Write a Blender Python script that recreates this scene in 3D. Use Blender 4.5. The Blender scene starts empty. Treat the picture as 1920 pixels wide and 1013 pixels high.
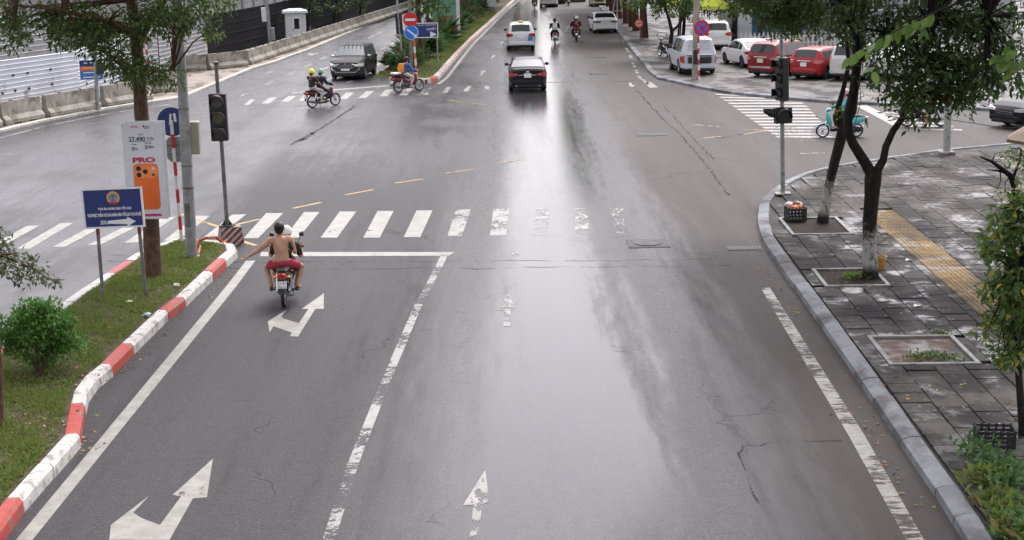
import bpy, bmesh, math, random
import numpy as np
from mathutils import Vector, Matrix, Euler

random.seed(7); RNG = np.random.default_rng(7)
rad = math.radians
SC = bpy.context.scene
COL = SC.collection

# ------------------------------------------------------------------ camera
F, CX, CY, CAMH = 2864.0, 960.0, 506.5, 7.3
cam = bpy.data.cameras.new('camera'); cam.sensor_width = 36; cam.lens = F / 1920 * 36
cam.clip_end = 3000; cam.clip_start = 0.3
camo = bpy.data.objects.new('camera', cam); COL.objects.link(camo)
camo.location = (0, 0, CAMH)
CROT = Matrix.Rotation(math.pi / 2 - rad(12.4), 3, 'X') @ Matrix.Rotation(rad(-1.2), 3, 'Z')
camo.rotation_euler = CROT.to_euler()
SC.camera = camo

# ------------------------------------------------------------------ world, sun, exposure
SUN_EL, SUN_AZ = 58, 25
w = bpy.data.worlds.new('World'); SC.world = w; w.use_nodes = True
wn = w.node_tree; wn.nodes.clear()
sky = wn.nodes.new('ShaderNodeTexSky'); sky.sky_type = 'NISHITA'; sky.sun_disc = False
sky.sun_elevation = rad(SUN_EL); sky.sun_rotation = rad(SUN_AZ); sky.dust_density = 4; sky.air_density = 1.2
hs = wn.nodes.new('ShaderNodeHueSaturation'); hs.inputs['Saturation'].default_value = 0.16
bg = wn.nodes.new('ShaderNodeBackground'); bg.inputs['Strength'].default_value = 0.15
wo = wn.nodes.new('ShaderNodeOutputWorld')
wn.links.new(sky.outputs[0], hs.inputs['Color']); tint = wn.nodes.new('ShaderNodeMix'); tint.data_type = 'RGBA'; tint.blend_type = 'MULTIPLY'; tint.inputs[0].default_value = 1; tint.inputs[7].default_value = (1, .965, 1.0, 1)
wn.links.new(hs.outputs[0], tint.inputs[6]); wn.links.new(tint.outputs[2], bg.inputs['Color']); wn.links.new(bg.outputs[0], wo.inputs[0])
sl = bpy.data.lights.new('sun', 'SUN'); sl.energy = 0.5; sl.angle = rad(25); sl.color = (1, .97, .93)
so = bpy.data.objects.new('sun', sl); COL.objects.link(so)
so.rotation_euler = (rad(90 - SUN_EL), 0, rad(180 - SUN_AZ)); so.location = (0, 60, 40)
SC.view_settings.view_transform = 'Standard'; SC.view_settings.look = 'None'
SC.view_settings.gamma = 1; SC.view_settings.use_curve_mapping = False
SC.view_settings.exposure = 1.25

# ------------------------------------------------------------------ pixel -> place
def ray(px, py):
    return CROT @ Vector(((px - CX) / F, -(py - CY) / F, -1))
def G(px, py, z=0.0):                     # where the line of sight meets the ground (or a level z)
    d = ray(px, py); t = (z - CAMH) / d.z
    return Vector((d.x * t, d.y * t, z))
def V(px, py, Y):                         # where it meets the upright plane through Y
    d = ray(px, py); t = Y / d.y
    return Vector((d.x * t, Y, CAMH + d.z * t))

# ------------------------------------------------------------------ materials
def nd(nt, typ, ins=None, **props):
    n = nt.nodes.new(typ)
    for k, v in props.items(): setattr(n, k, v)
    for k, v in (ins or {}).items():
        s = n.inputs[k]
        if isinstance(v, bpy.types.NodeSocket): nt.links.new(v, s)
        else: s.default_value = v
    return n
def c4(c): return (c[0], c[1], c[2], 1)
def newmat(name):
    m = bpy.data.materials.new(name); m.use_nodes = True
    nt = m.node_tree; nt.nodes.clear()
    out = nt.nodes.new('ShaderNodeOutputMaterial'); b = nt.nodes.new('ShaderNodeBsdfPrincipled')
    nt.links.new(b.outputs[0], out.inputs[0])
    return m, nt, b
def mth(nt, op, a, b=0.0, clamp=False):
    n = nd(nt, 'ShaderNodeMath', operation=op, use_clamp=clamp)
    for i, v in enumerate((a, b)):
        if isinstance(v, bpy.types.NodeSocket): nt.links.new(v, n.inputs[i])
        else: n.inputs[i].default_value = v
    return n.outputs[0]
def mixc(nt, f, a, b, blend='MIX'):
    n = nd(nt, 'ShaderNodeMix', data_type='RGBA', blend_type=blend)
    for i, v in ((0, f), (6, a), (7, b)):
        if isinstance(v, bpy.types.NodeSocket): nt.links.new(v, n.inputs[i])
        else: n.inputs[i].default_value = v if i == 0 else c4(v)
    return n.outputs[2]
def ramp(nt, f, lo, hi, a=0.0, b=1.0):
    n = nd(nt, 'ShaderNodeMapRange', {'Value': f, 'From Min': lo, 'From Max': hi, 'To Min': a, 'To Max': b})
    n.interpolation_type = 'SMOOTHSTEP'
    return n.outputs[0]
def noise(nt, vec, scale, detail=3, rough=.55):
    return nd(nt, 'ShaderNodeTexNoise', {'Vector': vec, 'Scale': scale, 'Detail': detail, 'Roughness': rough}).outputs[0]
def scaled(nt, vec, s):
    return nd(nt, 'ShaderNodeMapping', {'Vector': vec, 'Scale': s}).outputs[0]

MATS = {}
def mat(name, col, rough=.6, metal=0., var=.15, nscale=6., bump=0., bscale=40., rnd=0., coat=0., spec=.5, dirt=None, dirt_amt=0., dscale=3.):
    if name in MATS: return MATS[name]
    m, nt, b = newmat(name)
    tc = nd(nt, 'ShaderNodeTexCoord').outputs['Object']
    n = noise(nt, tc, nscale, 4)
    lo = [max(0, x * (1 - var)) for x in col]; hi = [min(1, x * (1 + var)) for x in col]
    c = mixc(nt, ramp(nt, n, .3, .7), lo, hi)
    if dirt is not None:
        dn = noise(nt, tc, dscale, 6, .65)
        c = mixc(nt, ramp(nt, dn, .62 - dirt_amt * .4, .72 - dirt_amt * .2), c, dirt)
    if rnd:
        r = nd(nt, 'ShaderNodeObjectInfo').outputs['Random']
        hsv = nd(nt, 'ShaderNodeHueSaturation', {'Color': c, 'Value': ramp(nt, r, 0, 1, 1 - rnd, 1 + rnd)})
        c = hsv.outputs[0]
    nt.links.new(c, b.inputs['Base Color'])
    b.inputs['Roughness'].default_value = rough; b.inputs['Metallic'].default_value = metal
    b.inputs['Coat Weight'].default_value = coat; b.inputs['Coat Roughness'].default_value = .06
    b.inputs['Specular IOR Level'].default_value = spec
    if bump:
        bn = nd(nt, 'ShaderNodeBump', {'Height': noise(nt, tc, bscale, 4), 'Strength': bump, 'Distance': .02})
        nt.links.new(bn.outputs[0], b.inputs['Normal'])
    MATS[name] = m
    return m

def paint_mat(name, col, r=.34):
    return mat(name, col, r, 0, .03, 2, coat=.3 if max(col) > .08 else .08, spec=.35 if max(col) > .08 else .2)
def glass_mat(name, col=(.012, .014, .016)):
    return mat(name, col, .06, 0, .05, 2, spec=.8)

def road_material():
    m, nt, b = newmat('wet_asphalt')
    pos = nd(nt, 'ShaderNodeNewGeometry').outputs['Position']
    sx = nd(nt, 'ShaderNodeSeparateXYZ', {'Vector': pos})
    X, Y = sx.outputs[0], sx.outputs[1]
    s1 = noise(nt, scaled(nt, pos, (1, .05, 1)), 1.1, 6, .65); s2 = noise(nt, scaled(nt, pos, (1, .16, 1)), 4.5, 5, .7)
    streak = mth(nt, 'ADD', mth(nt, 'MULTIPLY', s1, .68), mth(nt, 'MULTIPLY', s2, .32))
    blot = noise(nt, scaled(nt, pos, (1, .5, 1)), .42, 5, .6)
    fine = noise(nt, pos, 55, 3, .7)
    grain = noise(nt, pos, 24, 2, .8)
    mid = noise(nt, pos, 6, 5, .65)
    # water film on the smooth crown of the carriageway, textured aggregate beside it;
    # the open junction and the other carriageway lie wetter than the worn near lanes
    dev = mth(nt, 'SUBTRACT', streak, .5)
    cx = mth(nt, 'ABSOLUTE', mth(nt, 'SUBTRACT', X, mth(nt, 'ADD', .6, mth(nt, 'MULTIPLY', Y, .012))))
    film = ramp(nt, mth(nt, 'ADD', cx, mth(nt, 'MULTIPLY', dev, 2.2)), .2, 4.2, 1, 0)
    far = ramp(nt, mth(nt, 'ADD', Y, mth(nt, 'MULTIPLY', dev, 30)), 38, 58, 0, .6)
    left = ramp(nt, mth(nt, 'ADD', X, mth(nt, 'MULTIPLY', dev, 3)), -8.8, -6.6, .7, 0)
    wet = mth(nt, 'MULTIPLY', mth(nt, 'MAXIMUM', far, left), ramp(nt, mth(nt, 'ADD', mth(nt, 'MULTIPLY', blot, .4), mth(nt, 'MULTIPLY', streak, .6)), .38, .58, .55, 1))
    film = mth(nt, 'MAXIMUM', film, wet)
    film = mth(nt, 'MULTIPLY', film, ramp(nt, mth(nt, 'ADD', X, mth(nt, 'MULTIPLY', dev, 4)), 3.0, 5.4, 1, .22))
    c = mixc(nt, ramp(nt, mid, .3, .7), (.024, .0225, .0255), (.045, .042, .046))
    c = mixc(nt, ramp(nt, fine, .58, .72), c, (.105, .10, .10))
    c = mixc(nt, ramp(nt, grain, .56, .72, 0, .55), c, (.15, .142, .15))
    c = mixc(nt, ramp(nt, streak, .53, .66, 0, .7), c, (.018, .017, .019))
    dirt = mth(nt, 'MULTIPLY', ramp(nt, mth(nt, 'ADD', X, mth(nt, 'MULTIPLY', dev, 3)), 2.6, 4.8), ramp(nt, blot, .25, .55, .45, 1))
    c = mixc(nt, mth(nt, 'MULTIPLY', dirt, .85), c, (.040, .029, .024))
    vor = nd(nt, 'ShaderNodeTexVoronoi', {'Vector': nd(nt, 'ShaderNodeVectorMath', {0: scaled(nt, pos, (1, .45, 1)), 1: nd(nt, 'ShaderNodeVectorMath', {0: nd(nt, 'ShaderNodeTexNoise', {'Vector': pos, 'Scale': 1.1, 'Detail': 5.}).outputs['Color'], 1: (1.3, 1.3, 0)}, operation='MULTIPLY').outputs[0]}, operation='ADD').outputs[0], 'Scale': .22}, feature='DISTANCE_TO_EDGE')
    crack = mth(nt, 'MULTIPLY', ramp(nt, vor.outputs['Distance'], .0, .007, 1, 0), ramp(nt, noise(nt, pos, .25, 3), .5, .58))
    c = mixc(nt, mth(nt, 'MULTIPLY', crack, .8), c, (.012, .012, .013))
    nt.links.new(c, b.inputs['Base Color'])
    r = mth(nt, 'ADD', ramp(nt, film, 0, 1, .68, .13), mth(nt, 'MULTIPLY', mth(nt, 'SUBTRACT', mid, .5), .22))
    r = mth(nt, 'ADD', r, mth(nt, 'MULTIPLY', mth(nt, 'SUBTRACT', streak, .5), .3))
    xd = mth(nt, 'ADD', X, mth(nt, 'MULTIPLY', dev, 4))
    coarse = mth(nt, 'MULTIPLY', mth(nt, 'MULTIPLY', ramp(nt, xd, 1.7, 2.7), ramp(nt, xd, 3.5, 4.6, 1, 0)), ramp(nt, Y, 34, 44, 1, 0))   # open-textured strip full of water
    r = mth(nt, 'SUBTRACT', r, mth(nt, 'MULTIPLY', coarse, .12), True)
    nt.links.new(r, b.inputs['Roughness'])
    b.inputs['Specular IOR Level'].default_value = .5; b.inputs['IOR'].default_value = 1.42
    h = mth(nt, 'ADD', mth(nt, 'MULTIPLY', fine, .5), mth(nt, 'MULTIPLY', grain, 1.3))
    h = mth(nt, 'SUBTRACT', h, mth(nt, 'MULTIPLY', crack, 1.2))
    bn = nd(nt, 'ShaderNodeBump', {'Height': h, 'Strength': mth(nt, 'ADD', ramp(nt, film, 0, 1, .75, .06), mth(nt, 'MULTIPLY', coarse, .45)), 'Distance': .014})
    nt.links.new(bn.outputs[0], b.inputs['Normal'])
    return m

def marking_material(name, col, wear, under=(.05, .049, .051), stretch=(1, .35, 1)):
    m, nt, b = newmat(name)
    pos = nd(nt, 'ShaderNodeNewGeometry').outputs['Position']
    n = noise(nt, scaled(nt, pos, stretch), 9, 8, .78)
    big = noise(nt, pos, .9, 3, .6)
    f = mth(nt, 'ADD', mth(nt, 'MULTIPLY', n, .7), mth(nt, 'MULTIPLY', big, .5))
    k = .78 - wear * .42
    mask = ramp(nt, f, k - .02, k + .07)
    grime = mth(nt, 'MULTIPLY', ramp(nt, noise(nt, pos, 3, 6, .7), .35, .7, .25, 1.0), ramp(nt, noise(nt, pos, 40, 3, .8), .3, .6, .45, 1.0))
    pc = mixc(nt, grime, [x * .52 for x in col], col)
    nt.links.new(pc, b.inputs['Base Color'])
    tr = nd(nt, 'ShaderNodeBsdfTransparent'); mx = nd(nt, 'ShaderNodeMixShader', {0: mask, 1: b.outputs[0], 2: tr.outputs[0]})   # worn through to the asphalt below
    nt.links.new(mx.outputs[0], [n_ for n_ in nt.nodes if n_.type == 'OUTPUT_MATERIAL'][0].inputs[0])
    b.inputs['Roughness'].default_value = .42
    bn = nd(nt, 'ShaderNodeBump', {'Height': noise(nt, pos, 60, 3), 'Strength': .3, 'Distance': .01})
    nt.links.new(bn.outputs[0], b.inputs['Normal'])
    return m

def paver_material(name, lo, hi, rnd=.25, rmin=.12, rmax=.55, stain=(.03, .028, .027), brick=None, joint=(.02, .02, .02)):
    m, nt, b = newmat(name)
    pos = nd(nt, 'ShaderNodeNewGeometry').outputs['Position']
    n = noise(nt, pos, 1.3, 6, .68); p = noise(nt, scaled(nt, pos, (1, .6, 1)), .75, 5, .62); g = noise(nt, pos, 26, 4, .7)
    c = mixc(nt, ramp(nt, n, .3, .72), lo, hi)
    c = mixc(nt, ramp(nt, g, .5, .75, 0, .35), c, [x * 1.5 for x in hi])
    c = mixc(nt, ramp(nt, p, .47, .6), c, stain)
    r = nd(nt, 'ShaderNodeObjectInfo').outputs['Random']
    if brick:
        bt = nd(nt, 'ShaderNodeTexBrick', {'Vector': pos, 'Color1': c4((.75,) * 3), 'Color2': c4((1.15,) * 3), 'Mortar': c4((.3,) * 3), 'Scale': 1.0, 'Mortar Size': .012, 'Brick Width': brick[0], 'Row Height': brick[1]})
        c = mixc(nt, 1.0, c, bt.outputs[0], 'MULTIPLY')
    hsv = nd(nt, 'ShaderNodeHueSaturation', {'Color': c, 'Value': ramp(nt, r, 0, 1, 1 - rnd, 1 + rnd)})
    nt.links.new(hsv.outputs[0], b.inputs['Base Color'])
    wv = mth(nt, 'ADD', mth(nt, 'ADD', mth(nt, 'MULTIPLY', p, .45), mth(nt, 'MULTIPLY', n, .35)), mth(nt, 'ADD', mth(nt, 'MULTIPLY', noise(nt, pos, 5, 5, .7), .2), mth(nt, 'MULTIPLY', r, .06)))
    rr = ramp(nt, wv, .43, .535, rmin, rmax)
    nt.links.new(rr, b.inputs['Roughness'])
    bn = nd(nt, 'ShaderNodeBump', {'Height': mth(nt, 'ADD', g, mth(nt, 'MULTIPLY', n, .6)), 'Strength': .3, 'Distance': .01})
    nt.links.new(bn.outputs[0], b.inputs['Normal']); b.inputs['Specular IOR Level'].default_value = .3
    return m

def leaf_material(name, lo, hi, trans=.35, rough=.42, odd=None, odd_amt=.05):
    m = bpy.data.materials.new(name); m.use_nodes = True
    nt = m.node_tree; nt.nodes.clear()
    out = nt.nodes.new('ShaderNodeOutputMaterial')
    ri = nd(nt, 'ShaderNodeNewGeometry').outputs['Random Per Island']
    c = mixc(nt, ri, lo, hi)
    if odd: c = mixc(nt, mth(nt, 'GREATER_THAN', mth(nt, 'FRACT', mth(nt, 'MULTIPLY', ri, 37.3)), 1 - odd_amt), c, odd)
    pb = nd(nt, 'ShaderNodeBsdfPrincipled', {'Base Color': c, 'Roughness': rough, 'Specular IOR Level': .4})
    tr = nd(nt, 'ShaderNodeBsdfTranslucent', {'Color': mixc(nt, .5, c, [min(1, x * 1.7) for x in hi])})
    mx = nd(nt, 'ShaderNodeMixShader', {0: trans, 1: pb.outputs[0], 2: tr.outputs[0]})
    nt.links.new(mx.outputs[0], out.inputs[0])
    return m

def bark_material(name, lo, hi, lime=None, lime_h=1.2):
    m, nt, b = newmat(name)
    tc = nd(nt, 'ShaderNodeTexCoord').outputs['Object']
    n = noise(nt, scaled(nt, tc, (1, 1, .35)), 14, 6, .7)
    c = mixc(nt, ramp(nt, n, .35, .7), lo, hi)
    if lime:
        z = nd(nt, 'ShaderNodeSeparateXYZ', {'Vector': tc}).outputs[2]
        k = mth(nt, 'ADD', z, mth(nt, 'MULTIPLY', noise(nt, tc, 9, 6, .7), 1.6))
        mk = mth(nt, 'MULTIPLY', ramp(nt, k, lime_h + .55, lime_h + .95, 1, 0), ramp(nt, noise(nt, scaled(nt, tc, (1, 1, .4)), 13, 6, .75), .36, .5))
        mk = mth(nt, 'MULTIPLY', mk, ramp(nt, z, .1, .35))
        c = mixc(nt, mk, c, lime)
    nt.links.new(c, b.inputs['Base Color']); b.inputs['Roughness'].default_value = .75; b.inputs['Specular IOR Level'].default_value = .25
    bn = nd(nt, 'ShaderNodeBump', {'Height': n, 'Strength': 1.0, 'Distance': .04})
    nt.links.new(bn.outputs[0], b.inputs['Normal'])
    return m

# ------------------------------------------------------------------ mesh helpers
class MB:
    def __init__(s): s.v = []; s.f = []
    def add(s, vs, fs, M=None):
        o = len(s.v)
        s.v += [tuple(M @ Vector(p)) if M is not None else tuple(p) for p in vs]
        s.f += [tuple(i + o for i in f) for f in fs]
        return s
    def box(s, c, d, M=None, bev=0., rot=None):
        x, y, z = d[0] / 2, d[1] / 2, d[2] / 2
        T = Matrix.Translation(c)
        if rot is not None: T = T @ Euler(rot).to_matrix().to_4x4()
        if M is not None: T = M @ T
        if bev <= 0:
            vs = [(a * x, b * y, e * z) for e in (-1, 1) for a, b in ((-1, -1), (1, -1), (1, 1), (-1, 1))]
            return s.add(vs, [(3, 2, 1, 0), (4, 5, 6, 7), (0, 1, 5, 4), (1, 2, 6, 5), (2, 3, 7, 6), (3, 0, 4, 7)], T)
        k = bev; vs = []; fs = []
        def ring(hx, hy, hz):
            b = min(k, hx * .9, hy * .9)
            return [(-hx + b, -hy, hz), (hx - b, -hy, hz), (hx, -hy + b, hz), (hx, hy - b, hz), (hx - b, hy, hz), (-hx + b, hy, hz), (-hx, hy - b, hz), (-hx, -hy + b, hz)]
        for hx, hy, hz in ((x - k, y - k, -z), (x, y, -z + k), (x, y, z - k), (x - k, y - k, z)): vs += ring(hx, hy, hz)
        fs.append(tuple(range(7, -1, -1))); fs.append(tuple(range(24, 32)))
        for r in range(3):
            for i in range(8):
                j = (i + 1) % 8; fs.append((r * 8 + i, r * 8 + j, r * 8 + 8 + j, r * 8 + 8 + i))
        return s.add(vs, fs, T)
    def tube(s, pts, rs, n=8, M=None, cap=True, jit=0.):
        pts = [Vector(p) for p in pts]
        if not hasattr(rs, '__len__'): rs = [rs] * len(pts)
        vs = []; fs = []; u = None
        for i, p in enumerate(pts):
            t = (pts[min(i + 1, len(pts) - 1)] - pts[max(i - 1, 0)]).normalized()
            if u is None: u = t.orthogonal().normalized()
            u = (u - t * u.dot(t)).normalized(); w_ = t.cross(u)
            for k in range(n):
                a = 2 * math.pi * k / n; r = rs[i] * (1 + jit * random.uniform(-1, 1))
                vs.append(p + (u * math.cos(a) + w_ * math.sin(a)) * r)
        for i in range(len(pts) - 1):
            for k in range(n):
                j = (k + 1) % n; fs.append((i * n + k, i * n + j, i * n + n + j, i * n + n + k))
        if cap: fs.append(tuple(range(n - 1, -1, -1))); fs.append(tuple(range((len(pts) - 1) * n, len(pts) * n)))
        return s.add(vs, fs, M)
    def lathe(s, prof, n=16, M=None, cap=True):          # profile (r, z) about z
        vs = []; fs = []
        for r, z in prof:
            for k in range(n):
                a = 2 * math.pi * k / n; vs.append((r * math.cos(a), r * math.sin(a), z))
        for i in range(len(prof) - 1):
            for k in range(n):
                j = (k + 1) % n; fs.append((i * n + k, i * n + j, i * n + n + j, i * n + n + k))
        if cap: fs.append(tuple(range(n - 1, -1, -1))); fs.append(tuple(range((len(prof) - 1) * n, len(prof) * n)))
        return s.add(vs, fs, M)
    def loft(s, secs, n=12, M=None, pw=2.6, axis='Y'):   # (y, halfwidth, zlow, zhigh[, xoff])
        vs = []; fs = []
        for sc_ in secs:
            y, hw, zl, zh = sc_[:4]; xo = sc_[4] if len(sc_) > 4 else 0
            for k in range(n):
                a = 2 * math.pi * k / n; ca, sa = math.cos(a), math.sin(a)
                px = xo + hw * math.copysign(abs(ca) ** (2 / pw), ca); pz = (zl + zh) / 2 + (zh - zl) / 2 * math.copysign(abs(sa) ** (2 / pw), sa)
                vs.append((px, y, pz) if axis == 'Y' else ((px, pz, y) if axis == 'Z' else (y, px, pz)))
        for i in range(len(secs) - 1):
            for k in range(n):
                j = (k + 1) % n; fs.append((i * n + k, i * n + j, i * n + n + j, i * n + n + k))
        fs.append(tuple(range(n - 1, -1, -1))); fs.append(tuple(range((len(secs) - 1) * n, len(secs) * n)))
        return s.add(vs, fs, M)
    def prism(s, poly, z0, z1, M=None):                  # polygon in xy, extruded in z
        n = len(poly)
        vs = [(p[0], p[1], z0) for p in poly] + [(p[0], p[1], z1) for p in poly]
        fs = [tuple(range(n - 1, -1, -1)), tuple(range(n, 2 * n))] + [(i, (i + 1) % n, n + (i + 1) % n, n + i) for i in range(n)]
        return s.add(vs, fs, M)
    def ball(s, c, r, M=None, nu=12, nv=8):
        if not hasattr(r, '__len__'): r = (r, r, r)
        vs = [(c[0], c[1], c[2] - r[2])]; fs = []
        for j in range(1, nv):
            b = -math.pi / 2 + math.pi * j / nv
            for i in range(nu):
                a = 2 * math.pi * i / nu
                vs.append((c[0] + r[0] * math.cos(b) * math.cos(a), c[1] + r[1] * math.cos(b) * math.sin(a), c[2] + r[2] * math.sin(b)))
        vs.append((c[0], c[1], c[2] + r[2])); t = len(vs) - 1
        for i in range(nu):
            k = (i + 1) % nu; fs.append((0, 1 + k, 1 + i)); fs.append((t, t - nu + i, t - nu + k))
        for j in range(nv - 2):
            for i in range(nu):
                k = (i + 1) % nu; a = 1 + j * nu; fs.append((a + i, a + k, a + nu + k, a + nu + i))
        return s.add(vs, fs, M)
    def mesh(s, name, smooth=35):
        me = bpy.data.meshes.new(name); me.from_pydata(s.v, [], s.f); me.update()
        bm = bmesh.new(); bm.from_mesh(me); bmesh.ops.recalc_face_normals(bm, faces=bm.faces); bm.to_mesh(me); bm.free()
        if smooth:
            me.shade_smooth()
            try: me.set_sharp_from_angle(angle=rad(smooth))
            except Exception: pass
        return me
    def build(s, name, m, parent=None, smooth=35):
        return link(name, s.mesh(name, smooth), m, parent)

def link(name, me, m=None, parent=None):
    o = bpy.data.objects.new(name, me); COL.objects.link(o)
    if m is not None and me is not None and not me.materials: me.materials.append(m)
    if parent is not None: o.parent = parent
    return o
def tag(o, label=None, cat=None, group=None, kind=None):
    for k, v in (('label', label), ('category', cat), ('group', group), ('kind', kind)):
        if v: o[k] = v
    return o
def thing(name, label, cat, loc=(0, 0, 0), rz=0., group=None):
    o = bpy.data.objects.new(name, None); COL.objects.link(o); o.empty_display_size = .2
    o.location = loc; o.rotation_euler = (0, 0, rz)
    return tag(o, label, cat, group)
def dup(src, parent=None):
    c = src.copy(); COL.objects.link(c)
    if parent is not None: c.parent = parent
    for ch in list(src.children): dup(ch, c)
    return c
def quads_mesh(name, vs, k=4):
    """vs (N,k,3): N separate faces of k corners."""
    n = vs.shape[0]; me = bpy.data.meshes.new(name)
    me.vertices.add(n * k); me.vertices.foreach_set('co', vs.reshape(-1).astype(np.float32))
    me.loops.add(n * k); me.loops.foreach_set('vertex_index', np.arange(n * k, dtype=np.int32))
    me.polygons.add(n); me.polygons.foreach_set('loop_start', np.arange(0, n * k, k, dtype=np.int32))
    try: me.polygons.foreach_set('loop_total', np.full(n, k, dtype=np.int32))
    except Exception: pass
    me.update(calc_edges=True); me.validate()
    return me
def unit(a): return a / np.maximum(np.linalg.norm(a, axis=1, keepdims=True), 1e-6)
def leaf_quads(c, d, ln, wd, fold=.25, up=None, six=False):
    """leaves at points c along directions d; each a folded four-corner blade."""
    n = len(c); d = unit(d)
    nrm = unit(np.cross(d, RNG.normal(size=(n, 3)) if up is None else up + RNG.normal(size=(n, 3)) * .35))
    s2 = nrm; up2 = np.cross(s2, d)
    ln = ln * RNG.uniform(.7, 1.25, (n, 1)); wd = wd * RNG.uniform(.75, 1.2, (n, 1))
    if six:
        q = np.empty((n, 8, 3))
        for i, (a, b, e) in enumerate(((0, 0, 0), (.16, .36, .5), (.45, .5, 1), (.78, .3, .4), (1, 0, -.9), (.78, -.3, .4), (.45, -.5, 1), (.16, -.36, .5))):
            q[:, i] = c + d * ln * a + s2 * wd * b + up2 * wd * fold * e
        return q
    q = np.empty((n, 4, 3))
    q[:, 0] = c; q[:, 1] = c + d * ln * .48 + s2 * wd * .5 + up2 * wd * fold; q[:, 2] = c + d * ln - up2 * wd * fold * .5; q[:, 3] = c + d * ln * .48 - s2 * wd * .5 + up2 * wd * fold
    return q
def text_mesh(body, name='lettering', w=None, h=None, space=1., bold=0.):
    cu = bpy.data.curves.new('t', 'FONT'); cu.body = body; cu.align_x = 'CENTER'; cu.align_y = 'CENTER'; cu.extrude = .002; cu.space_character = space
    cu.offset = bold
    ob = bpy.data.objects.new('t', cu); COL.objects.link(ob)
    dg = bpy.context.evaluated_depsgraph_get(); me = bpy.data.meshes.new_from_object(ob.evaluated_get(dg))
    bpy.data.objects.remove(ob); bpy.data.curves.remove(cu)
    co = np.empty(len(me.vertices) * 3); me.vertices.foreach_get('co', co); co = co.reshape(-1, 3)
    mn, mx = co.min(0), co.max(0); co -= (mn + mx) / 2; sz = mx - mn
    sx = w / sz[0] if w else None; sy = h / sz[1] if h else None
    sx = sx or sy; sy = sy or sx
    out = np.stack([co[:, 0] * sx, -co[:, 2], co[:, 1] * sy], 1)   # upright, read from -Y
    me.vertices.foreach_set('co', out.reshape(-1)); me.update(); me.name = name
    return me
def lettering(body, u, v, w, h, m, parent, y=-.012, bold=0., name='lettering'):
    o = link(name, text_mesh(body, name, w, h, bold=bold), m, parent); o.location = (u, y, v)
    return o
# ================================================================== THE SETTING
ASPHALT = road_material()
WHITE = marking_material('road_paint_white', (.38, .365, .33), .17)
WHITE_W = marking_material('road_paint_white_worn', (.38, .37, .345), .42)
WHITE_H = marking_material('road_paint_white_half_gone', (.38, .37, .345), .52)
WHITE_VW = marking_material('road_paint_white_faint', (.40, .395, .37), .57)
YELLOW = marking_material('road_paint_yellow', (.46, .30, .085), .25)
YELLOW_W = marking_material('road_paint_yellow_worn', (.42, .28, .09), .45)
PAVER = paver_material('grey_stone_paver', (.024, .021, .020), (.062, .055, .052), .45, .1, .85, stain=(.015, .0125, .0115))
PAVER_BED = paver_material('paver_bed', (.03, .029, .028), (.06, .057, .055), 0, .4, .8)
PAVER_FAR = paver_material('far_pavers', (.075, .07, .068), (.17, .155, .15), 0, .35, .75, stain=(.04, .037, .035), brick=(.6, .35))
TACT = paver_material('yellow_tactile_tile', (.14, .088, .03), (.25, .16, .057), .2, .35, .8, stain=(.09, .06, .026))
KERB_G = paver_material('grey_kerb_stone', (.13, .135, .145), (.25, .26, .275), .12, .4, .75, stain=(.10, .10, .105))
CONC = mat('concrete', (.30, .28, .25), .75, var=.25, nscale=2.5, bump=.3, dirt=(.13, .11, .09), dirt_amt=.25)
STRIP = paver_material('site_pavement', (.20, .17, .14), (.34, .30, .26), 0, .35, .7, stain=(.12, .09, .07))
SOIL = mat('wet_soil', (.026, .018, .013), .85, spec=.2, var=.4, nscale=9, bump=.8, bscale=14)
KWHITE = mat('kerb_white_paint', (.56, .55, .52), .5, var=.1, nscale=5, bump=.3, dirt=(.24, .22, .19), dirt_amt=.34, dscale=4.5)
KRED = mat('kerb_red_paint', (.42, .05, .04), .5, var=.15, nscale=5, bump=.3, dirt=(.24, .12, .095), dirt_amt=.36, dscale=5)
GREENBED = mat('turf_bed', (.06, .045, .025), .9, var=.5, nscale=4, bump=.5, dirt=(.07, .045, .025), dirt_amt=.3)

g = MB(); g.add([(-1500, -300, -.05), (1500, -300, -.05), (1500, 2500, -.05), (-1500, 2500, -.05)], [(0, 1, 2, 3)])
tag(g.build('ground', mat('far_ground', (.12, .11, .1), .9), None, 0), kind='structure')
g = MB(); g.add([(-70, -30, 0), (90, -30, 0), (90, 420, 0), (-70, 420, 0)], [(0, 1, 2, 3)])
ROAD = tag(g.build('road', ASPHALT, None, 0), 'wet dark asphalt carriageway with pale sheen', kind='structure')

def PG(pts, z=0.): return [G(a, b, z) for a, b in pts]
def mark(name, pts, m, z=.004, par=None):
    P_ = [Vector((p[0], p[1], z)) for p in (PG(pts) if not isinstance(pts[0], Vector) else pts)]
    o = MB().add(P_, [tuple(range(len(P_)))]).build(name, m, par or ROAD, 0)
    return o
def band(name, px, wd, m, z=.004, seg=None):
    """painted line of real width wd along a run of photo points"""
    P_ = [Vector((p.x, p.y, z)) for p in PG(px)]; vs = []; fs = []
    for i, p in enumerate(P_):
        t = (P_[min(i + 1, len(P_) - 1)] - P_[max(i - 1, 0)]).normalized(); n = Vector((-t.y, t.x, 0)) * wd / 2
        vs += [p + n, p - n]
    for i in range(len(P_) - 1): fs.append((2 * i, 2 * i + 1, 2 * i + 3, 2 * i + 2))
    return MB().add(vs, fs).build(name, m, ROAD, 0)

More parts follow.
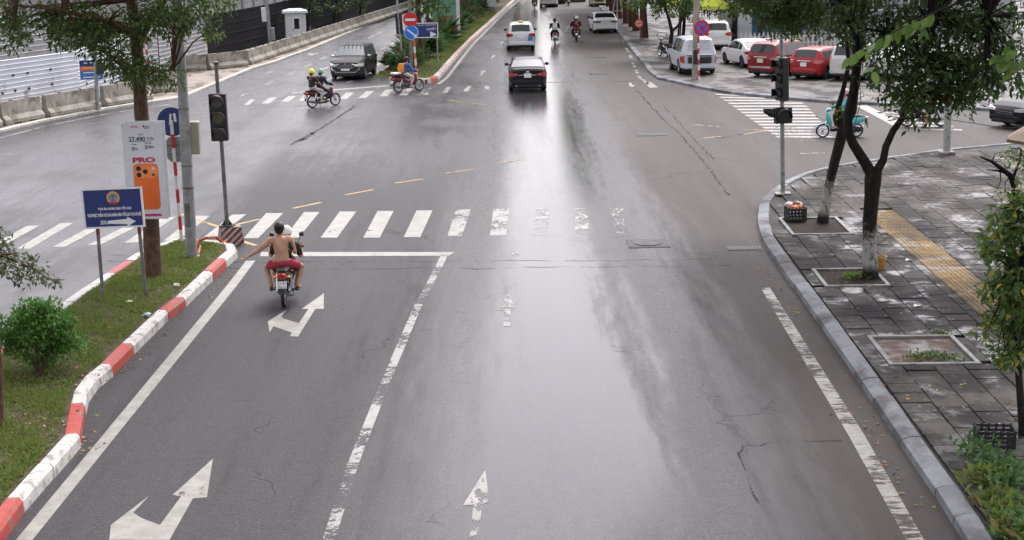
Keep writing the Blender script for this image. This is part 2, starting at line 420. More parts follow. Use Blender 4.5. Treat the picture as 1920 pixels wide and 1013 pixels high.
# --- crosswalks and stop lines
for q in ([(457, 447), (484, 447), (531, 400), (499, 400)], [(533, 446), (560, 446), (599, 398), (570, 398)], [(601, 446), (632, 446), (668, 397), (637, 397)],
          [(681, 446), (712, 446), (738, 396), (708, 396)], [(757, 445), (788, 445), (811, 395), (781, 395)]): mark('crosswalk_stripe', q, WHITE)
for q in ([(839, 443), (866, 443), (883, 393), (855, 393)], [(919, 442), (949, 442), (955, 392), (925, 392)]): mark('crosswalk_stripe', q, WHITE_W)
for q in ([(1000, 442), (1028, 442), (1030, 391), (1006, 391)], [(1078, 441), (1105, 441), (1102, 391), (1078, 391)], [(1150, 441), (1172, 441), (1168, 391), (1146, 391)]): mark('crosswalk_stripe', q, WHITE_VW)
for q in ([(-33, 470), (-8, 469), (75, 423), (50, 424)], [(31, 467), (57, 467), (138, 418), (113, 419)], [(98, 464), (123, 463), (212, 415), (187, 416)], [(165, 460), (190, 459), (285, 411), (260, 412)],
          [(233, 456), (258, 455), (330, 407), (304, 408)], [(306, 452), (333, 451), (394, 405), (367, 405)], [(380, 447), (407, 446), (462, 402), (435, 403)]): mark('crosswalk_stripe', q, WHITE)
for i, (a, b, c, d) in enumerate(((215, 740, 295, 700), (337, 730, 450, 687), (475, 718, 585, 676), (600, 712, 690, 672), (745, 704, 850, 662), (883, 698, 990, 652), (1018, 690, 1132, 643), (1170, 678, 1265, 632), (1308, 672, 1405, 622), (1455, 668, 1535, 620), (1612, 654, 1675, 615), (1760, 645, 1810, 610), (1905, 640, 1945, 606))):
    wz = 55 if 0 < i < 10 else 34
    p = [(a, b), (a + wz, b), (c, d), (c - wz, d)]
    mark('crosswalk_stripe', [(400 + x / 3.752, y / 3.752) for x, y in p], WHITE if i < 9 else WHITE_W)
for i in range(15):
    t = i / 14; L = (1342 + 113 * t, 177 + 80 * t); R_ = (1398 + 110 * min(t / .22, 1) + 58 * max(0, (t - .22) / .78), 180 + 14 * min(t / .22, 1) + 63 * max(0, (t - .22) / .78))
    dy = 1.1 + .5 * t
    mark('crosswalk_stripe', [(L[0] + 3, L[1] + dy), (R_[0] + 3, R_[1] + dy), (R_[0] - 3, R_[1] - dy), (L[0] - 3, L[1] - dy)], WHITE if i < 11 else WHITE_W)
for i in range(6):
    mark('crosswalk_stripe', [(1648 + 14 * i, 213 + 6.2 * i), (1726 + 16 * i, 214 + 6.2 * i), (1722 + 16 * i, 211.4 + 6.2 * i), (1643 + 14 * i, 210.6 + 6.2 * i)], WHITE_W)
mark('stop_line', [(1606, 199), (1624, 197), (1690, 229), (1676, 237)], WHITE)
mark('stop_line', [(487, 481), (842, 480), (852, 473), (490, 473)], WHITE)
mark('stop_line', [(905, 480), (972, 480), (972, 473), (905, 473)], WHITE_H)
mark('stop_line', [(616, 171), (728, 162), (728, 160), (616, 168.5)], WHITE)
mark('stop_line', [(548, 175.5), (580, 173.5), (580, 171.5), (548, 173.5)], WHITE_W)
mark('stop_line', [(1218, 165), (1234, 164), (1220, 154), (1210, 155)], WHITE)
# --- lane lines
mark('edge_line', [(30, 1013), (61, 1013), (441, 540), (479, 489), (461, 490), (422, 540)], WHITE)
band('edge_line', [(20, 1025), (-30, 1085)], .24, WHITE)
LW = marking_material('lane_paint_worn', (.38, .37, .345), .4, stretch=(1, .8, 1)); LF = marking_material('lane_paint_faint', (.36, .35, .33), .56, stretch=(1, 1.2, 1))
for pts, m_ in (([(833, 479), (822, 502)], LW), ([(821, 504), (786, 570)], LF), ([(785, 571), (735, 688)], LW), ([(734, 690), (713, 742)], LF), ([(712, 744), (663, 868)], LW), ([(662, 870), (606, 1045)], LF)): band('lane_line', pts, .16, m_)
mark('edge_line', [(1699, 1013), (1733, 1013), (1620, 815), (1500, 628), (1450, 550), (1442, 538), (1428, 542), (1432, 550), (1478, 628), (1590, 815)], marking_material('edge_paint_banded', (.38, .37, .335), .4, stretch=(.4, 1.4, 1)))
band('edge_line', [(1716, 1013), (1745, 1065)], .28, WHITE_W)
band('edge_line', [(838, 146), (850, 130), (886, 84), (924, 46), (952, 18), (973, 1), (990, -12)], .2, WHITE)
band('edge_line', [(822, 158), (838, 146)], .2, WHITE)
band('edge_line', [(0, 259), (88, 236), (205, 213), (333, 194)], .15, WHITE_W)
for a, b in (((1166, 66), (1171, 80)), ((1174, 90), (1178, 97)), ((1181, 103), (1184, 110)), ((1186, 116), (1190, 126)), ((1192, 131), (1195, 138)), ((1196, 142), (1215, 158))): band('edge_line', [a, b], .17, WHITE_W)
for a, b, c, d in ((190, 680, 255, 650), (363, 600, 433, 570), (510, 533, 580, 503), (643, 472, 690, 450), (750, 420, 795, 400), (850, 375, 888, 360), (940, 337, 975, 322), (740, 502, 810, 472), (350, 528, 430, 498), (860, 440, 900, 420),
                   (1090, 270, 1130, 250), (1180, 350, 1210, 335), (1245, 315, 1280, 295), (1330, 345, 1360, 325), (1150, 240, 1180, 225), (1120, 465, 1180, 440), (540, 778, 640, 760), (940, 582, 980, 570)):
    band('lane_dash', [(400 + a / 3.752, b / 3.752), (400 + c / 3.752, d / 3.752)], .16, WHITE_W if a < 600 else WHITE)
band('lane_line', [(605, 157), (630, 139)], .16, WHITE)
for p in (((0, 291), (22, 289)), ((62, 280), (105, 275)), ((1060, 60), (1078, 28))): band('lane_dash', p, .1, WHITE_VW)
for y0 in (276, 300): band('lane_dash', [(1500, y0 - 12), (1558, y0 - 13)], .12, WHITE_VW)
# --- yellow box lines
for p, m_ in ((((550, 391), (602, 380)), YELLOW), (((647, 366), (700, 356)), YELLOW), (((740, 344), (793, 336)), YELLOW), (((836, 325), (888, 318)), YELLOW), (((934, 306), (982, 299)), YELLOW_W), (((430, 425), (488, 411)), YELLOW), (((374, 414), (408, 425)), YELLOW),
              (((340, 402), (372, 413)), YELLOW), (((446, 450), (480, 461)), YELLOW), (((374, 451), (398, 444)), YELLOW), (((840, 188.5), (864, 191.5)), YELLOW), (((884, 194), (912, 197)), YELLOW), (((775, 176), (789, 179)), YELLOW_W), (((1302, 234), (1350, 238)), YELLOW_W),
              (((1312, 260), (1352, 256)), YELLOW_W), (((1392, 243), (1446, 245)), YELLOW_W), (((1396, 252), (1440, 245)), YELLOW_W)): band('yellow_dash', p, .13, m_, .0055)
# --- arrows on the lanes
def z7(pts): return [(430 + x / 3.895, 380 + y / 3.895) for x, y in pts]
mark('turn_arrow', z7([(443, 978), (502, 980), (628, 778), (690, 778), (690, 664), (528, 778), (578, 778), (508, 882), (400, 850), (378, 834), (425, 780), (282, 870), (294, 950), (322, 905), (455, 950)]), WHITE, .0045)
mark('turn_arrow', [(205, 1013), (318, 1013), (362, 935), (388, 933), (399, 861), (322, 930), (340, 931), (300, 985), (265, 972), (250, 962), (280, 930), (208, 985)], WHITE, .0045)
for q in ([(934, 582), (953, 550), (968, 582), (958, 582), (957, 612), (944, 612), (945, 582)],): mark('straight_arrow', q, WHITE_W, .0045)
for q in ([(868, 948), (910, 882), (917, 940), (905, 946), (895, 1013), (880, 1013), (888, 948)],): mark('straight_arrow', q, WHITE_H, .0045)
def z3(pts): return [(860 + x / 5.332, y / 5.332) for x, y in pts]
mark('straight_arrow', z3([(48, 915), (75, 918), (132, 862), (100, 862)]), WHITE, .0045)
for cx_, cy_, s_ in ((238, 728, 1.), (342, 572, .75), (430, 432, .55)):
    mark('straight_arrow', z3([(cx_ - 28 * s_, cy_ + 28 * s_), (cx_ - 12 * s_, cy_ + 28 * s_), (cx_ + 14 * s_, cy_ - 5 * s_), (cx_ + 34 * s_, cy_ - 3 * s_), (cx_ + 24 * s_, cy_ - 28 * s_), (cx_ - 26 * s_, cy_ - 8 * s_), (cx_ - 8 * s_, cy_ - 6 * s_)]), WHITE, .0045)
mark('turn_arrow', z3([(1700, 830), (1728, 828), (1732, 850), (1760, 852), (1745, 870), (1715, 868), (1705, 850)]), WHITE, .0045)
mark('turn_arrow', [(575, 103), (583, 99), (587, 101), (596, 98.5), (597, 100.5), (588, 103), (586, 105)], WHITE, .0045)
mark('turn_arrow', [(704, 123), (714, 117), (728, 117), (728, 119), (715, 119.5), (706, 125)], WHITE, .0045)
# --- resurfaced trench, patches, drain covers
TRENCH = paver_material('asphalt_patch', (.022, .022, .024), (.04, .039, .041), 0, .42, .7)
CRACK, nt_, b_ = newmat('road_seam')
ps_ = nd(nt_, 'ShaderNodeNewGeometry').outputs['Position']; b_.inputs['Base Color'].default_value = (.010, .009, .010, 1); b_.inputs['Roughness'].default_value = .7; b_.inputs['Specular IOR Level'].default_value = .2
mk_ = ramp(nt_, mth(nt_, 'ADD', mth(nt_, 'MULTIPLY', noise(nt_, ps_, 11, 6, .75), .6), mth(nt_, 'MULTIPLY', noise(nt_, ps_, 1.3, 3), .4)), .44, .56, .95, .12)
nt_.links.new(nd(nt_, 'ShaderNodeMixShader', {0: mk_, 1: b_.outputs[0], 2: nd(nt_, 'ShaderNodeBsdfTransparent').outputs[0]}).outputs[0], [n_ for n_ in nt_.nodes if n_.type == 'OUTPUT_MATERIAL'][0].inputs[0])
def seam(pts, wd, m=None):
    P_ = PG(pts); fine_ = [P_[0]]
    for a, b in zip(P_, P_[1:]):
        k = max(2, int((b - a).length / .35))
        for i in range(1, k + 1): fine_.append(a.lerp(b, i / k) + Vector((random.gauss(0, .03), random.gauss(0, .05), 0)))
    vs = []; fs = []
    for i, p in enumerate(fine_):
        t = (fine_[min(i + 1, len(fine_) - 1)] - fine_[max(i - 1, 0)]).normalized(); n = Vector((-t.y, t.x, 0)) * wd * random.uniform(.2, .75); vs += [Vector((p.x + n.x, p.y + n.y, .0035)), Vector((p.x - n.x, p.y - n.y, .0035))]
    for i in range(len(fine_) - 1): fs.append((2 * i, 2 * i + 1, 2 * i + 3, 2 * i + 2))
    MB().add(vs, fs).build('road_seam', m or CRACK, ROAD, 0)
for pts, wd in (([(200, 478), (470, 493), (860, 490), (1366, 487)], .035), ([(200, 489), (470, 506), (860, 503), (1370, 498)], .035), ([(780, 159), (1000, 155), (1210, 152.5)], .2), ([(545, 272), (575, 258), (600, 242), (640, 217), (666, 198)], .14), ([(555, 266), (590, 248)], .25),
                ([(1195, 170), (1240, 222), (1275, 252), (1310, 292), (1345, 337), (1368, 368)], .07), ([(1245, 200), (1290, 250), (1340, 300)], .05), ([(1385, 850), (1398, 836), (1440, 830), (1575, 826)], .03), ([(1384, 850), (1405, 905), (1420, 945)], .03),
                ([(1345, 178), (1400, 200), (1440, 205)], .1), ([(1500, 205), (1545, 225), (1560, 240)], .1), ([(300, 262), (360, 250), (430, 244)], .05), ([(130, 232), (200, 226)], .1), ([(1340, 260), (1420, 249), (1440, 244)], .08)): seam(pts, wd)
IRON = mat('cast_iron', (.03, .03, .032), .5, .3, .3, 8, bump=.5)
def cover(px, w_, l_, label, round_=False):
    p = G(*px); r = thing('manhole_cover', label, 'manhole cover', (p.x, p.y, 0), 0)
    b = MB(); b.box((0, 0, .004), (w_, l_, .016), bev=.004); b.build('cover_frame', IRON, r)
    b = MB()
    n = int(w_ / .075)
    for i in range(n): b.box((-w_ / 2 + .05 + i * (w_ - .1) / max(1, n - 1), 0, .016), (.03, l_ - .1, .012))
    b.build('cover_ribs', IRON, r)
    if round_: MB().lathe([(.33, .012), (.34, .03), (.28, .032), (.27, .026), (.1, .026), (.09, .032), (0.01, .032)], 24).build('lid', IRON, r)
cover((1215, 457), 1.0, 1.0, 'ribbed iron manhole cover beside the faded crosswalk', True)
cover((1220, 252), 1.05, 1.0, 'rectangular iron drain cover set in the open junction')
cover((1122, 138), 1.0, 1.3, 'iron cover in the road just past the junction seam')
cover((1122, 108), .9, .9, 'small iron cover in the road short of the white parked saloon')
cover((1395, 466), .8, .45, 'slotted gutter drain below the pavement kerb')

# --- kerbs: each stone a piece
def kerb(poly, side, seg, fmat, parent, hgt=.15, wid=.26, slope=.06, name='kerb_stone', gap=.006):
    """stones along poly (outer foot line); side +1: body lies to the left of travel"""
    P_ = [Vector((p[0], p[1], 0)) for p in poly]
    L = [0]
    for a, b in zip(P_, P_[1:]): L.append(L[-1] + (b - a).length)
    def at(s):
        s = max(0, min(s, L[-1]))
        for i in range(len(P_) - 1):
            if s <= L[i + 1] + 1e-6: return P_[i].lerp(P_[i + 1], (s - L[i]) / max(1e-6, L[i + 1] - L[i]))
        return P_[-1]
    def nrm(s):
        t = (at(s + .15) - at(s - .15)).normalized(); return Vector((-t.y, t.x, 0)) * side
    segs = seg if isinstance(seg, list) else [L[-1] / round(L[-1] / seg)] * round(L[-1] / seg)
    s = 0
    for i, d in enumerate(segs):
        a, b = s + gap, s + d - gap; s += d
        k = max(1, int(d / .6)); vs = []; fs = []; dz = random.uniform(-.006, .006); dx = random.uniform(-.008, .008)
        for j in range(k + 1):
            q = a + (b - a) * j / k; p = at(q); n = nrm(q)
            for u, z in ((0, -.06), (0 + slope * .15, hgt * .72), (slope, hgt), (wid - .02, hgt), (wid, hgt - .02), (wid, -.06)):
                vs.append(p + n * (u + dx) + Vector((0, 0, z + (dz if z > 0 else 0))))
        for j in range(k):
            for e in range(6): fs.append((j * 6 + e, j * 6 + (e + 1) % 6, j * 6 + 6 + (e + 1) % 6, j * 6 + 6 + e))
        fs.append((5, 4, 3, 2, 1, 0)); fs.append(tuple(range(k * 6, k * 6 + 6)))
        MB().add(vs, fs).build(name, fmat(i), parent, 30)
def slab(name, poly, z0, z1, m, label=None):
    b = MB().prism([(p[0], p[1]) for p in poly], z0, z1)
    return tag(b.build(name, m, None, 0), label, kind='structure')
def inside(p, poly):
    c = False; n = len(poly)
    for i in range(n):
        a, b = poly[i], poly[i - 1]
        if (a[1] > p[1]) != (b[1] > p[1]) and p[0] < (b[0] - a[0]) * (p[1] - a[1]) / (b[1] - a[1]) + a[0]: c = not c
    return c
def offs(poly, d):
    out = []
    for i, p in enumerate(poly):
        t = (poly[min(i + 1, len(poly) - 1)] - poly[max(i - 1, 0)]).normalized(); out.append(p + Vector((-t.y, t.x, 0)) * d)
    return out
# near pavement on the right
rk = PG([(1855, 1110), (1802, 1013), (1754, 934), (1679, 824), (1592, 692), (1529, 600), (1466, 513), (1428, 456), (1418, 420), (1422, 388), (1440, 366), (1466, 348), (1496, 333), (1537, 322), (1589, 312), (1669, 300), (1762, 287), (1920, 272), (2100, 256)])
inner = offs(rk, -.24)
walk_poly = inner + [Vector((40, inner[-1].y, 0)), Vector((40, inner[0].y, 0))]
WALK = slab('sidewalk', walk_poly, -.04, .105, PAVER_BED, 'dark wet paved corner sidewalk')
kerb(rk, -1, 1.0, lambda i: KERB_G, WALK, .15, .30, .15)
T0 = G(1529, 600); ang = math.atan2(G(1466, 513).x - G(1754, 934).x, G(1466, 513).y - G(1754, 934).y)
ex, ey = Vector((math.cos(ang), -math.sin(ang), 0)), Vector((math.sin(ang), math.cos(ang), 0))
def loc2(p): d = Vector((p[0], p[1], 0)) - T0; return d.dot(ex), d.dot(ey)
PITS = []
for pts in ([(1549, 535), (1665, 535), (1640, 504), (1522, 506)], [(1484, 440), (1596, 434), (1570, 408), (1462, 411)], [(1672, 683), (1838, 680), (1785, 630), (1630, 637)]):
    q = [loc2(G(a, b, .15)) for a, b in pts]; us = [p[0] for p in q]; vs_ = [p[1] for p in q]
    PITS.append((min(us) + .05, max(us) - .05, min(vs_), max(vs_)))
qa = [loc2(G(a, b, .15)) for a, b in ((1646, 388), (1833, 592), (1667, 395), (1870, 578))]
tu = sum(p[0] for p in qa) / 4
def w3(u, v, z=0.): p = T0 + ex * u + ey * v; return Vector((p.x, p.y, z))
TS = .5
tile_mesh = MB().box((0, 0, -.025), (TS - .014, TS - .014, .05), bev=.006).mesh('paver', 30); tile_mesh.materials.append(PAVER)
obst = [(a - .06, b + .06, c - .06, d + .06) for a, b, c, d in PITS] + [(tu - .41, tu + .41, loc2(G(1850, 620, .15))[1] - 6.25, loc2(G(1650, 388, .15))[1] - .2)]
def clip_tile(r):
    u0, u1, v0, v1 = r
    for a, b, c, d in obst:
        if u1 > a and u0 < b and v1 > c and v0 < d:      # cut the tile back to the longest remaining piece
            opts = [(a - u0, (u0, a, v0, v1)), (u1 - b, (b, u1, v0, v1)), (c - v0, (u0, u1, v0, c)), (v1 - d, (u0, u1, d, v1))]
            k, q = max(opts, key=lambda o: o[0])
            if k < .08: return None
            u0, u1, v0, v1 = q
    return u0, u1, v0, v1
cands = []
for j in range(-26, 42):
    for i in range(0, 26):
        u = .30 + TS * (i + .5) + .01; v = j * TS + (TS / 2 if i % 2 else 0)
        r = clip_tile((u - TS / 2, u + TS / 2, v - TS / 2, v + TS / 2))
        if r is None: continue
        u, v = (r[0] + r[1]) / 2, (r[2] + r[3]) / 2; sx_, sy_ = (r[1] - r[0]) / TS, (r[3] - r[2]) / TS
        p = w3(u, v)
        if not all(inside((p + ex * a * .25 * sx_ + ey * b * .25 * sy_).to_tuple()[:2], walk_poly) for a in (-1, 1) for b in (-1, 1)): continue
        d = CROT.transposed() @ (p + Vector((0, 0, .15 - CAMH))); px, py = CX + F * d.x / -d.z, CY - F * d.y / -d.z
        if px > 2000 or py > 1060 or py < 0: continue
        cands.append((-py, sx_, sy_, p))
cands.sort(key=lambda c: c[0])
rest = MB()
for k, (_, sx_, sy_, p) in enumerate(cands):
    ro = (random.gauss(0, .011), random.gauss(0, .011), -ang + random.gauss(0, .008)); zz = .15 + random.gauss(0, .004)
    if k < 300:
        o = link('paver', tile_mesh, None, WALK); o.location = (p.x, p.y, zz); o.rotation_euler = ro; o.scale = (sx_, sy_, 1)
    else: rest.box((p.x, p.y, zz - .025), (TS * sx_ - .014, TS * sy_ - .014, .05), rot=ro)
tag(rest.build('pavers', PAVER, WALK, 0), kind='stuff')
# yellow tactile paving, ribbed tiles
tb = MB(); tb.box((0, 0, -.025), (.392, .392, .05))
for i in range(4): tb.box((-.147 + .098 * i, 0, .003), (.04, .36, .008))
tmesh = tb.mesh('tactile_tile', 0); tmesh.materials.append(TACT)
v0 = loc2(G(1850, 620, .15))[1] - 6; v1 = loc2(G(1650, 388, .15))[1]
n = int((v1 - v0) / .4)
for k in range(n):
    for s in (-.2, .2):
        p = w3(tu + s, v0 + .4 * k)
        o = link('tactile_tile', tmesh, None, WALK); o.location = (p.x, p.y, .153 + random.gauss(0, .002)); o.rotation_euler = (random.gauss(0, .006), random.gauss(0, .006), -ang)
BORD = mat('pale_pit_edging', (.20, .20, .19), .5, var=.25, nscale=4, dirt=(.08, .075, .07), dirt_amt=.3)
for k, (a, b, c, d) in enumerate(PITS):
    bed = MB(); bed.add([w3(a, c, .13), w3(b, c, .13), w3(b, d, .13), w3(a, d, .13)], [(0, 1, 2, 3)])
    pit = bed.build('tree_pit', SOIL if k < 2 else paver_material('pit_puddle', (.04, .024, .018), (.09, .05, .038), 0, .3, .7), WALK, 0)
    for (u0, v0_, u1, v1_) in ((a - .05, c - .05, b + .05, c + .03), (a - .05, d - .03, b + .05, d + .05), (a - .05, c + .03, a + .03, d - .03), (b - .03, c + .03, b + .05, d - .03)):
        p = w3((u0 + u1) / 2, (v0_ + v1_) / 2, .14)
        MB().box(p, (abs(u1 - u0), abs(v1_ - v0_), .06), rot=(0, 0, -ang), bev=.008).build('edging', BORD, pit)
# far pavement beyond the side street
fk = PG([(1092, -25), (1110, 0), (1128, 20), (1150, 55), (1163, 68), (1195, 110), (1206, 122), (1215, 136), (1232, 149), (1273, 158), (1318, 168), (1373, 178), (1451, 185), (1540, 193), (1667, 199), (1800, 206), (1920, 212), (2060, 218)])
FWALK = slab('far_sidewalk', offs(fk, .24) + [Vector((70, fk[-1].y + 1, 0)), Vector((70, 330, 0)), Vector((fk[0].x + 5, 330, 0))], -.04, .13, PAVER_FAR, 'grey paved forecourt beyond the side street')
kerb(fk, 1, 1.0, lambda i: KERB_G, FWALK, .15, .30, .12)
# site pavement on the left
lk = PG([(-120, 275), (0, 249), (88, 228), (205, 205), (333, 187), (352, 181), (409, 158), (475, 130), (517, 118), (587, 92), (666, 58), (754, 25), (800, 5), (840, -12)])
LWALK = slab('site_pavement', offs(lk, .2) + [Vector((-10, 320, 0)), Vector((-80, 320, 0)), Vector((-80, lk[0].y, 0))], -.04, .10, STRIP, 'muddy pale pavement in front of the construction hoarding')
kerb(lk, 1, 1.0, lambda i: mat('pale_kerb', (.46, .44, .40), .6, var=.2, nscale=3, bump=.2, dirt=(.2, .17, .13), dirt_amt=.2, rnd=.12), LWALK, .12, .24, .05)
# near grass island
ik = PG([(20, 1000), (47, 962), (152, 839), (161, 780), (169, 742), (212, 706), (252, 665), (317, 601), (349, 576), (400, 526), (425, 502), (446, 484)])
il = PG([(446, 484), (440, 470), (335, 461), (263, 485), (140, 569), (0, 672), (-200, 830)])
isl = offs(ik, .14) + offs(il, .12) + [Vector((-14, 17, 0)), Vector((ik[0].x - .2, 15, 0))]
isl_in = [p for p in isl]
ISL = slab('traffic_island', isl, -.04, .19, GREENBED, 'raised grass island between the two carriageways')
lens = [(b - a).length for a, b in zip(ik, ik[1:])]
kerb([ik[0] + (ik[0] - ik[1]) * 2] + ik, 1, [(ik[0] - ik[1]).length * 2 + lens[0], lens[1] * .5, lens[1] * .5, lens[2], lens[3] + lens[4], lens[5], lens[6], lens[7], lens[8], lens[9], lens[10]], lambda i: (KRED, KWHITE, KWHITE, KRED, KWHITE, KRED, KWHITE, KRED, KWHITE, KRED, KWHITE)[i], ISL, .22, .22, .05)
kerb(il, 1, 1.3, lambda i: KRED if i in (4, 9, 12) else KWHITE, ISL, .22, .24, .05)
# far grass median
mk = PG([(768, 152), (784, 157), (804, 157), (821, 152), (832, 140), (858, 109), (888, 77), (916, 51), (938, 29), (965, 4), (985, -14), (1000, -28)])
ml = [Vector((p.x - 3.5, p.y, 0)) for p in mk[4:]][::-1]
MED = slab('median', offs(mk, .14) + ml + [mk[0] + Vector((-.5, 2.5, 0))], -.04, .19, GREENBED, 'long planted grass median with red and white kerb')
tot = sum((b - a).length for a, b in zip(mk, mk[1:])); sg = []
while sum(sg) < tot - 1.4: sg += [1.3, 1.3] if len(sg) < 4 else [.95, .42]
sg.append(tot - sum(sg))
kerb(mk, 1, sg, lambda i: KRED if i % 2 == (0 if i < 4 else 1) else KWHITE, MED, .25, .27, .06)
kerb(ml + [mk[0] + Vector((-.5, 2.5, 0)), mk[0]], 1, 1.5, lambda i: KWHITE if i % 2 else KRED, MED, .24, .26, .05)

# --- grass
GRASS = leaf_material('grass_blades', (.062, .10, .02), (.165, .23, .05), .4, .6, (.19, .13, .065), .26)
def grass(name, poly, n, z, h, wd, label, bald=.0):
    xs = [p[0] for p in poly]; ys = [p[1] for p in poly]; pts = []
    while len(pts) < n:
        P_ = np.stack([RNG.uniform(min(xs), max(xs), n), RNG.uniform(min(ys), max(ys), n)], 1)
        for q in P_:
            if len(pts) >= n: break
            s = math.sin(q[0] * 2.1 + 1.3 * math.sin(q[1] * 1.7)) * math.sin(q[1] * 1.4 + q[0]) + .5 * math.sin(q[0] * 5 + q[1] * 4)
            if s > 1 - bald and random.random() < .75: continue
            if inside(q, poly): pts.append(q)
    c = np.array([(p[0], p[1], z) for p in pts]); k = len(c)
    d = RNG.normal(size=(k, 3)) * [.75, .75, .3] + [0, 0, .75]
    me = quads_mesh(name, leaf_quads(c, d, h, wd, .1))
    o = link(name, me, GRASS); tag(o, label, 'grass', kind='stuff'); return o
vis = [p for p in isl_in]
grass('grass', [p for p in offs(ik, .3)] + [p for p in offs(il, .3)][:-1] + [Vector((-11.5, 22, 0)), Vector((-8, 18, 0))], 64000, .185, .09, .024, 'short patchy grass on the near traffic island', .85)
mm = offs(mk, .32)
grass('grass', mm[:9] + [p + Vector((-3.0, 0, 0)) for p in mm[3:9]][::-1], 24000, .185, .12, .05, 'grass strip on the far median beside its painted kerb', .2)
# ================================================================== VEHICLES
RUBBER = mat('tyre_rubber', (.018, .018, .019), .6, var=.2, bump=.2)
RIM = mat('alloy', (.42, .43, .44), .3, .8, .1)
RIMD = mat('dark_alloy', (.10, .10, .105), .35, .7, .1)
CHROME = mat('chrome', (.62, .62, .63), .15, 1, .05)
BLACKP = mat('black_plastic', (.016, .016, .017), .45, var=.2)
UNDER = mat('underbody', (.01, .01, .01), .8)
GLASS = glass_mat('dark_glass')
GLASSL = glass_mat('light_glass', (.10, .115, .12))
REDL = mat('red_lamp', (.42, .012, .015), .12, coat=.8)
AMBER = mat('amber_lamp', (.7, .22, .02), .15, coat=.6)
CLEARL = mat('clear_lamp', (.62, .64, .66), .1, .3, coat=.9)
PLATE = mat('number_plate', (.74, .74, .72), .4, var=.05)
INK = mat('plate_ink', (.02, .02, .022), .5)

def lerp_prof(prof, y):
    if y <= prof[0][0]: return prof[0][1]
    for (a, za), (b, zb) in zip(prof, prof[1:]):
        if y <= b: return za + (zb - za) * (y - a) / (b - a)
    return prof[-1][1]
def wheel(parent, c, r, wd, rim_m, side=1, spokes=5, name='wheel', wire=False):
    """tyre with its rim as a sub-part; axle along x"""
    M = Matrix.Translation(c) @ Matrix.Rotation(math.pi / 2, 4, 'Y')
    t = r * (.36 if not wire else .2); b = MB()
    prof = [(r - t, -wd * .42), (r - t * .35, -wd * .5), (r - t * .08, -wd * .38), (r, -wd * .2), (r, wd * .2), (r - t * .08, wd * .38), (r - t * .35, wd * .5), (r - t, wd * .42), (r - t, -wd * .42)]
    b.lathe(prof, 24, M, cap=False); w_ = b.build(name, RUBBER, parent)
    q = MB(); ri = r - t * .98
    q.lathe([(ri, -wd * .4), (ri * .93, -wd * .42), (ri * .9, -wd * .3), (ri * .9, wd * .3), (ri * .93, wd * .42), (ri, wd * .4)], 24, M, cap=False)
    if wire:
        q.lathe([(ri * .22, -wd * .7), (ri * .22, wd * .7)], 10, M)
        for k in range(spokes):
            a = 2 * math.pi * k / spokes; q.tube([(wd * .4 * (1 if k % 2 else -1), ri * .2 * math.cos(a), ri * .2 * math.sin(a)), (0, ri * .95 * math.cos(a + .15), ri * .95 * math.sin(a + .15))], .006 if spokes > 8 else .016, 4, Matrix.Translation(c))
    else:
        for k in range(spokes):
            a = 2 * math.pi * k / spokes
            q.box((side * wd * .34, ri * .5 * math.cos(a), ri * .5 * math.sin(a)), (.03, ri * .95, ri * .26), Matrix.Translation(c), rot=(a, 0, 0))
        q.lathe([(ri * .22, -wd * .3), (ri * .22, wd * .43)] if side > 0 else [(ri * .22, -wd * .43), (ri * .22, wd * .3)], 12, M)
    q.build('rim', rim_m, w_)
    if not wire:
        MB().lathe([(ri * .9, -.02), (ri * .9, .02)], 20, M).build('brake_disc', UNDER, w_)
    return w_
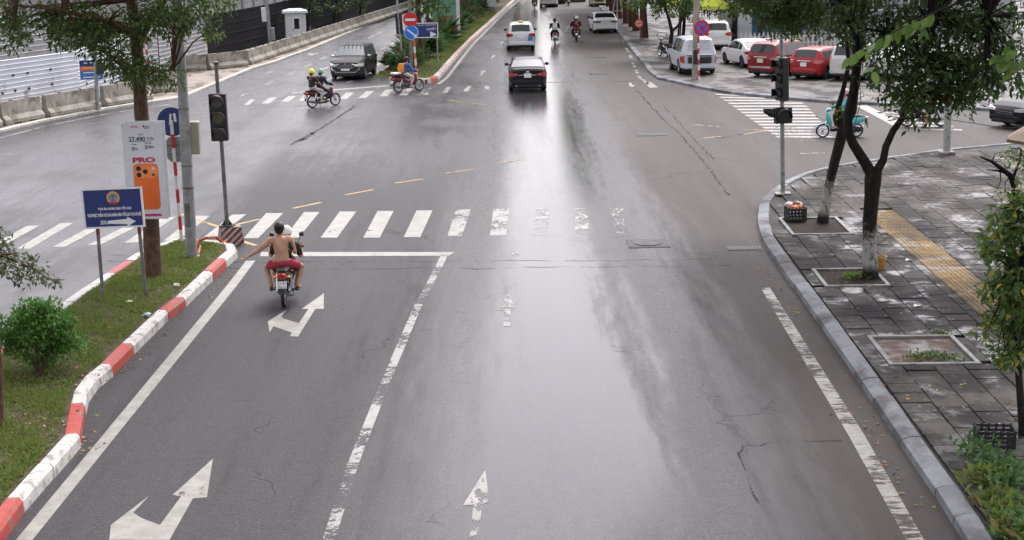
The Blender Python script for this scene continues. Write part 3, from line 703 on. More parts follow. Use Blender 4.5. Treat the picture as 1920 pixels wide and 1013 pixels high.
def car(name, label, loc, rz, col, L=4.6, W=1.8, prof=None, belt=.95, sill=.24, wr=.32, ax=(-1.35, 1.35), rwin=None, fwin=None, side=None, tail=None, head=None, two=None, rim=RIM, rails=False, plate=True, spare=False, trim=None, plate_col=None, group=None, bump_m=None, glass=GLASS, chrome_bar=False, rglass=None, grille=True, cat='car'):
    t = thing(name, label, cat, loc, rz, group)
    hl = L / 2
    def zbot(y):
        z = sill
        for a in ax:
            d = wr * 1.16; q = y - a
            if abs(q) < d: z = max(z, wr + math.sqrt(d * d - q * q) * .98 if True else 0)
        e = max(0, abs(y) - (hl - .3)) / .3
        return max(z, sill + .10 * e * e)
    def wid(y):
        e = max(0, abs(y) - (hl - .55)) / .55
        return W / 2 * (1 - .17 * e ** 2.4)
    def zt(y): return lerp_prof(prof, y)
    def xs(y, z):
        wv = wid(y); b = min(belt, zt(y) - .05)
        if z <= b:
            k = (z - sill) / max(.05, belt - sill); return wv * (.95 + .05 * math.sin(min(1, max(0, k)) * math.pi * .85))
        return wv * (.95 + .05 * math.sin(math.pi * .85)) - (z - b) * .34
    ys = sorted(set([round(-hl + L * i / 64, 4) for i in range(65)] + [p[0] for p in prof]))
    b = MB(); vs = []; fs = []; m_ = 0
    for y in ys:
        z0, z1 = zbot(y), zt(y); bl = min(belt, z1 - .05); z0 = min(z0, bl - .05)
        zz = [z0, z0 + (bl - z0) * .3, z0 + (bl - z0) * .6, z0 + (bl - z0) * .88, bl]
        top = z1 - .045
        zz += [bl + (top - bl) * .33, bl + (top - bl) * .66, top]
        row = [(xs(y, z), z) for z in zz]
        xe = row[-1][0]; row += [(xe - .05, z1 - .012), (xe * .72, z1 + .006), (xe * .36, z1 + .018), (0, z1 + .022)]
        full = row + [(-x, z) for x, z in row[-2::-1]]; m_ = len(full)
        vs += [(x, y, z) for x, z in full]
    for i in range(len(ys) - 1):
        for k in range(m_ - 1): fs.append((i * m_ + k, i * m_ + k + 1, (i + 1) * m_ + k + 1, (i + 1) * m_ + k))
    fs.append(tuple(range(m_))); fs.append(tuple(range((len(ys) - 1) * m_, len(ys) * m_)))
    b.add(vs, fs); PB = paint_mat('car_paint_' + name + '_%d' % len(MATS), col); b.build('body', PB, t, 38)
    u = MB(); u.box((0, 0, .33), (W * .86, L * .94, .3)); u.box((0, 0, .55), (W * .6, L * .8, .3)); u.build('underbody', UNDER, t)
    for a in ax:
        for s in (-1, 1): wheel(t, (s * (W / 2 - .12), a, wr), wr, .21, rim, s)
    def panel(nm, y0, y1, k0, k1, m=glass, n=8, off=.012):      # glass over the top surface between two stations
        vs = []; fs = []
        for i in range(n + 1):
            y = y0 + (y1 - y0) * i / n; z1 = zt(y); xe = xs(y, z1 - .045) - .05; k = k0 + (k1 - k0) * i / n
            for j in range(7): x = xe * k * (j / 3 - 1); vs.append((x, y, z1 + .022 * (1 - (j / 3 - 1) ** 2) + off))
        for i in range(n):
            for j in range(6): fs.append((i * 7 + j, i * 7 + j + 1, i * 7 + 8 + j, i * 7 + 7 + j))
        return MB().add(vs, fs).build(nm, m, t)
    if fwin: panel('windscreen', fwin[0], fwin[1], .97, .99)
    if rwin:
        slope = abs(zt(rwin[1]) - zt(rwin[0])) / max(.01, rwin[1] - rwin[0])
        panel('rear_window', rwin[0], rwin[1], *((.97, .92) if slope < 1 else (.84, .86)), m=rglass or glass, off=.014)
    for s in (-1, 1):
        for y0, y1 in side or ():
            vs = []; fs = []; n = 8
            for i in range(n + 1):
                y = y0 + (y1 - y0) * i / n; lo = belt + .02; hi = max(lo + .01, zt(y) - .10)
                for z in (lo, (lo + hi) / 2, hi): vs.append((s * (xs(y, z) + .006), y, z))
            for i in range(n):
                for j in range(2): fs.append((i * 3 + j, i * 3 + j + 1, i * 3 + 4 + j, i * 3 + 3 + j))
            MB().add(vs, fs).build('side_window', glass, t)
        wy = (fwin[0] + .18 * (fwin[1] - fwin[0])) if fwin else .8
        MB().loft([(wy - .02 + .25, .11, belt + .03, belt + .17, s * (W / 2 + .07)), (wy + .1 + .25, .1, belt + .04, belt + .16, s * (W / 2 + .07)), (wy + .16 + .25, .05, belt + .07, belt + .13, s * (W / 2 + .06))], 10).build('mirror', bump_m or BLACKP, t)
        # lamps wrap the corners
        tz0, tz1, tin, tm = tail; zm = (tz0 + tz1) / 2
        lam = []
        n = 6
        for i in range(n + 1):
            k = i / n; x = W / 2 * (tin + (1.012 - tin) * min(1, k * 1.25)); y = -hl - .012 if k < .6 else -hl - .012 + (k - .6) / .4 * .42
            ins = wid(y) + .014; x = min(x, ins) if k < .6 else ins
            f = .55 + .45 * min(1, k * 2)
            if k > .7: f *= 1 - (k - .7) * 1.2
            lam.append((x, y, zm - (tz1 - tz0) / 2 * f, zm + (tz1 - tz0) / 2 * f))
        vs = []; fs = []
        for x, y, a, c in lam: vs += [(s * x, y, a), (s * x, y, c), (s * (x - .08), y + .06, a), (s * (x - .08), y + .06, c)]
        for i in range(n): fs += [(4 * i, 4 * i + 1, 4 * i + 5, 4 * i + 4), (4 * i + 1, 4 * i + 3, 4 * i + 7, 4 * i + 5), (4 * i, 4 * i + 2, 4 * i + 6, 4 * i + 4)]
        MB().add(vs, fs).build('tail_light', tm, t)
        hz0, hz1 = head; vs = []; fs = []
        for i in range(n + 1):
            k = i / n; y = hl + .014 if k < .55 else hl + .014 - (k - .55) / .45 * .42; x = min(W / 2 * (.5 + k * .9), wid(y) + .014)
            if k >= .55: x = wid(y) + .014
            h_ = (hz1 - hz0) / 2 * (.5 + .5 * k); zc = (hz0 + hz1) / 2 + .05 * k
            vs += [(s * x, y, zc - h_), (s * x, y, zc + h_), (s * (x - .08), y - .06, zc + h_)]
        for i in range(n): fs += [(3 * i, 3 * i + 1, 3 * i + 4, 3 * i + 3), (3 * i + 1, 3 * i + 2, 3 * i + 5, 3 * i + 4)]
        MB().add(vs, fs).build('headlight', CLEARL, t)
        for y0 in (-.15, -1.0): MB().box((s * (xs(y0, belt - .12) + .01), y0, belt - .12), (.03, .18, .03), bev=.008).build('door_handle', CHROME, t)
    # bumpers, grille, plate
    bm_ = MB(); bm_.loft([(-hl - .045, W * .36, .36, .52), (-hl - .03, W * .42, .30, .58), (-hl + .18, W * .46, .28, .6)], 14, pw=4); bm_.build('rear_bumper', trim or PB, t)
    MB().loft([(-hl - .05, W * .36, .26, .36), (-hl + .1, W * .42, .24, .36)], 12, pw=4).build('diffuser', BLACKP, t)
    bm_ = MB(); bm_.loft([(hl + .045, W * .34, .32, .46), (hl + .03, W * .4, .26, .5), (hl - .18, W * .45, .24, .52)], 14, pw=4); bm_.build('front_bumper', PB, t)
    MB().loft([(hl + .05, W * .32, .25, .36), (hl - .1, W * .4, .23, .36)], 12, pw=4).build('air_dam', BLACKP, t)
    if grille:
        gr = MB(); gr.box((0, hl + .012, (head[0] + head[1]) / 2 - .06), (W * .5, .05, .26), bev=.02)
        gr.build('grille', BLACKP, t)
        gb = MB()
        for k in range(3): gb.box((0, hl + .042, (head[0] + head[1]) / 2 - .13 + .07 * k), (W * .46, .014, .016))
        gb.build('grille_bar', CHROME, t)
    if plate:
        pz = plate if not isinstance(plate, bool) else .72
        p = MB().box((0, -hl - .025, pz), (.34 if pz > .6 else .5, .02, .2 if pz > .6 else .12), bev=.006).build('number_plate', plate_col or PLATE, t)
        if chrome_bar: MB().box((0, -hl - .02, pz + .16), (W * .42, .035, .05), bev=.012).build('trim_bar', CHROME, t)
    if two: two(t)
    if rails:
        for s in (-1, 1): MB().tube([(s * .62, -hl + .5, prof_max(prof) + .0), (s * .62, -hl + .6, prof_max(prof) + .07), (s * .62, .3, prof_max(prof) + .07), (s * .62, .45, prof_max(prof) - .01)], .02, 6).build('roof_rail', rails if isinstance(rails, bpy.types.Material) else CHROME, t)
    return t
def prof_max(p): return max(z for _, z in p)

SEDAN = dict(L=4.8, W=1.82, belt=.96, wr=.33, ax=(-1.36, 1.40), prof=[(-2.4, .99), (-2.32, 1.07), (-1.80, 1.10), (-1.05, 1.42), (-.2, 1.475), (.3, 1.45), (1.2, 1.03), (1.95, .93), (2.28, .80), (2.4, .68)],
             rwin=(-1.76, -1.1), fwin=(.42, 1.14), side=((-1.55, -1.15), (-1.08, -.22), (-.14, .85)), tail=(.74, .92, .52, REDL), head=(.6, .76))
SUV = dict(L=4.6, W=1.82, belt=1.06, wr=.35, ax=(-1.35, 1.38), prof=[(-2.3, 1.05), (-2.24, 1.14), (-2.02, 1.60), (-1.75, 1.69), (-.4, 1.72), (.2, 1.69), (1.15, 1.14), (1.85, 1.03), (2.2, .9), (2.3, .76)],
           rwin=(-2.22, -2.0), fwin=(.3, 1.08), side=((-1.85, -1.25), (-1.17, -.25), (-.17, .8)), tail=(.86, 1.1, .55, REDL), head=(.72, .9), sill=.28)
HATCH = dict(L=4.1, W=1.72, belt=.95, wr=.31, ax=(-1.25, 1.27), prof=[(-2.05, .94), (-2.0, 1.03), (-1.72, 1.40), (-1.35, 1.48), (-.3, 1.50), (.15, 1.47), (1.05, 1.02), (1.65, .9), (1.95, .78), (2.05, .66)],
             rwin=(-1.98, -1.7), fwin=(.26, .98), side=((-1.5, -1.08), (-1.0, -.2), (-.12, .72)), tail=(.78, 1.0, .58, REDL), head=(.6, .78))
COUPE = dict(L=4.3, W=1.78, belt=.92, wr=.31, ax=(-1.3, 1.3), prof=[(-2.15, .92), (-2.08, .99), (-1.5, 1.16), (-.8, 1.38), (-.1, 1.43), (.3, 1.38), (1.15, .98), (1.75, .87), (2.05, .74), (2.15, .63)],
             rwin=(-1.9, -1.0), fwin=(.4, 1.08), side=((-1.2, -.75), (-.68, .75)), tail=(.72, .9, .55, REDL), head=(.58, .74))
BOXY = dict(L=4.75, W=1.87, belt=1.12, wr=.38, ax=(-1.38, 1.4), prof=[(-2.37, 1.08), (-2.34, 1.2), (-2.2, 1.76), (-2.05, 1.83), (-.4, 1.86), (.3, 1.82), (.95, 1.2), (1.9, 1.13), (2.3, 1.0), (2.37, .86)],
            rwin=(-2.335, -2.2), fwin=(.38, .9), side=((-2.0, -1.3), (-1.2, -.32), (-.24, .62)), tail=(.62, .98, .84, REDL), head=(.82, 1.02), sill=.36)
def at(px, py, z=0.): p = G(px, py, z); return (p.x, p.y, z)
def up_road(px, py, back, z=0.):        # centre of a vehicle whose rear foot is at the pixel and that points up the road
    p = G(px, py, z); return (p.x, p.y + back, z)

# ================================================================== MOTORCYCLES
def moto(name, label, loc, rz, col, lean=0., scale=1., style='underbone', rimm=None, plate_text=None, box=None, seat_m=None, group=None, lite=False, wire=True):
    t = thing(name, label, 'scooter' if style == 'scooter' else 'motorbike', loc, rz, group)
    t.rotation_euler = (0, lean, rz); t.scale = (scale,) * 3
    P = paint_mat('bike_paint_%02d_%02d_%02d' % tuple(int(c * 99) for c in col), col)
    sc_ = style == 'scooter'; R_ = .25 if sc_ else .285; yr, yf = (-.56, .66) if sc_ else (-.60, .64)
    S_ = seat_m or BLACKP; rimm = rimm or RIM
    for y in (yr, yf): wheel(t, (0, y, R_), R_, .1 if sc_ else .075, rimm, 1, 5 if sc_ or not wire else 18, wire=True)
    hz = 1.02
    for s in (-1, 1): MB().tube([(s * .07, yf, R_), (s * .06, yf - .16, .66), (s * .05, yf - .22, .86)], [.022, .024, .024], 8).build('fork_leg', CHROME, t)
    MB().loft([(yf - .30, .03, .34, .44), (yf - .2, .06, .5, .56), (yf, .065, R_ * 2 + .0, R_ * 2 + .035), (yf + .16, .055, R_ * 1.82, R_ * 1.86), (yf + .27, .03, R_ * 1.35, R_ * 1.38)], 10).build('front_mudguard', P, t)
    if sc_:
        MB().loft([(.30, .06, .30, .34), (.36, .17, .30, .62), (.42, .2, .40, .84), (.48, .17, .52, .96), (.56, .08, .62, .9)], 14, pw=3).build('leg_shield', P, t)
        MB().loft([(-.20, .15, .22, .30), (.10, .17, .22, .29), (.38, .15, .22, .3)], 10, pw=4).build('floorboard', BLACKP, t)
        MB().loft([(-.92, .05, .66, .74), (-.8, .13, .56, .78), (-.45, .18, .42, .76), (-.18, .16, .3, .72), (-.1, .12, .28, .64)], 14, pw=3).build('tail_fairing', P, t)
        MB().loft([(-.84, .10, .74, .78), (-.6, .14, .74, .82), (-.2, .15, .72, .80), (.02, .09, .66, .76)], 12, pw=3).build('seat', S_, t)
        MB().loft([(.36, .1, .98, 1.04), (.44, .13, .94, 1.08), (.54, .08, .95, 1.05)], 12).build('headlight_cowl', P, t)
        MB().loft([(-.74, .06, .2, .36), (-.45, .1, .16, .4), (-.12, .09, .18, .36)], 10).build('engine', BLACKP, t)
        MB().tube([(.13, -.1, .2), (.16, -.4, .24), (.17, -.85, .34)], [.03, .05, .055], 10).build('exhaust', CHROME, t)
    else:
        MB().loft([(.14, .06, .40, .46), (.28, .13, .33, .68), (.36, .17, .38, .78), (.43, .15, .5, .84), (.5, .06, .62, .84)], 12, pw=3).build('leg_shield', P, t)
        MB().loft([(-.3, .06, .46, .60), (0, .05, .42, .54), (.3, .06, .5, .68)], 10).build('frame_spine', P, t)
        MB().loft([(-.96, .05, .68, .75), (-.8, .1, .58, .76), (-.45, .13, .5, .73), (-.2, .1, .46, .66)], 12, pw=3).build('tail_fairing', P, t)
        MB().loft([(-.90, .09, .75, .79), (-.65, .125, .74, .81), (-.25, .13, .70, .79), (.02, .07, .62, .72)], 12, pw=3).build('seat', S_, t)
        MB().loft([(.34, .08, .94, 1.0), (.42, .12, .9, 1.05), (.52, .07, .9, 1.02)], 12).build('headlight_cowl', P, t)
        MB().loft([(-.22, .09, .2, .42), (.0, .11, .19, .42), (.2, .07, .24, .38)], 10).build('engine', RIMD, t)
        for s in (-1, 1): MB().tube([(s * .1, -.1, .31), (s * .1, yr, R_)], .022, 6).build('swingarm', BLACKP, t)
        for s in (-1, 1): MB().tube([(s * .12, yr + .02, R_ + .03), (s * .13, yr + .16, .62)], .03, 8).build('shock_absorber', CHROME, t)
        MB().tube([(.12, .12, .2), (.14, -.3, .2), (.15, -.55, .25), (.155, -.9, .33), (.155, -.95, .34)], [.022, .028, .044, .046, .03], 10).build('exhaust', RIMD, t)
        MB().tube([(-.26, -.02, .22), (.26, -.02, .22)], .018, 6).build('footpeg', BLACKP, t)
        MB().tube([(-.24, -.38, .3), (.24, -.38, .3)], .016, 6).build('footpeg', BLACKP, t)
    MB().tube([(-.34, .26, hz), (-.2, .34, hz + .01), (0, .4, hz - .02), (.2, .34, hz + .01), (.34, .26, hz)], [.017, .014, .016, .014, .017], 8).build('handlebar', BLACKP, t)
    for s in (-1, 1): MB().tube([(s * .2, .34, hz), (s * .27, .36, hz + .2)], .008, 5).tube([(s * .25, .375, hz + .22), (s * .33, .365, hz + .24)], [.035, .05], 8).build('mirror', BLACKP, t)
    MB().ball((0, .53, .97), (.07, .035, .055)).build('headlight', CLEARL, t)
    MB().loft([(-.99, .05, .66, .74), (-.95, .085, .62, .75), (-.88, .09, .62, .74)], 10, pw=3).build('tail_light', REDL, t)
    for s in (-1, 1): MB().ball((s * .13, -.93, .67), (.045, .035, .028)).build('turn_signal', AMBER, t)
    MB().loft([(-.92, .06, .42, .66), (-.86, .07, .5, .66)], 8, pw=4).box((0, -.93, .45), (.13, .015, .24), rot=(rad(-18), 0, 0)).build('rear_mudguard', BLACKP, t)
    p = MB().box((0, -.965, .52), (.19, .012, .14), rot=(rad(-18), 0, 0), bev=.004).build('number_plate', PLATE, t)
    if plate_text:
        for k, tx in enumerate(plate_text):
            o = link('lettering', text_mesh(tx, 'lettering', .15, .05), INK, p); o.location = (0, -.974 + (-.011 if k else .011), .555 - k * .07); o.rotation_euler = (rad(-18), 0, 0)
    MB().tube([(-.05, -.15, .25), (-.2, -.05, .02)], .014, 6).build('kickstand', BLACKP, t) if lean == 0 and not sc_ else None
    return t

# ================================================================== PEOPLE
SKIN = mat('skin', (.45, .255, .165), .55, var=.2, nscale=7, bump=.15, bscale=25)
HAIR = mat('black_hair', (.012, .010, .009), .45, var=.3, nscale=30)
def cloth(nm, col, r=.8): return mat('cloth_' + nm, col, r, var=.2, nscale=5, bump=.25, bscale=14)
def ik2(a, b, l1, l2, pole):
    a, b = Vector(a), Vector(b); d = b - a; L = d.length
    if L > (l1 + l2) * .998: b = a + d.normalized() * (l1 + l2) * .998; d = b - a; L = d.length
    x = (l1 * l1 - l2 * l2 + L * L) / (2 * L); h = math.sqrt(max(0, l1 * l1 - x * x)); n = d.normalized()
    p = Vector(pole); p = (p - n * p.dot(n)).normalized()
    return a + n * x + p * h, b
def skin_mesh(nm, V_, E_, R_, root=0, sub=2):
    me = bpy.data.meshes.new(nm); me.from_pydata([tuple(v) for v in V_], E_, []); me.update()
    ob = bpy.data.objects.new(nm, me); COL.objects.link(ob)
    md = ob.modifiers.new('s', 'SKIN'); md.use_smooth_shade = True; md.branch_smoothing = .6
    if not me.skin_vertices:
        bpy.context.view_layer.objects.active = ob
    for i, s in enumerate(me.skin_vertices[0].data):
        r = R_[i]; s.radius = r if hasattr(r, '__len__') else (r, r); s.use_root = (i == root)
    sb = ob.modifiers.new('d', 'SUBSURF'); sb.levels = sub; sb.render_levels = sub
    dg = bpy.context.evaluated_depsgraph_get(); out = bpy.data.meshes.new_from_object(ob.evaluated_get(dg)); out.name = nm
    bpy.data.objects.remove(ob); bpy.data.meshes.remove(me)
    out.shade_smooth()
    return out
def person(label, loc, rz, seat, hands, feet, lean=.12, shirt=None, sleeves=1, pants=None, short=False, head=('hair', None), group=None, scale=1., twist=0., skirt=None, backpack=None, fingers=True, elbow_out=.5, head_turn=0., shoes=None, knees_out=.35, slim=1.):
    """seated rider in the frame of his machine (+y forward). hands / feet: left, right targets"""
    t = thing('person', label, 'person', loc, rz, group); t.scale = (scale,) * 3
    pel = Vector((0, seat[0], seat[1] + .10)); up = Vector((twist, math.sin(lean), math.cos(lean))).normalized(); rt = Vector((1, 0, -twist)).normalized()
    Vt = [pel, pel + up * .16, pel + up * .34, pel + up * .46, pel + up * .53]; Rd = [.135, .122, .135, .105, .07]
    hc = pel + up * .54 + Vector((twist * .1, .02, .085)); Vt += [hc, hc + Vector((0, .015, .075))]; Rd += [.078, .082]
    Ed = [(0, 1), (1, 2), (2, 3), (3, 4), (4, 5), (5, 6)]
    T_v, T_r, T_e = Vt[:4] + [], [.158, .150, .165, .135], [(0, 1), (1, 2), (2, 3)]
    Lg_v, Lg_r, Lg_e = [pel + up * .10, pel], [.15, .156], [(0, 1)]
    anc = []; slv = []
    for i, s in ((0, -1), (1, 1)):
        sh = pel + up * .44 + rt * s * .185; el, wr = ik2(sh, hands[i], .29, .26, Vector((s * elbow_out, -.35, -.8)))
        k = len(Vt); Vt += [sh, el, wr]; Rd += [.076, .053, .036]; Ed += [(3, k), (k, k + 1), (k + 1, k + 2)]
        hd = (wr - el).normalized(); side = Vector((0, 0, 1)).cross(hd)
        side = side.normalized() if side.length > .1 else Vector((1, 0, 0)); dn = hd.cross(side)
        pm = wr + hd * .075; Vt.append(pm); Rd.append((.036, .026)); Ed.append((k + 2, k + 3))
        if fingers:
            for f, (o_, ln) in enumerate(((-.027, .06), (-.009, .075), (.009, .072), (.026, .055))):
                q = len(Vt); b0 = pm + hd * .015 + side * o_; Vt += [b0, b0 + hd * ln * .55 + dn * .012, b0 + hd * ln * .95 + dn * .045]; Rd += [.0105, .0095, .008]; Ed += [(k + 3, q), (q, q + 1), (q + 1, q + 2)]
            q = len(Vt); b0 = wr + hd * .04 - side * s * -.03; Vt += [b0, b0 + hd * .035 + side * s * .03, b0 + hd * .065 + side * s * .035]; Rd += [.012, .0105, .009]; Ed += [(k + 2, q), (q, q + 1), (q + 1, q + 2)]
        m = len(T_v); T_v += [sh, sh.lerp(el, .75 if sleeves == 1 else 1)]; T_r += [.102, .078 if sleeves == 1 else .072]; T_e += [(3, m), (m, m + 1)]
        slv.append((sh, el, wr))
        if sleeves == 2: T_v.append(el.lerp(wr, .92)); T_r.append(.052); T_e.append((m + 1, m + 2))
        hp = pel + rt * s * .095 + Vector((0, .03, -.02)); kn, an = ik2(hp, Vector(feet[i]) + Vector((0, 0, .07)), .42, .41, Vector((s * knees_out, .9, .45)))
        k = len(Vt); Vt += [hp, kn, kn.lerp(an, .35), an, an + Vector((s * .02, .10, -.035)), an + Vector((s * .03, .19, -.045))]; Rd += [.088, .058, .056, .037, .038, .026]
        Ed += [(0, k), (k, k + 1), (k + 1, k + 2), (k + 2, k + 3), (k + 3, k + 4), (k + 4, k + 5)]; anc.append((an, s))
        m = len(Lg_v); Lg_v += [hp, hp.lerp(kn, .85) if short else kn]; Lg_r += [.108, .088 if short else .074]; Lg_e += [(1, m), (m, m + 1)]
        if not short: Lg_v += [kn.lerp(an, .5), an + (kn - an) * .08]; Lg_r += [.066, .052]; Lg_e += [(m + 1, m + 2), (m + 2, m + 3)]
    def broaden(me, k0=1.22, k1=1.42):        # ribcage wider than deep, shoulders broader than waist
        for v in me.vertices:
            d = v.co - pel; h = d.dot(up); x = d.dot(rt); dep = (d - up * h - rt * x).length
            if -.1 < h < .54 and abs(x) < .24 and dep < .17:
                f = k0 + (k1 - k0) * min(1, max(0, h / .38)); f = 1 + (f - 1) * min(1, (h + .1) / .1, (.54 - h) / .08)
                f = 1 + (f - 1) * min(1, max(0, (.24 - abs(x)) / .07)); v.co += rt * x * (f - 1); v.co -= (d - up * h - rt * x) * .12 * min(1, (h + .1) / .1, (.54 - h) / .08)
            if dep > .04 and (d - up * h - rt * x).y < 0 and .02 < h < .45:      # spine furrow, shoulder blades
                v.co.y += .016 * math.exp(-(x / .03) ** 2); v.co.y -= .014 * math.exp(-((abs(x) - .1) / .05) ** 2 - ((h - .34) / .09) ** 2)
        return me
    body = broaden(skin_mesh('body', Vt, Ed, Rd))
    f = MB()                                     # nose and ears, joined to the one body
    hm = Matrix.Translation(hc) @ Matrix.Rotation(head_turn, 4, 'Z')
    f.ball((0, .10, .03), (.016, .026, .022), hm, 8, 6)
    for s in (-1, 1): f.ball((s * .088, 0, .03), (.016, .026, .034), hm, 8, 6)
    f.ball((0, .005, .045), (.083, .1, .112), hm, 14, 10)
    bm = bmesh.new(); bm.from_mesh(body); fm = f.mesh('f'); bm.from_mesh(fm); bm.to_mesh(body); bm.free(); body.shade_smooth()
    link('body', body, SKIN, t)
    eyes = MB()
    for s in (-1, 1): eyes.ball((s * .032, .093, .052), (.013, .01, .008), hm, 6, 4)
    eyes.build('eyes', INK, t)
    if shirt:
        sm = broaden(skin_mesh('shirt', T_v, T_e, T_r)); ex_ = MB()
        for sh, el, wr in slv:
            sh2 = sh + rt * (.035 if (sh - pel).dot(rt) > 0 else -.035); ex_.ball(sh2, (.098 * slim, .098 * slim, .092 * slim), None, 14, 8); ex_.ball(sh.lerp(pel + up * .46, .45), (.12, .11, .075), None, 14, 8)
            ex_.tube([sh2, sh2.lerp(el, .5), sh.lerp(el, .8 if sleeves == 1 else 1)] + ([el.lerp(wr, .5), el.lerp(wr, .93)] if sleeves == 2 else []), [r_ * slim for r_ in [.094, .084, .074] + ([.064, .052] if sleeves == 2 else [])], 12, jit=.06)
        fm2 = ex_.mesh('x'); bm = bmesh.new(); bm.from_mesh(sm); bm.from_mesh(fm2); bm.to_mesh(sm); bm.free(); sm.shade_smooth()
        link('shirt', sm, shirt, t)
    if pants: link('shorts' if short else 'trousers', broaden(skin_mesh('trousers', Lg_v, Lg_e, Lg_r), 1.2, 1.3), pants, t)
    kind, hcol = head
    if kind == 'hair':
        h = MB(); vs = []
        h.ball((0, -.012, .075), (.097, .112, .095), hm, 16, 10); h.ball((0, -.045, .015), (.085, .068, .085), hm, 14, 8)
        me = h.mesh('hair')
        for v in me.vertices: v.co += Vector((random.gauss(0, .004), random.gauss(0, .004), random.gauss(0, .004)))
        n_ = 900; q_ = unit(RNG.normal(size=(n_, 3)) + [0, -.5, .5]); pos_ = np.array(hc) + [0, -.02, .055] + q_ * [.084, .1, .092]
        ho_ = link('hair', me, HAIR, t); st_ = link('strands', quads_mesh('strands', leaf_quads(pos_, q_ * .5 + [0, -.25, -.75] + RNG.normal(size=(n_, 3)) * .25, .026, .01, .05)), HAIR, ho_); st_['kind'] = 'stuff'
    elif kind == 'helmet':
        h = MB(); h.lathe([(.001, .205), (.05, .198), (.09, .175), (.12, .13), (.132, .07), (.134, .03), (.125, .02), (.1, .06)], 20, hm @ Matrix.Translation((0, -.01, .02)), cap=False)
        h.box((0, .135, .06), (.17, .06, .012), hm, rot=(rad(-14), 0, 0), bev=.004)
        link('helmet', h.mesh('helmet'), hcol, t)
        MB().ball((0, -.05, .0), (.08, .06, .1), hm).build('hair', HAIR, t)
    elif kind == 'hood':
        MB().ball((0, -.01, .06), (.115, .13, .14), hm).loft([(hc.z + 0, .1, -.12, .1), (hc.z - .14, .13, -.14, .1)], 12, Matrix.Translation((hc.x, hc.y, 0)), axis='Z').build('hood', hcol, t)
    for an, s in anc:
        MB().loft([(an.y - .06, .035, an.z - .085, an.z - .055, an.x), (an.y + .05, .045, an.z - .085, an.z - .05 if not shoes else an.z - .0, an.x + s * .01), (an.y + .2, .04, an.z - .08, an.z - .05, an.x + s * .03)], 10, pw=3).build('shoe' if shoes else 'sandal', shoes or BLACKP, t)
    if backpack: MB().loft([(pel.z + .08, .15, -.30, -.1), (pel.z + .3, .17, -.33, -.09), (pel.z + .5, .13, -.27, -.08)], 12, Matrix.Translation((0, pel.y + .05, 0)), axis='Z', pw=3.5).build('backpack', backpack, t)
    return t
# ------------------------------------------------------------------ cars in the road and on the forecourt
def camry_extra(t):
    MB().ball((0, -2.41, .93), (.07, .02, .05)).build('emblem', CHROME, t)
    MB().box((0, -2.415, .8), (.86, .02, .03), bev=.006).build('trim_bar', CHROME, t)
    for s in (-1, 1): MB().tube([(s * .55, -2.48, .3), (s * .55, -2.2, .32)], .035, 8).build('exhaust_pipe', CHROME, t)
S = dict(SEDAN); car('saloon_car', 'black saloon car driving away past the far crosswalk', up_road(990, 173, 2.4), 0, (.010, .010, .011), two=camry_extra, plate=.78, rim=RIM, **S)
def taxi_extra(t):
    b = MB(); b.box((.02, -1.65, 1.79), (.34, .16, .14), bev=.03).build('roof_sign', mat('yellow_sign', (.62, .5, .12), .4), t)
    BL = paint_mat('taxi_blue', (.05, .22, .45))
    MB().add([(.905, -2.1, .5), (.915, -1.85, .5), (.925, -1.78, 1.0), (.905, -2.1, 1.02)], [(0, 1, 2, 3)]).build('blue_flash', BL, t, 0)
    MB().add([(.42, -2.318, .62), (.77, -2.318, .62), (.79, -2.318, .9), (.5, -2.318, .9)], [(0, 1, 2, 3)]).build('blue_flash', BL, t, 0)
car('taxi', 'white taxi with blue flashes and roof rails driving up the road', up_road(977, 95, 2.3), 0, (.62, .63, .65), two=taxi_extra, rails=BLACKP, plate=.8, cat='taxi', **SUV)
car('saloon_car', 'white saloon parked by the kerb beside the tree trunks', up_road(1134, 63, 2.3), rad(2), (.72, .72, .71), plate=False, two=lambda t: MB().box((0, -2.33, .74), (1.4, .05, .05), bev=.01).build('light_bar', BLACKP, t), **{**SEDAN, 'tail': (.78, .92, .4, mat('smoked_lamp', (.06, .012, .014), .15))})
p = G(1118, 13); car('taxi', 'yellowish taxi parked facing down the road at the kerb', (p.x + .3, p.y + 2, 0), math.pi, (.62, .60, .36), **HATCH)
car('suv', 'white SUV driving away far up the road', up_road(1030, 14, 2.3), 0, (.66, .65, .6), plate=.8, **SUV)
car('saloon_car', 'dark car ahead and to the side of the far white SUV', up_road(1045, 8, 2.4), 0, (.03, .03, .035), **SEDAN)
car('suv', 'dark grey car far up the road near the tree row', up_road(1083, 4, 2.4), 0, (.04, .042, .048), **SUV)
# oncoming MPV
def mpv_extra(t):
    b = MB()
    for s in (-1, 1): b.box((s * .62, 2.36, .52), (.30, .05, .04), rot=(0, s * -.5, 0), bev=.01).box((s * .74, 2.33, .66), (.05, .06, .34), rot=(0, s * .35, 0), bev=.015).box((s * .5, 2.37, .80), (.32, .05, .05), rot=(0, s * .3, 0), bev=.01)
    b.build('chrome_trim', CHROME, t)
    MB().box((0, 2.39, .42), (1.1, .04, .05), bev=.01).build('skid_plate', RIM, t)
    MB().box((0, 2.395, .56), (.47, .02, .11), bev=.005).build('number_plate', PLATE, t)
    MB().prism([(0, .06), (.05, -.03), (-.05, -.03)], 0, .02, Matrix.Translation((0, 2.36, .86)) @ Matrix.Rotation(math.pi / 2, 4, 'X')).build('emblem', CHROME, t)
    rb = MB()
    for k in range(5): rb.box((-.45 + .22 * k, -.5, 1.745), (.04, 1.9, .02), bev=.006)
    rb.build('roof_rib', mat('roof_pressing', (.10, .10, .10), .35), t)
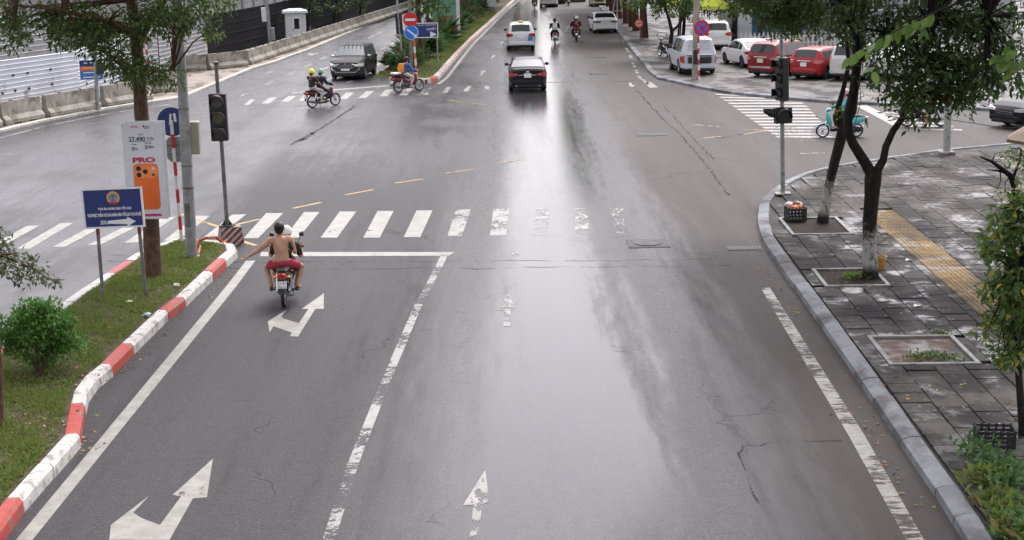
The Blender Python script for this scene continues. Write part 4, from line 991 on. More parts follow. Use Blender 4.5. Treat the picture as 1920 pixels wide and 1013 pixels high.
p = G(657, 151); car('people_carrier', 'dark grey seven-seat car coming towards the far crosswalk', (p.x, p.y + 2.3, 0), math.pi - .10, (.03, .031, .028), two=mpv_extra, plate=False, glass=GLASSL, bump_m=RIM, **{**SUV, 'head': (.66, .86)})
# forecourt
def spare_extra(t):
    MB().box((.0, -2.44, .78), (1.2, .12, .34), bev=.05).build('spare_wheel_panel', BLACKP, t)
    MB().box((0, -2.415, 1.03), (1.34, .06, .07), bev=.02).build('tail_garnish', RIM, t)
p = G(1308, 147); car('suv', 'silver boxy off-roader parked behind the no-stopping sign pole', (p.x, p.y + 2.6, .13), rad(3), (.50, .53, .58), two=spare_extra, plate=False, rglass=mat('painted_sky_glass', (.36, .39, .42), .12, spec=.8), **BOXY)  # rear glass coloured pale: the sky's reflection is painted into it
p = G(1350, 94, .13); car('hatchback', 'white hatchback with red lamps parked behind the silver off-roader', (p.x - .1, p.y + 2.0, .13), rad(-3), (.68, .67, .65), plate=False, **SUV)
p = G(1372, 124, .13); car('coupe', 'white low car parked between silver off-roader and red SUV', (p.x + .95, p.y + .4, .13), rad(12), (.70, .70, .70), rim=RIMD, **COUPE)
def fw(rz): return Vector((-math.sin(rz), math.cos(rz), 0))
PALEL = mat('pale_red_lamp', (.5, .16, .16), .15, coat=.6)
def red_extra(t):
    MB().box((0, -2.33, .5), (1.25, .06, .1), bev=.02).build('bumper_guard', RIM, t)
    for s in (-1, 1): MB().box((s * .8, -2.2, 1.68), (.04, .1, .02)).build('roof_trim', CHROME, t)
rz = rad(-43); p = G(1424, 146, .13); q = p + fw(rz) * 2.35
car('suv', 'red SUV with silver bumper guard parked on the forecourt', (q.x, q.y, .13), rz, (.20, .008, .016), two=red_extra, rails=True, rim=RIMD, plate=.84, plate_col=mat('pale_yellow_plate', (.7, .62, .42), .4), chrome_bar=True, **{**SUV, 'tail': (.84, 1.02, .62, PALEL)})
rz = rad(-40); p = G(1506, 150, .13); q = p + fw(rz) * 2.05
car('hatchback', 'red hatchback parked next to the red SUV', (q.x, q.y, .13), rz, (.32, .012, .014), chrome_bar=True, plate=.74, **{**HATCH, 'tail': (.78, .98, .6, PALEL)})
rz = rad(-38); p = G(1584, 152, .13); q = p + fw(rz) * 2.2
car('minivan', 'silver minivan parked half behind the forked tree', (q.x, q.y, .13), rz, (.55, .55, .54), plate=False, trim=mat('silver_bumper', (.5, .5, .49), .35), **{**SUV, 'tail': (.9, 1.15, .82, AMBER)})
rz = rad(-40); p = G(1650, 150, .13); q = p + fw(rz) * 2.2
car('saloon_car', 'pale car at the end of the forecourt row behind foliage', (q.x, q.y, .13), rz, (.42, .45, .42), **SEDAN)
rz = rad(118); p = G(1893, 240); q = p - fw(rz) * 1.5
car('saloon_car', 'black saloon nosing out of the side street', (q.x + .55, q.y + .3, 0), rz, (.012, .012, .016), **SEDAN)

# ------------------------------------------------------------------ motorbikes and their riders
HB = ((-.33, .27, 1.03), (.33, .27, 1.03)); PEG = ((-.2, .0, .25), (.2, .0, .25)); RPEG = ((-.22, -.3, .28), (.22, -.3, .28))
NAVY = cloth('navy', (.018, .026, .05)); BLK = cloth('black', (.014, .013, .013)); REDS = cloth('red', (.38, .03, .06)); GREYP = cloth('pale_grey', (.5, .46, .45)); ORANGE = cloth('orange', (.72, .24, .03)); BLUE = cloth('blue', (.03, .10, .28)); TEAL = cloth('teal', (.10, .35, .38)); MAR = cloth('maroon', (.12, .015, .025)); BROWN = cloth('brown_black', (.035, .026, .018)); PINK = cloth('pink', (.65, .30, .34))
YEL = paint_mat('yellow_helmet', (.72, .66, .04)); WHT = paint_mat('white_helmet', (.7, .7, .68)); BHM = paint_mat('black_helmet', (.015, .015, .016)); GHM = paint_mat('teal_white_helmet', (.22, .38, .36)); PHM = paint_mat('pink_helmet', (.6, .32, .38))
p = G(533, 576); rz = rad(3); s_ = 1.05; o = p + fw(rz) * .6 * s_
moto('motorbike', 'black motorbike carrying two people towards the near crosswalk', o, rz, (.02, .02, .022), scale=s_, lean=.02, plate_text=('21-B1', '703.41'), wire=False)
person('bare-backed passenger in red shorts with one arm stretched out', o, rz, (-.50, .76), ((-.74, -.42, .93), (.22, -.14, 1.0)), ((-.25, -.32, .29), (.24, -.3, .28)), lean=.10, pants=REDS, short=True, head=('hair', None), twist=-.05, scale=s_, elbow_out=.25, knees_out=.7)
person('motorbike driver in black shirt and white cap in front of passenger', o, rz, (-.12, .66), HB, PEG, lean=.26, shirt=BLK, sleeves=1, pants=BLK, short=True, head=('helmet', WHT), twist=.08, scale=s_ * .94, elbow_out=.3, slim=.8)
p = G(586, 203); rz = rad(-48); o = p + fw(rz) * .6
moto('motorbike', 'red-brown motorbike carrying yellow-helmeted pillion across the junction', o, rz, (.09, .015, .015), rimm=RIM)
person('pillion rider in yellow helmet, dark shirt and pale trousers', o, rz, (-.58, .78), ((-.15, -.05, .85), (.18, -.02, .84)), RPEG, lean=.02, shirt=BROWN, pants=GREYP, head=('helmet', YEL), shoes=GREYP)
person('rider in navy clothes and teal white helmet ahead of pillion', o, rz, (-.18, .76), HB, PEG, lean=.16, shirt=NAVY, sleeves=2, pants=NAVY, head=('helmet', GHM), shoes=BLK)
p = G(747, 174); rz = rad(-50); o = p + fw(rz) * .6
moto('motorbike', 'dark red motorbike with luggage rack rounding the median nose', o, rz, (.16, .015, .03))
person('delivery rider in orange and blue jacket with black helmet', o, rz, (-.25, .77), HB, PEG, lean=.34, shirt=BLUE, sleeves=2, pants=GREYP, head=('helmet', BHM), backpack=ORANGE, shoes=GREYP)
pk = thing('parcel', 'white parcel strapped on the rack of the delivery motorbike', 'parcel', o, rz)
MB().box((0, -.72, .86), (.42, .5, .07), bev=.02).build('rack_board', BLACKP, pk); MB().box((0, -.72, .93), (.36, .42, .07), bev=.02).build('packet', PLATE, pk)
MB().box((-.22, -.8, .5), (.05, .34, .5), rot=(0, .12, 0), bev=.015).build('hanging_bag', PLATE, pk)
p = G(1041, 83); o = p + Vector((0, .6, 0))
moto('motorbike', 'dark red motorbike ridden by a person in black', o, 0, (.14, .012, .02))
person('rider in black jacket with a white bag, alone on motorbike', o, 0, (-.25, .77), HB, PEG, lean=.15, shirt=BLK, sleeves=2, pants=NAVY, head=('helmet', BHM), backpack=cloth('white', (.6, .6, .6)), shoes=BLK)
p = G(1081, 78); o = p + Vector((0, .6, 0))
moto('scooter', 'dark red scooter carrying two people up the road', o, 0, (.12, .01, .02), style='scooter')
person('pillion in maroon shirt and white helmet on scooter', o, 0, (-.55, .78), ((-.16, -.05, .9), (.16, -.05, .9)), RPEG, lean=.05, shirt=MAR, sleeves=2, pants=BLK, head=('helmet', WHT), twist=.05, shoes=BLK)
person('scooter driver in dark clothes hidden behind maroon pillion', o, 0, (-.15, .76), HB, PEG, lean=.15, shirt=BLK, sleeves=2, pants=BLK, head=('helmet', BHM), twist=-.07, shoes=BLK)
for (a, b), lb in (((1003, 16), 'dark motorbike far up the road left of the white SUV'), ((1066, 11), 'dark motorbike far up the road beside the grey car')):
    p = G(a, b); o = p + Vector((0, .6, 0)); lb = lb.replace(' left of', ' before')
    moto('motorbike', lb, o, 0, (.03, .03, .035))
    person('far-off rider in dark clothing on ' + lb.split(' ', 1)[1], o, 0, (-.25, .77), HB, PEG, shirt=BLK, sleeves=2, pants=BLK, head=('helmet', BHM), fingers=False, shoes=BLK)
p = G(1606, 257); rz = rad(88); o = p + fw(rz) * .56
moto('scooter', 'turquoise scooter crossing the side street behind the forked trees', o, rz, (.12, .47, .48), style='scooter', rimm=RIM, scale=.98)
person('rider in turquoise jacket and pink helmet on turquoise scooter', o, rz, (-.2, .78), HB, ((-.14, .16, .3), (.14, .16, .3)), lean=.1, shirt=TEAL, sleeves=2, pants=NAVY, head=('helmet', PHM), shoes=BLK)
p = G(1762, 238); rz = rad(84); o = p + fw(rz) * .56
moto('motorbike', 'black motorbike waiting in the side street below the dark foliage', o, rz, (.015, .015, .016), lean=.03)
person('rider with bare legs and red top on the waiting motorbike', o, rz, (-.2, .78), HB, ((-.3, -.02, .03), (.2, 0, .25)), lean=.08, shirt=REDS, sleeves=1, pants=BLK, short=True, head=('helmet', BHM))
p = G(1377, 84, .13); moto('motorbike', 'black motorbike parked on the forecourt by the grey pillar', p + Vector((.2, .3, 0)), rad(70), (.02, .02, .02))
p = G(1248, 108, .13); moto('motorbike', 'dark bicycle-like motorbike parked under the small forked tree', p + Vector((0, .5, 0)), rad(20), (.03, .03, .03))
# row of bikes parked behind the concrete barriers
proto = None; cols = ((.02, .02, .022), (.12, .02, .02), (.03, .03, .1), (.3, .3, .3))
protos = []
for k in range(17):
    a = k / 16; p = G(578 + 100 * a, 66 - 40 * a, .1); p = p + Vector((-.55, 1.0, 0)); rz = rad(-62 + random.uniform(-6, 6))
    lb = 'motorbike in the row parked between black hoarding and concrete barriers'; gp = 'motorbikes parked behind the barriers'
    if k < 4:
        o = moto('parked_motorbike', lb, p, rz, cols[k], group=gp, wire=False); protos.append(o)
    else:
        o = dup(protos[k % 4]); o.location = p
    o.rotation_euler = (0, rad(-6), rz); o.location.z = .1

# ------------------------------------------------------------------ signs, lights and posts
STEEL = mat('galvanised_steel', (.30, .31, .31), .45, .5, .2, 5, dirt=(.18, .16, .14), dirt_amt=.15)
STEELD = mat('weathered_steel', (.17, .165, .16), .5, .3, .3, 6, dirt=(.09, .06, .05), dirt_amt=.3)
SIGNB = mat('sign_blue', (.022, .035, .16), .35, var=.06)
SIGNBL = mat('sign_bright_blue', (.02, .17, .62), .35, var=.06)
SIGNR = mat('sign_red', (.52, .022, .03), .35, var=.06)
SIGNW = mat('sign_white', (.72, .73, .74), .4, var=.05)
SIGNBK = mat('sign_back_grey', (.24, .25, .26), .5, .3, .1)
POSTR = mat('post_red', (.42, .03, .035), .45, var=.1); POSTW = mat('post_white', (.62, .62, .6), .45, var=.08)
def upright(name, label, cat, base, top, group=None):
    """an Empty at the foot whose z axis runs from base to top; returns it and the length"""
    base, top = Vector(base), Vector(top); t = thing(name, label, cat, base, 0, group)
    d = top - base; t.rotation_euler = d.to_track_quat('Z', 'Y').to_euler(); ax = math.atan2(d.x, d.z)
    t.rotation_euler = (math.atan2(-d.y, math.hypot(d.x, d.z)), ax, 0)
    return t, d.length
def mpp(Y): return (Y / math.cos(rad(11))) / F      # metres per photo pixel at that distance
def disc(b, c, r, y0, y1, n=32): b.lathe([(r, y0), (r, y1)], n, Matrix.Translation(c) @ Matrix.Rotation(math.pi / 2, 4, 'X')); return b
def striped_post(t, L, r, n, first_red=True, x=0., y=0.):
    h = L / n
    for k in range(n): MB().tube([(x, y, k * h), (x, y, k * h + h - .001)], r, 10).build('red_band' if (k % 2 == 0) == first_red else 'white_band', POSTR if (k % 2 == 0) == first_red else POSTW, t)
LENS = mat('unlit_lens', (.02, .018, .017), .2, coat=.5); LENSA = mat('unlit_amber_lens', (.045, .03, .014), .2, coat=.5)
def signal_head(t, z, h, w_, n=3, lens=None, x=0., y=-.12, yaw=0., vis=True):
    M = Matrix.Translation((x, y, z)) @ Matrix.Rotation(yaw, 4, 'Z')
    MB().box((0, 0, 0), (w_, .2, h), M, bev=.02).build('signal_housing', BLACKP, t)
    for k in range(n):
        zz = h / 2 - h / n * (k + .5)
        disc(MB(), (0, 0, 0), w_ * .36, 0, .02).build('lens', (LENS, LENSA, LENS)[k % 3], t).matrix_local = M @ Matrix.Translation((0, -.105, zz))
        vs = []; fs = []; r = w_ * .42; m = 14
        for i in range(m + 1):
            a = math.pi * (-.12 + 1.24 * i / m)
            for yy, dz in ((-.1, 0), (-.34 + .1 * abs(math.cos(a)), -.02)): vs.append((r * math.cos(a), yy, zz + r * math.sin(a) + dz))
        for i in range(m): fs.append((2 * i, 2 * i + 1, 2 * i + 3, 2 * i + 2))
        o = MB().add(vs, fs, M).build('visor', BLACKP, t); sm = o.modifiers.new('t', 'SOLIDIFY'); sm.thickness = .012
# leaning signal on its striped concrete block
b0 = G(430, 462, 0); Y = b0.y; k = mpp(Y)
blk = thing('concrete_block', 'red and white striped concrete footing of the leaning traffic signal', 'concrete block', (b0.x, b0.y + .25, 0), rad(18))
def stripes_mat():
    m, nt, b = newmat('diagonal_stripes')
    tc = nd(nt, 'ShaderNodeTexCoord').outputs['Object']; s = nd(nt, 'ShaderNodeSeparateXYZ', {'Vector': tc})
    v = mth(nt, 'FRACT', mth(nt, 'MULTIPLY', mth(nt, 'ADD', mth(nt, 'ADD', mth(nt, 'MULTIPLY', s.outputs[0], -1), s.outputs[1]), s.outputs[2]), 5.5))
    c = mixc(nt, ramp(nt, v, .45, .5), (.45, .30, .27), (.075, .03, .03))
    c = mixc(nt, ramp(nt, noise(nt, tc, 7, 5), .5, .7, 0, .7), c, (.2, .14, .12))
    nt.links.new(c, b.inputs['Base Color']); b.inputs['Roughness'].default_value = .6
    return m
MB().add([(-.3, -.28, 0), (.3, -.28, 0), (.3, .28, 0), (-.3, .28, 0), (-.24, -.22, .46), (.24, -.22, .46), (.24, .22, .46), (-.24, .22, .46)], [(3, 2, 1, 0), (4, 5, 6, 7), (0, 1, 5, 4), (1, 2, 6, 5), (2, 3, 7, 6), (3, 0, 4, 7)]).build('block', stripes_mat(), blk, 0)
top = V(402, 120, Y); base = Vector((b0.x + .0, Y + .2, .46)); base.x = V(426, 421, Y + .2).x
t, L = upright('traffic_signal', 'leaning three-lamp traffic signal on striped concrete block', 'traffic signal', base, Vector((top.x, Y + .2, top.z)))
MB().tube([(0, 0, 0), (0, 0, L)], [.05, .045], 12).build('pole', STEELD, t); MB().box((0, 0, .02), (.34, .34, .03)).build('base_plate', IRON, t)
b = MB()
for a in (0, 1, 2, 3): b.prism([(.05, 0), (.14, 0), (.05, .14)], -.006, .006, Matrix.Rotation(a * math.pi / 2, 4, 'Z') @ Matrix.Translation((0, 0, .03)) @ Matrix.Rotation(math.pi / 2, 4, 'X'))
b.build('gusset', IRON, t); MB().lathe([(.07, L - .03), (.07, L + .03), (.02, L + .05)], 12).build('pole_cap', STEELD, t)
hz = (V(408, 222, Y).z - base.z); signal_head(t, hz + .02, 88 * k, 31 * k)
# grey lamp pole with cabinet
b0 = G(360, 482, .19); Y = b0.y; top = V(333, 0, Y)
t, L = upright('lamp_pole', 'tall grey steel street lamp pole on the grass island', 'street lamp', b0, b0 + (top - b0) * 1.5)
MB().tube([(0, 0, 0), (0, 0, L * .33), (0, 0, L)], [.135, .12, .085], 14).build('pole', STEEL, t); MB().lathe([(.2, 0), (.2, .03), (.14, .05)], 12).build('base_plate', STEELD, t)
MB().tube([(0, 0, L - .1), (.9, -.1, L + .5), (2.2, -.2, L + .7)], .045, 8).loft([(2.1, .1, L + .62, L + .74), (2.7, .12, L + .6, L + .76)], 10, axis='X').build('lamp_arm', STEEL, t)
def pz(px, py, Y_, b=None): return V(px, py, Y_)
MB().box((.08, .2, V(362, 260, Y).z - .19), (.42, .2, .75), bev=.02).build('control_cabinet', mat('cabinet_paint', (.36, .36, .27), .5, var=.1), t)
for zz in (1.6, 2.1, 3.4): MB().lathe([(.142 - zz * .004, zz), (.142 - zz * .004, zz + .04)], 14).build('clamp_band', STEELD, t)
MB().box((-.02, -.125, 1.0), (.12, .03, .55), bev=.01).build('access_door', STEELD, t)
# red-white post with round signs seen from behind
b0 = G(341, 456, .19); Y = b0.y; top = V(321, 226, Y)
t, L = upright('sign_post', 'red and white banded post carrying a blue round sign', 'sign post', b0, top)
striped_post(t, L, .042, 9, False); kk = mpp(Y)
w0 = V(326, 226, Y).z; zc = V(320, 226, Y).z - .19
disc(MB(), (.0, .06, L - .04), 27 * kk, -.012, .012).build('round_sign', SIGNB, t)
MB().box((-.03, .042, L + .02), (.05, .008, .26), rot=(0, .12, 0)).box((.08, .042, L + .06), (.06, .008, .2), rot=(0, -.1, 0)).build('sign_mark', SIGNW, t)
a8 = [(.33 * math.cos(math.pi / 8 + i * math.pi / 4), .33 * math.sin(math.pi / 8 + i * math.pi / 4)) for i in range(8)]
MB().prism(a8, -.01, .01, Matrix.Translation((.04, .06, L - .70)) @ Matrix.Rotation(math.pi / 2, 4, 'X')).build('octagonal_plate', SIGNBK, t)
for zz in (L - .6, L - .82): MB().box((.04, .045, zz), (.5, .015, .03)).build('bracket', STEELD, t)
# court direction board
bl, br = G(193, 560, .19), G(272, 560, .19); Y = (bl.y + br.y) / 2
TL, TR, BR, BL = V(152, 355, Y), V(266, 349, Y), V(271, 426, Y), V(161, 429, Y)
cen = (TL + TR + BR + BL) / 4; wd = ((TR - TL).length + (BR - BL).length) / 2; ht = ((TL - BL).length + (TR - BR).length) / 2; tilt = -math.atan2((TR - TL).z + (BR - BL).z, (TR - TL).x + (BR - BL).x) / 1
bd = thing('direction_board', 'navy direction board with emblem and white arrow on two posts', 'sign', (cen.x, Y, .19)); bd.location = (0, 0, 0)
for foot, tp in ((bl, V(176, 354, Y)), (br, V(252, 350, Y))):
    fl = Vector((foot.x, Y + .05, .19)); tt = Vector((tp.x, Y + .05, tp.z)); MB().tube([fl, fl.lerp(tt, .58)], .036, 10).build('post', STEELD, bd); MB().tube([fl.lerp(tt, .58), tt], .038, 10).build('post_top', mat('rust_red_post', (.16, .04, .035), .5), bd)
pn = MB().box((0, 0, 0), (wd, .03, ht), bev=.006).build('board', SIGNB, bd); pn.location = (cen.x, Y, cen.z); pn.rotation_euler = (0, tilt, 0)
fr = MB()
for a in (-1, 1): fr.box((0, -.012, a * (ht / 2 - .02)), (wd + .02, .04, .035)).box((a * (wd / 2 - .01), -.012, 0), (.035, .042, ht - .02))
fr.build('board_frame', SIGNW, pn)
lettering('TOÀ ÁN NHÂN DÂN TỐI CAO', .03, ht * .0, wd * .56, ht * .095, SIGNW, pn, -.02, .03)
lettering('TOÀ PHÚC THẨM TOÀ ÁN NHÂN DÂN TỐI CAO TẠI HÀ NỘI', .01, -ht * .16, wd * .9, ht * .14, SIGNW, pn, -.02, .04)
lettering('300m', -wd * .16, -ht * .35, wd * .15, ht * .10, SIGNW, pn, -.02, .012)
MB().prism([(-.12 * wd, -.03), (.2 * wd, -.055), (.2 * wd, -.10), (.34 * wd, 0), (.2 * wd, .10), (.2 * wd, .055), (-.12 * wd, .03)], -.003, .003, Matrix.Translation((.02, -.02, -ht * .35)) @ Matrix.Rotation(math.pi / 2, 4, 'X')).build('arrow', SIGNW, pn)
em = MB(); disc(em, (0.02, -.018, ht * .25), ht * .16, -.003, .003).build('emblem', mat('emblem_orange', (.62, .22, .05), .4), pn)
disc(MB(), (0.02, -.024, ht * .255), ht * .10, -.003, .003).build('emblem_centre', mat('emblem_blue', (.12, .30, .46), .4), pn)
eb = MB(); eb.box((0.02, -.03, ht * .25), (.015, .006, ht * .17)).box((0.02, -.03, ht * .29), (ht * .13, .006, .012)).box((.02, -.03, ht * .12), (ht * .2, .008, ht * .06)).build('emblem_scales', mat('emblem_red', (.4, .05, .03), .4), pn)
MB().lathe([(ht * .155, -.004), (ht * .155, .004), (ht * .13, .004), (ht * .13, -.004)], 24, Matrix.Translation((.02, -.026, ht * .25)) @ Matrix.Rotation(math.pi / 2, 4, 'X'), cap=False).build('emblem_ring', mat('emblem_gold', (.7, .42, .1), .4), pn)
# phone advertisement on the tree
tb_ = G(287, 518, .19); Y = tb_.y - .32
TL, TR, BR, BL = V(227, 233, Y), V(303, 227, Y), V(316, 408, Y), V(241, 414, Y)
cen = (TL + TR + BR + BL) / 4; wd = (TR - TL).length; ht = (TL - BL).length
bn = thing('advert_board', 'white phone advertisement board strapped to the island tree', 'advertising board', cen); up_ = ((TL + TR) - (BL + BR)); bn.rotation_euler = (0, math.atan2(up_.x, up_.z), 0)
WHB = mat('advert_white', (.66, .67, .69), .4, var=.04)
MB().box((0, 0, 0), (wd, .03, ht), bev=.005).build('board', WHB, bn); MB().box((.05, .035, .03), (wd, .03, ht), bev=.005).build('back_board', WHB, bn)
GRY = mat('advert_ink', (.03, .03, .035), .5); MAG = mat('advert_red', (.5, .03, .07), .4)
ORA = mat('advert_orange', (.78, .16, .03), .4, var=.1, nscale=1.5); ORAL = mat('advert_orange_light', (.85, .26, .08), .4)
def U(px, py): d = (V(px, py, Y) - cen); a = bn.rotation_euler.y; return d.x * math.cos(a) - d.z * math.sin(a), d.x * math.sin(a) + d.z * math.cos(a)
def lt(s, px, py, w_, h_, m, bold=0.): u, v = U(px, py); lettering(s, u, v, w_ * k2, h_ * k2, m, bn, -.019, bold)
k2 = mpp(Y)
lt('27.490', 257, 261, 30, 9, GRY, .012); lt('Triệu', 282, 260, 13, 7, GRY); lt('0', 250, 279, 5, 7, GRY, .01); lt('%', 256, 279, 5, 4, GRY); lt('2', 274, 276, 5, 7, GRY, .01); lt('Năm', 283, 275, 11, 6, GRY); lt('PRO', 270, 300, 42, 10, MAG, .05)
lt('Giá từ', 264, 252, 9, 3, GRY); lt('VIETTEL', 252, 238, 14, 3, MAG); lt('Authorised', 276, 237, 10, 2, GRY); lt('Reseller', 275, 240, 8, 2, GRY); lt('Trả góp', 252, 271, 8, 2.5, GRY); lt('Bảo hành', 278, 268, 11, 2.5, GRY)
u, v = U(269, 237); MB().ball((u, -.018, v), (.02, .004, .022)).build('logo', GRY, bn)
for s in (0,): u, v = U(264, 265); MB().box((u, -.018, v), (.46, .006, .006)).build('rule', GRY, bn)
u, v = U(276, 350); pw_, ph_ = 46 * k2, 86 * k2
def rrect(w_, h_, r, n=5):
    o = []
    for cx_, cy_, a0 in ((w_ / 2 - r, h_ / 2 - r, 0), (-w_ / 2 + r, h_ / 2 - r, 90), (-w_ / 2 + r, -h_ / 2 + r, 180), (w_ / 2 - r, -h_ / 2 + r, 270)):
        for i in range(n + 1): a = rad(a0 + 90 * i / n); o.append((cx_ + r * math.cos(a), cy_ + r * math.sin(a)))
    return o
RX = Matrix.Rotation(math.pi / 2, 4, 'X')
MB().prism(rrect(pw_, ph_, .09), -.003, .003, Matrix.Translation((u, -.020, v)) @ RX).build('phone_picture', ORA, bn)
MB().prism(rrect(pw_ * .92, ph_ * .28, .07), -.003, .003, Matrix.Translation((u, -.026, v + ph_ * .33)) @ RX).build('camera_plate', ORAL, bn)
for a, c in ((-.28, .40), (-.28, .26), (-.02, .33)): disc(MB(), (u + a * pw_, -.031, v + c * ph_), .052, -.003, .003, 20).build('camera_lens', BLACKP, bn)
for a, c, m_ in ((.3, .40, SIGNW), (.3, .26, BLACKP)): disc(MB(), (u + a * pw_, -.031, v + c * ph_), .026, -.003, .003, 14).build('camera_lens', m_, bn)
u, v = U(288, 403); MB().box((u, -.019, v), (.36, .006, .05), bev=.002).build('banner_strip', mat('advert_magenta', (.55, .02, .2), .4), bn)
# hose, rubble and litter on the island
ho = MB(); P_ = [G(360, 470, .2), G(372, 455, .32), G(388, 446, .42), G(405, 449, .3), G(418, 456, .2), G(425, 459, .1)]
for i, p in enumerate(P_): p.z = (.2, .36, .42, .36, .2, .2)[i]
tag(ho.tube([P_[0].lerp(P_[1], 0)] + P_[1:], .036, 8).build('hose', mat('orange_conduit', (.40, .085, .025), .5)), 'orange plastic conduit arching out of the island grass', 'conduit')
h2 = MB(); q = [G(372, 478, .2), G(376, 468, .2), G(366, 462, .2), G(358, 470, .2)]
for i, p in enumerate(q): p.z = .22 + .06 * (i % 2)
tag(h2.tube(q, .03, 8).build('hose', MATS['orange_conduit']), 'short coil of orange conduit by the lamp pole', 'conduit')
LIT = [((241, 566), (.45, .5, .22), 'crumpled yellow wrapper lying on the island grass'), ((275, 590), (.4, .5, .55), 'pale blue wrapper lying on the island grass'), ((330, 535), (.6, .6, .56), 'white paper scrap on the island grass near the kerb')]
for (a, b), c, lb in LIT:
    p = G(a, b, .24); m = MB(); m.ball((0, 0, 0), (.09, .06, .04), None, 8, 5); me = m.mesh('litter', 0)
    for v in me.vertices: v.co *= random.uniform(.6, 1.3)
    o = link('litter', me, mat('litter_' + lb[:12].replace(' ', '_'), c, .5)); o.location = (p.x, p.y, .24); tag(o, lb, 'litter')
for (a, b), lb in (((1702, 488), 'white paper scrap on the dark wet pavement'), ((1718, 574), 'tiny white scrap near the yellow tactile strip')):
    p = G(a, b, .16); o = MB().add([(-.07, -.06, 0), (.08, -.02, .02), (.05, .07, .0), (-.02, .05, .04)], [(0, 1, 2), (0, 2, 3)]).build('litter', SIGNW, None, 0); o.location = p; tag(o, lb, 'litter')
# pavement signal, right
b0 = G(1468, 364, .15); Y = b0.y; k = mpp(Y)
t, L = upright('traffic_signal', 'grey traffic signal pole with two dark heads on the paved corner', 'traffic signal', b0, V(1465, 54, Y))
MB().tube([(0, 0, 0), (0, 0, L)], [.062, .05], 12).build('pole', STEEL, t); MB().box((0, 0, .02), (.42, .36, .04), bev=.008).build('base_plate', CONC, t)
signal_head(t, V(1464, 148, Y).z - .15, 80 * k, 27 * k, yaw=rad(-66), x=0, y=-.02)
signal_head(t, V(1464, 215, Y).z - .15, 30 * k, 32 * k, n=1, y=-.12, yaw=rad(8)); 
hz = V(1450, 212, Y).z - .15
MB().loft([(-.22, .12, hz - .12, hz + .14), (-.36, .10, hz - .08, hz + .16), (-.52, .05, hz + .04, hz + .15)], 12, Matrix.Translation((0, -.08, 0)), axis='X').build('side_visor', BLACKP, t)
lettering('C4', 0, V(1468, 326, Y).z - .15, .09, .07, INK, t, -.064)
# no-stopping sign on the far corner, its concrete pole behind
b0 = G(1311, 153, .13); Y = b0.y; k = mpp(Y)
t, L = upright('sign_post', 'red and white post with blue red-crossed no-stopping disc', 'sign post', b0, V(1309, 70, Y)); striped_post(t, L, .05, 8, False)
zz = V(1318, 53, Y).z - .13; xx = .18
disc(MB(), (xx, -.07, zz), 14.5 * k, -.015, .015).build('sign_rim', SIGNR, t); disc(MB(), (xx, -.09, zz), 10.5 * k, -.008, .008).build('sign_face', mat('sign_violet_blue', (.10, .11, .50), .35), t)
for a in (.785, -.785): MB().box((xx, -.104, zz), (21 * k, .012, 2.6 * k), rot=(0, a, 0)).build('cross_bar', SIGNR, t)
b0 = G(1306, 150, .13); b0.y += .35; Y = b0.y
t, L = upright('utility_pole', 'square grey concrete utility pole beside the no-stopping post', 'utility pole', b0, b0 + (V(1306, 0, Y) - b0) * 1.9)
MB().add([(-.17, -.17, 0), (.17, -.17, 0), (.17, .17, 0), (-.17, .17, 0), (-.10, -.1, L), (.1, -.1, L), (.1, .1, L), (-.1, .1, L)], [(3, 2, 1, 0), (4, 5, 6, 7), (0, 1, 5, 4), (1, 2, 6, 5), (2, 3, 7, 6), (3, 0, 4, 7)]).build('pole', CONC, t, 0)
MB().box((0, -.19, V(1306, 108, Y).z - .1), (.3, .03, .7)).build('wrap', BLACKP, t)
# median nose signs
b0 = G(770, 154, .19); b0.y += 1.0; Y = b0.y; k = mpp(Y)
t, L = upright('sign_post', 'steel post with red no-entry disc above blue arrow disc', 'sign post', b0, V(767, -12, Y)); MB().tube([(0, 0, 0), (0, 0, L)], [.085, .07], 12).build('pole', STEELD, t)
z1, z2 = V(769, 37, Y).z - .19, V(771, 61, Y).z - .19
disc(MB(), (0.02, -.1, z1), 13 * k, -.015, .015).build('no_entry_disc', SIGNR, t); MB().box((.02, -.122, z1), (19 * k, .01, 4.2 * k)).build('no_entry_bar', SIGNW, t)
disc(MB(), (.05, -.1, z2), 13.2 * k, -.012, .012).build('disc_rim', SIGNW, t); disc(MB(), (.05, -.118, z2), 12.3 * k, -.006, .006).build('keep_aside_disc', SIGNBL, t); MB().box((.05, -.13, z2), (18 * k, .01, 2.6 * k), rot=(0, rad(38), 0)).build('arrow_bar', SIGNW, t)
MB().prism([(0, -.13), (.13, .0), (0, .13)], -.005, .005, Matrix.Translation((.05 + .18, -.131, z2 - .16)) @ Matrix.Rotation(rad(38), 4, 'Y') @ RX).build('arrow_head', SIGNW, t)
b0 = G(780, 148, .19); b0.y += .6; Y = b0.y
t, L = upright('marker_post', 'orange and white banded marker post at the median nose', 'marker post', b0, V(776, 76, Y))
for i in range(6): MB().tube([(0, 0, L * i / 6), (0, 0, L * (i + 1) / 6 - .001)], .055, 10).build('band', POSTW if i % 2 == 0 else mat('post_orange', (.55, .12, .03), .5), t)
b0 = G(752, 138, .19); b0.y += 1.5; Y = b0.y; k = mpp(Y)
t, L = upright('traffic_signal', 'slim signal pole seen from behind near the no-entry sign', 'traffic signal', b0, V(742, -30, Y)); MB().tube([(0, 0, 0), (0, 0, L)], .055, 10).build('pole', STEEL, t)
for a in (-3.6, 3.6): MB().box((a * k, .03, V(743, 45, Y).z - .19), (5.2 * k, .16, 38 * k), bev=.02).build('signal_housing', BLACKP, t)
b0 = G(813, 127, .19); Y = b0.y; k = mpp(Y)
t = thing('direction_board', 'navy direction board with white arrow half behind a median tree', 'sign', b0)
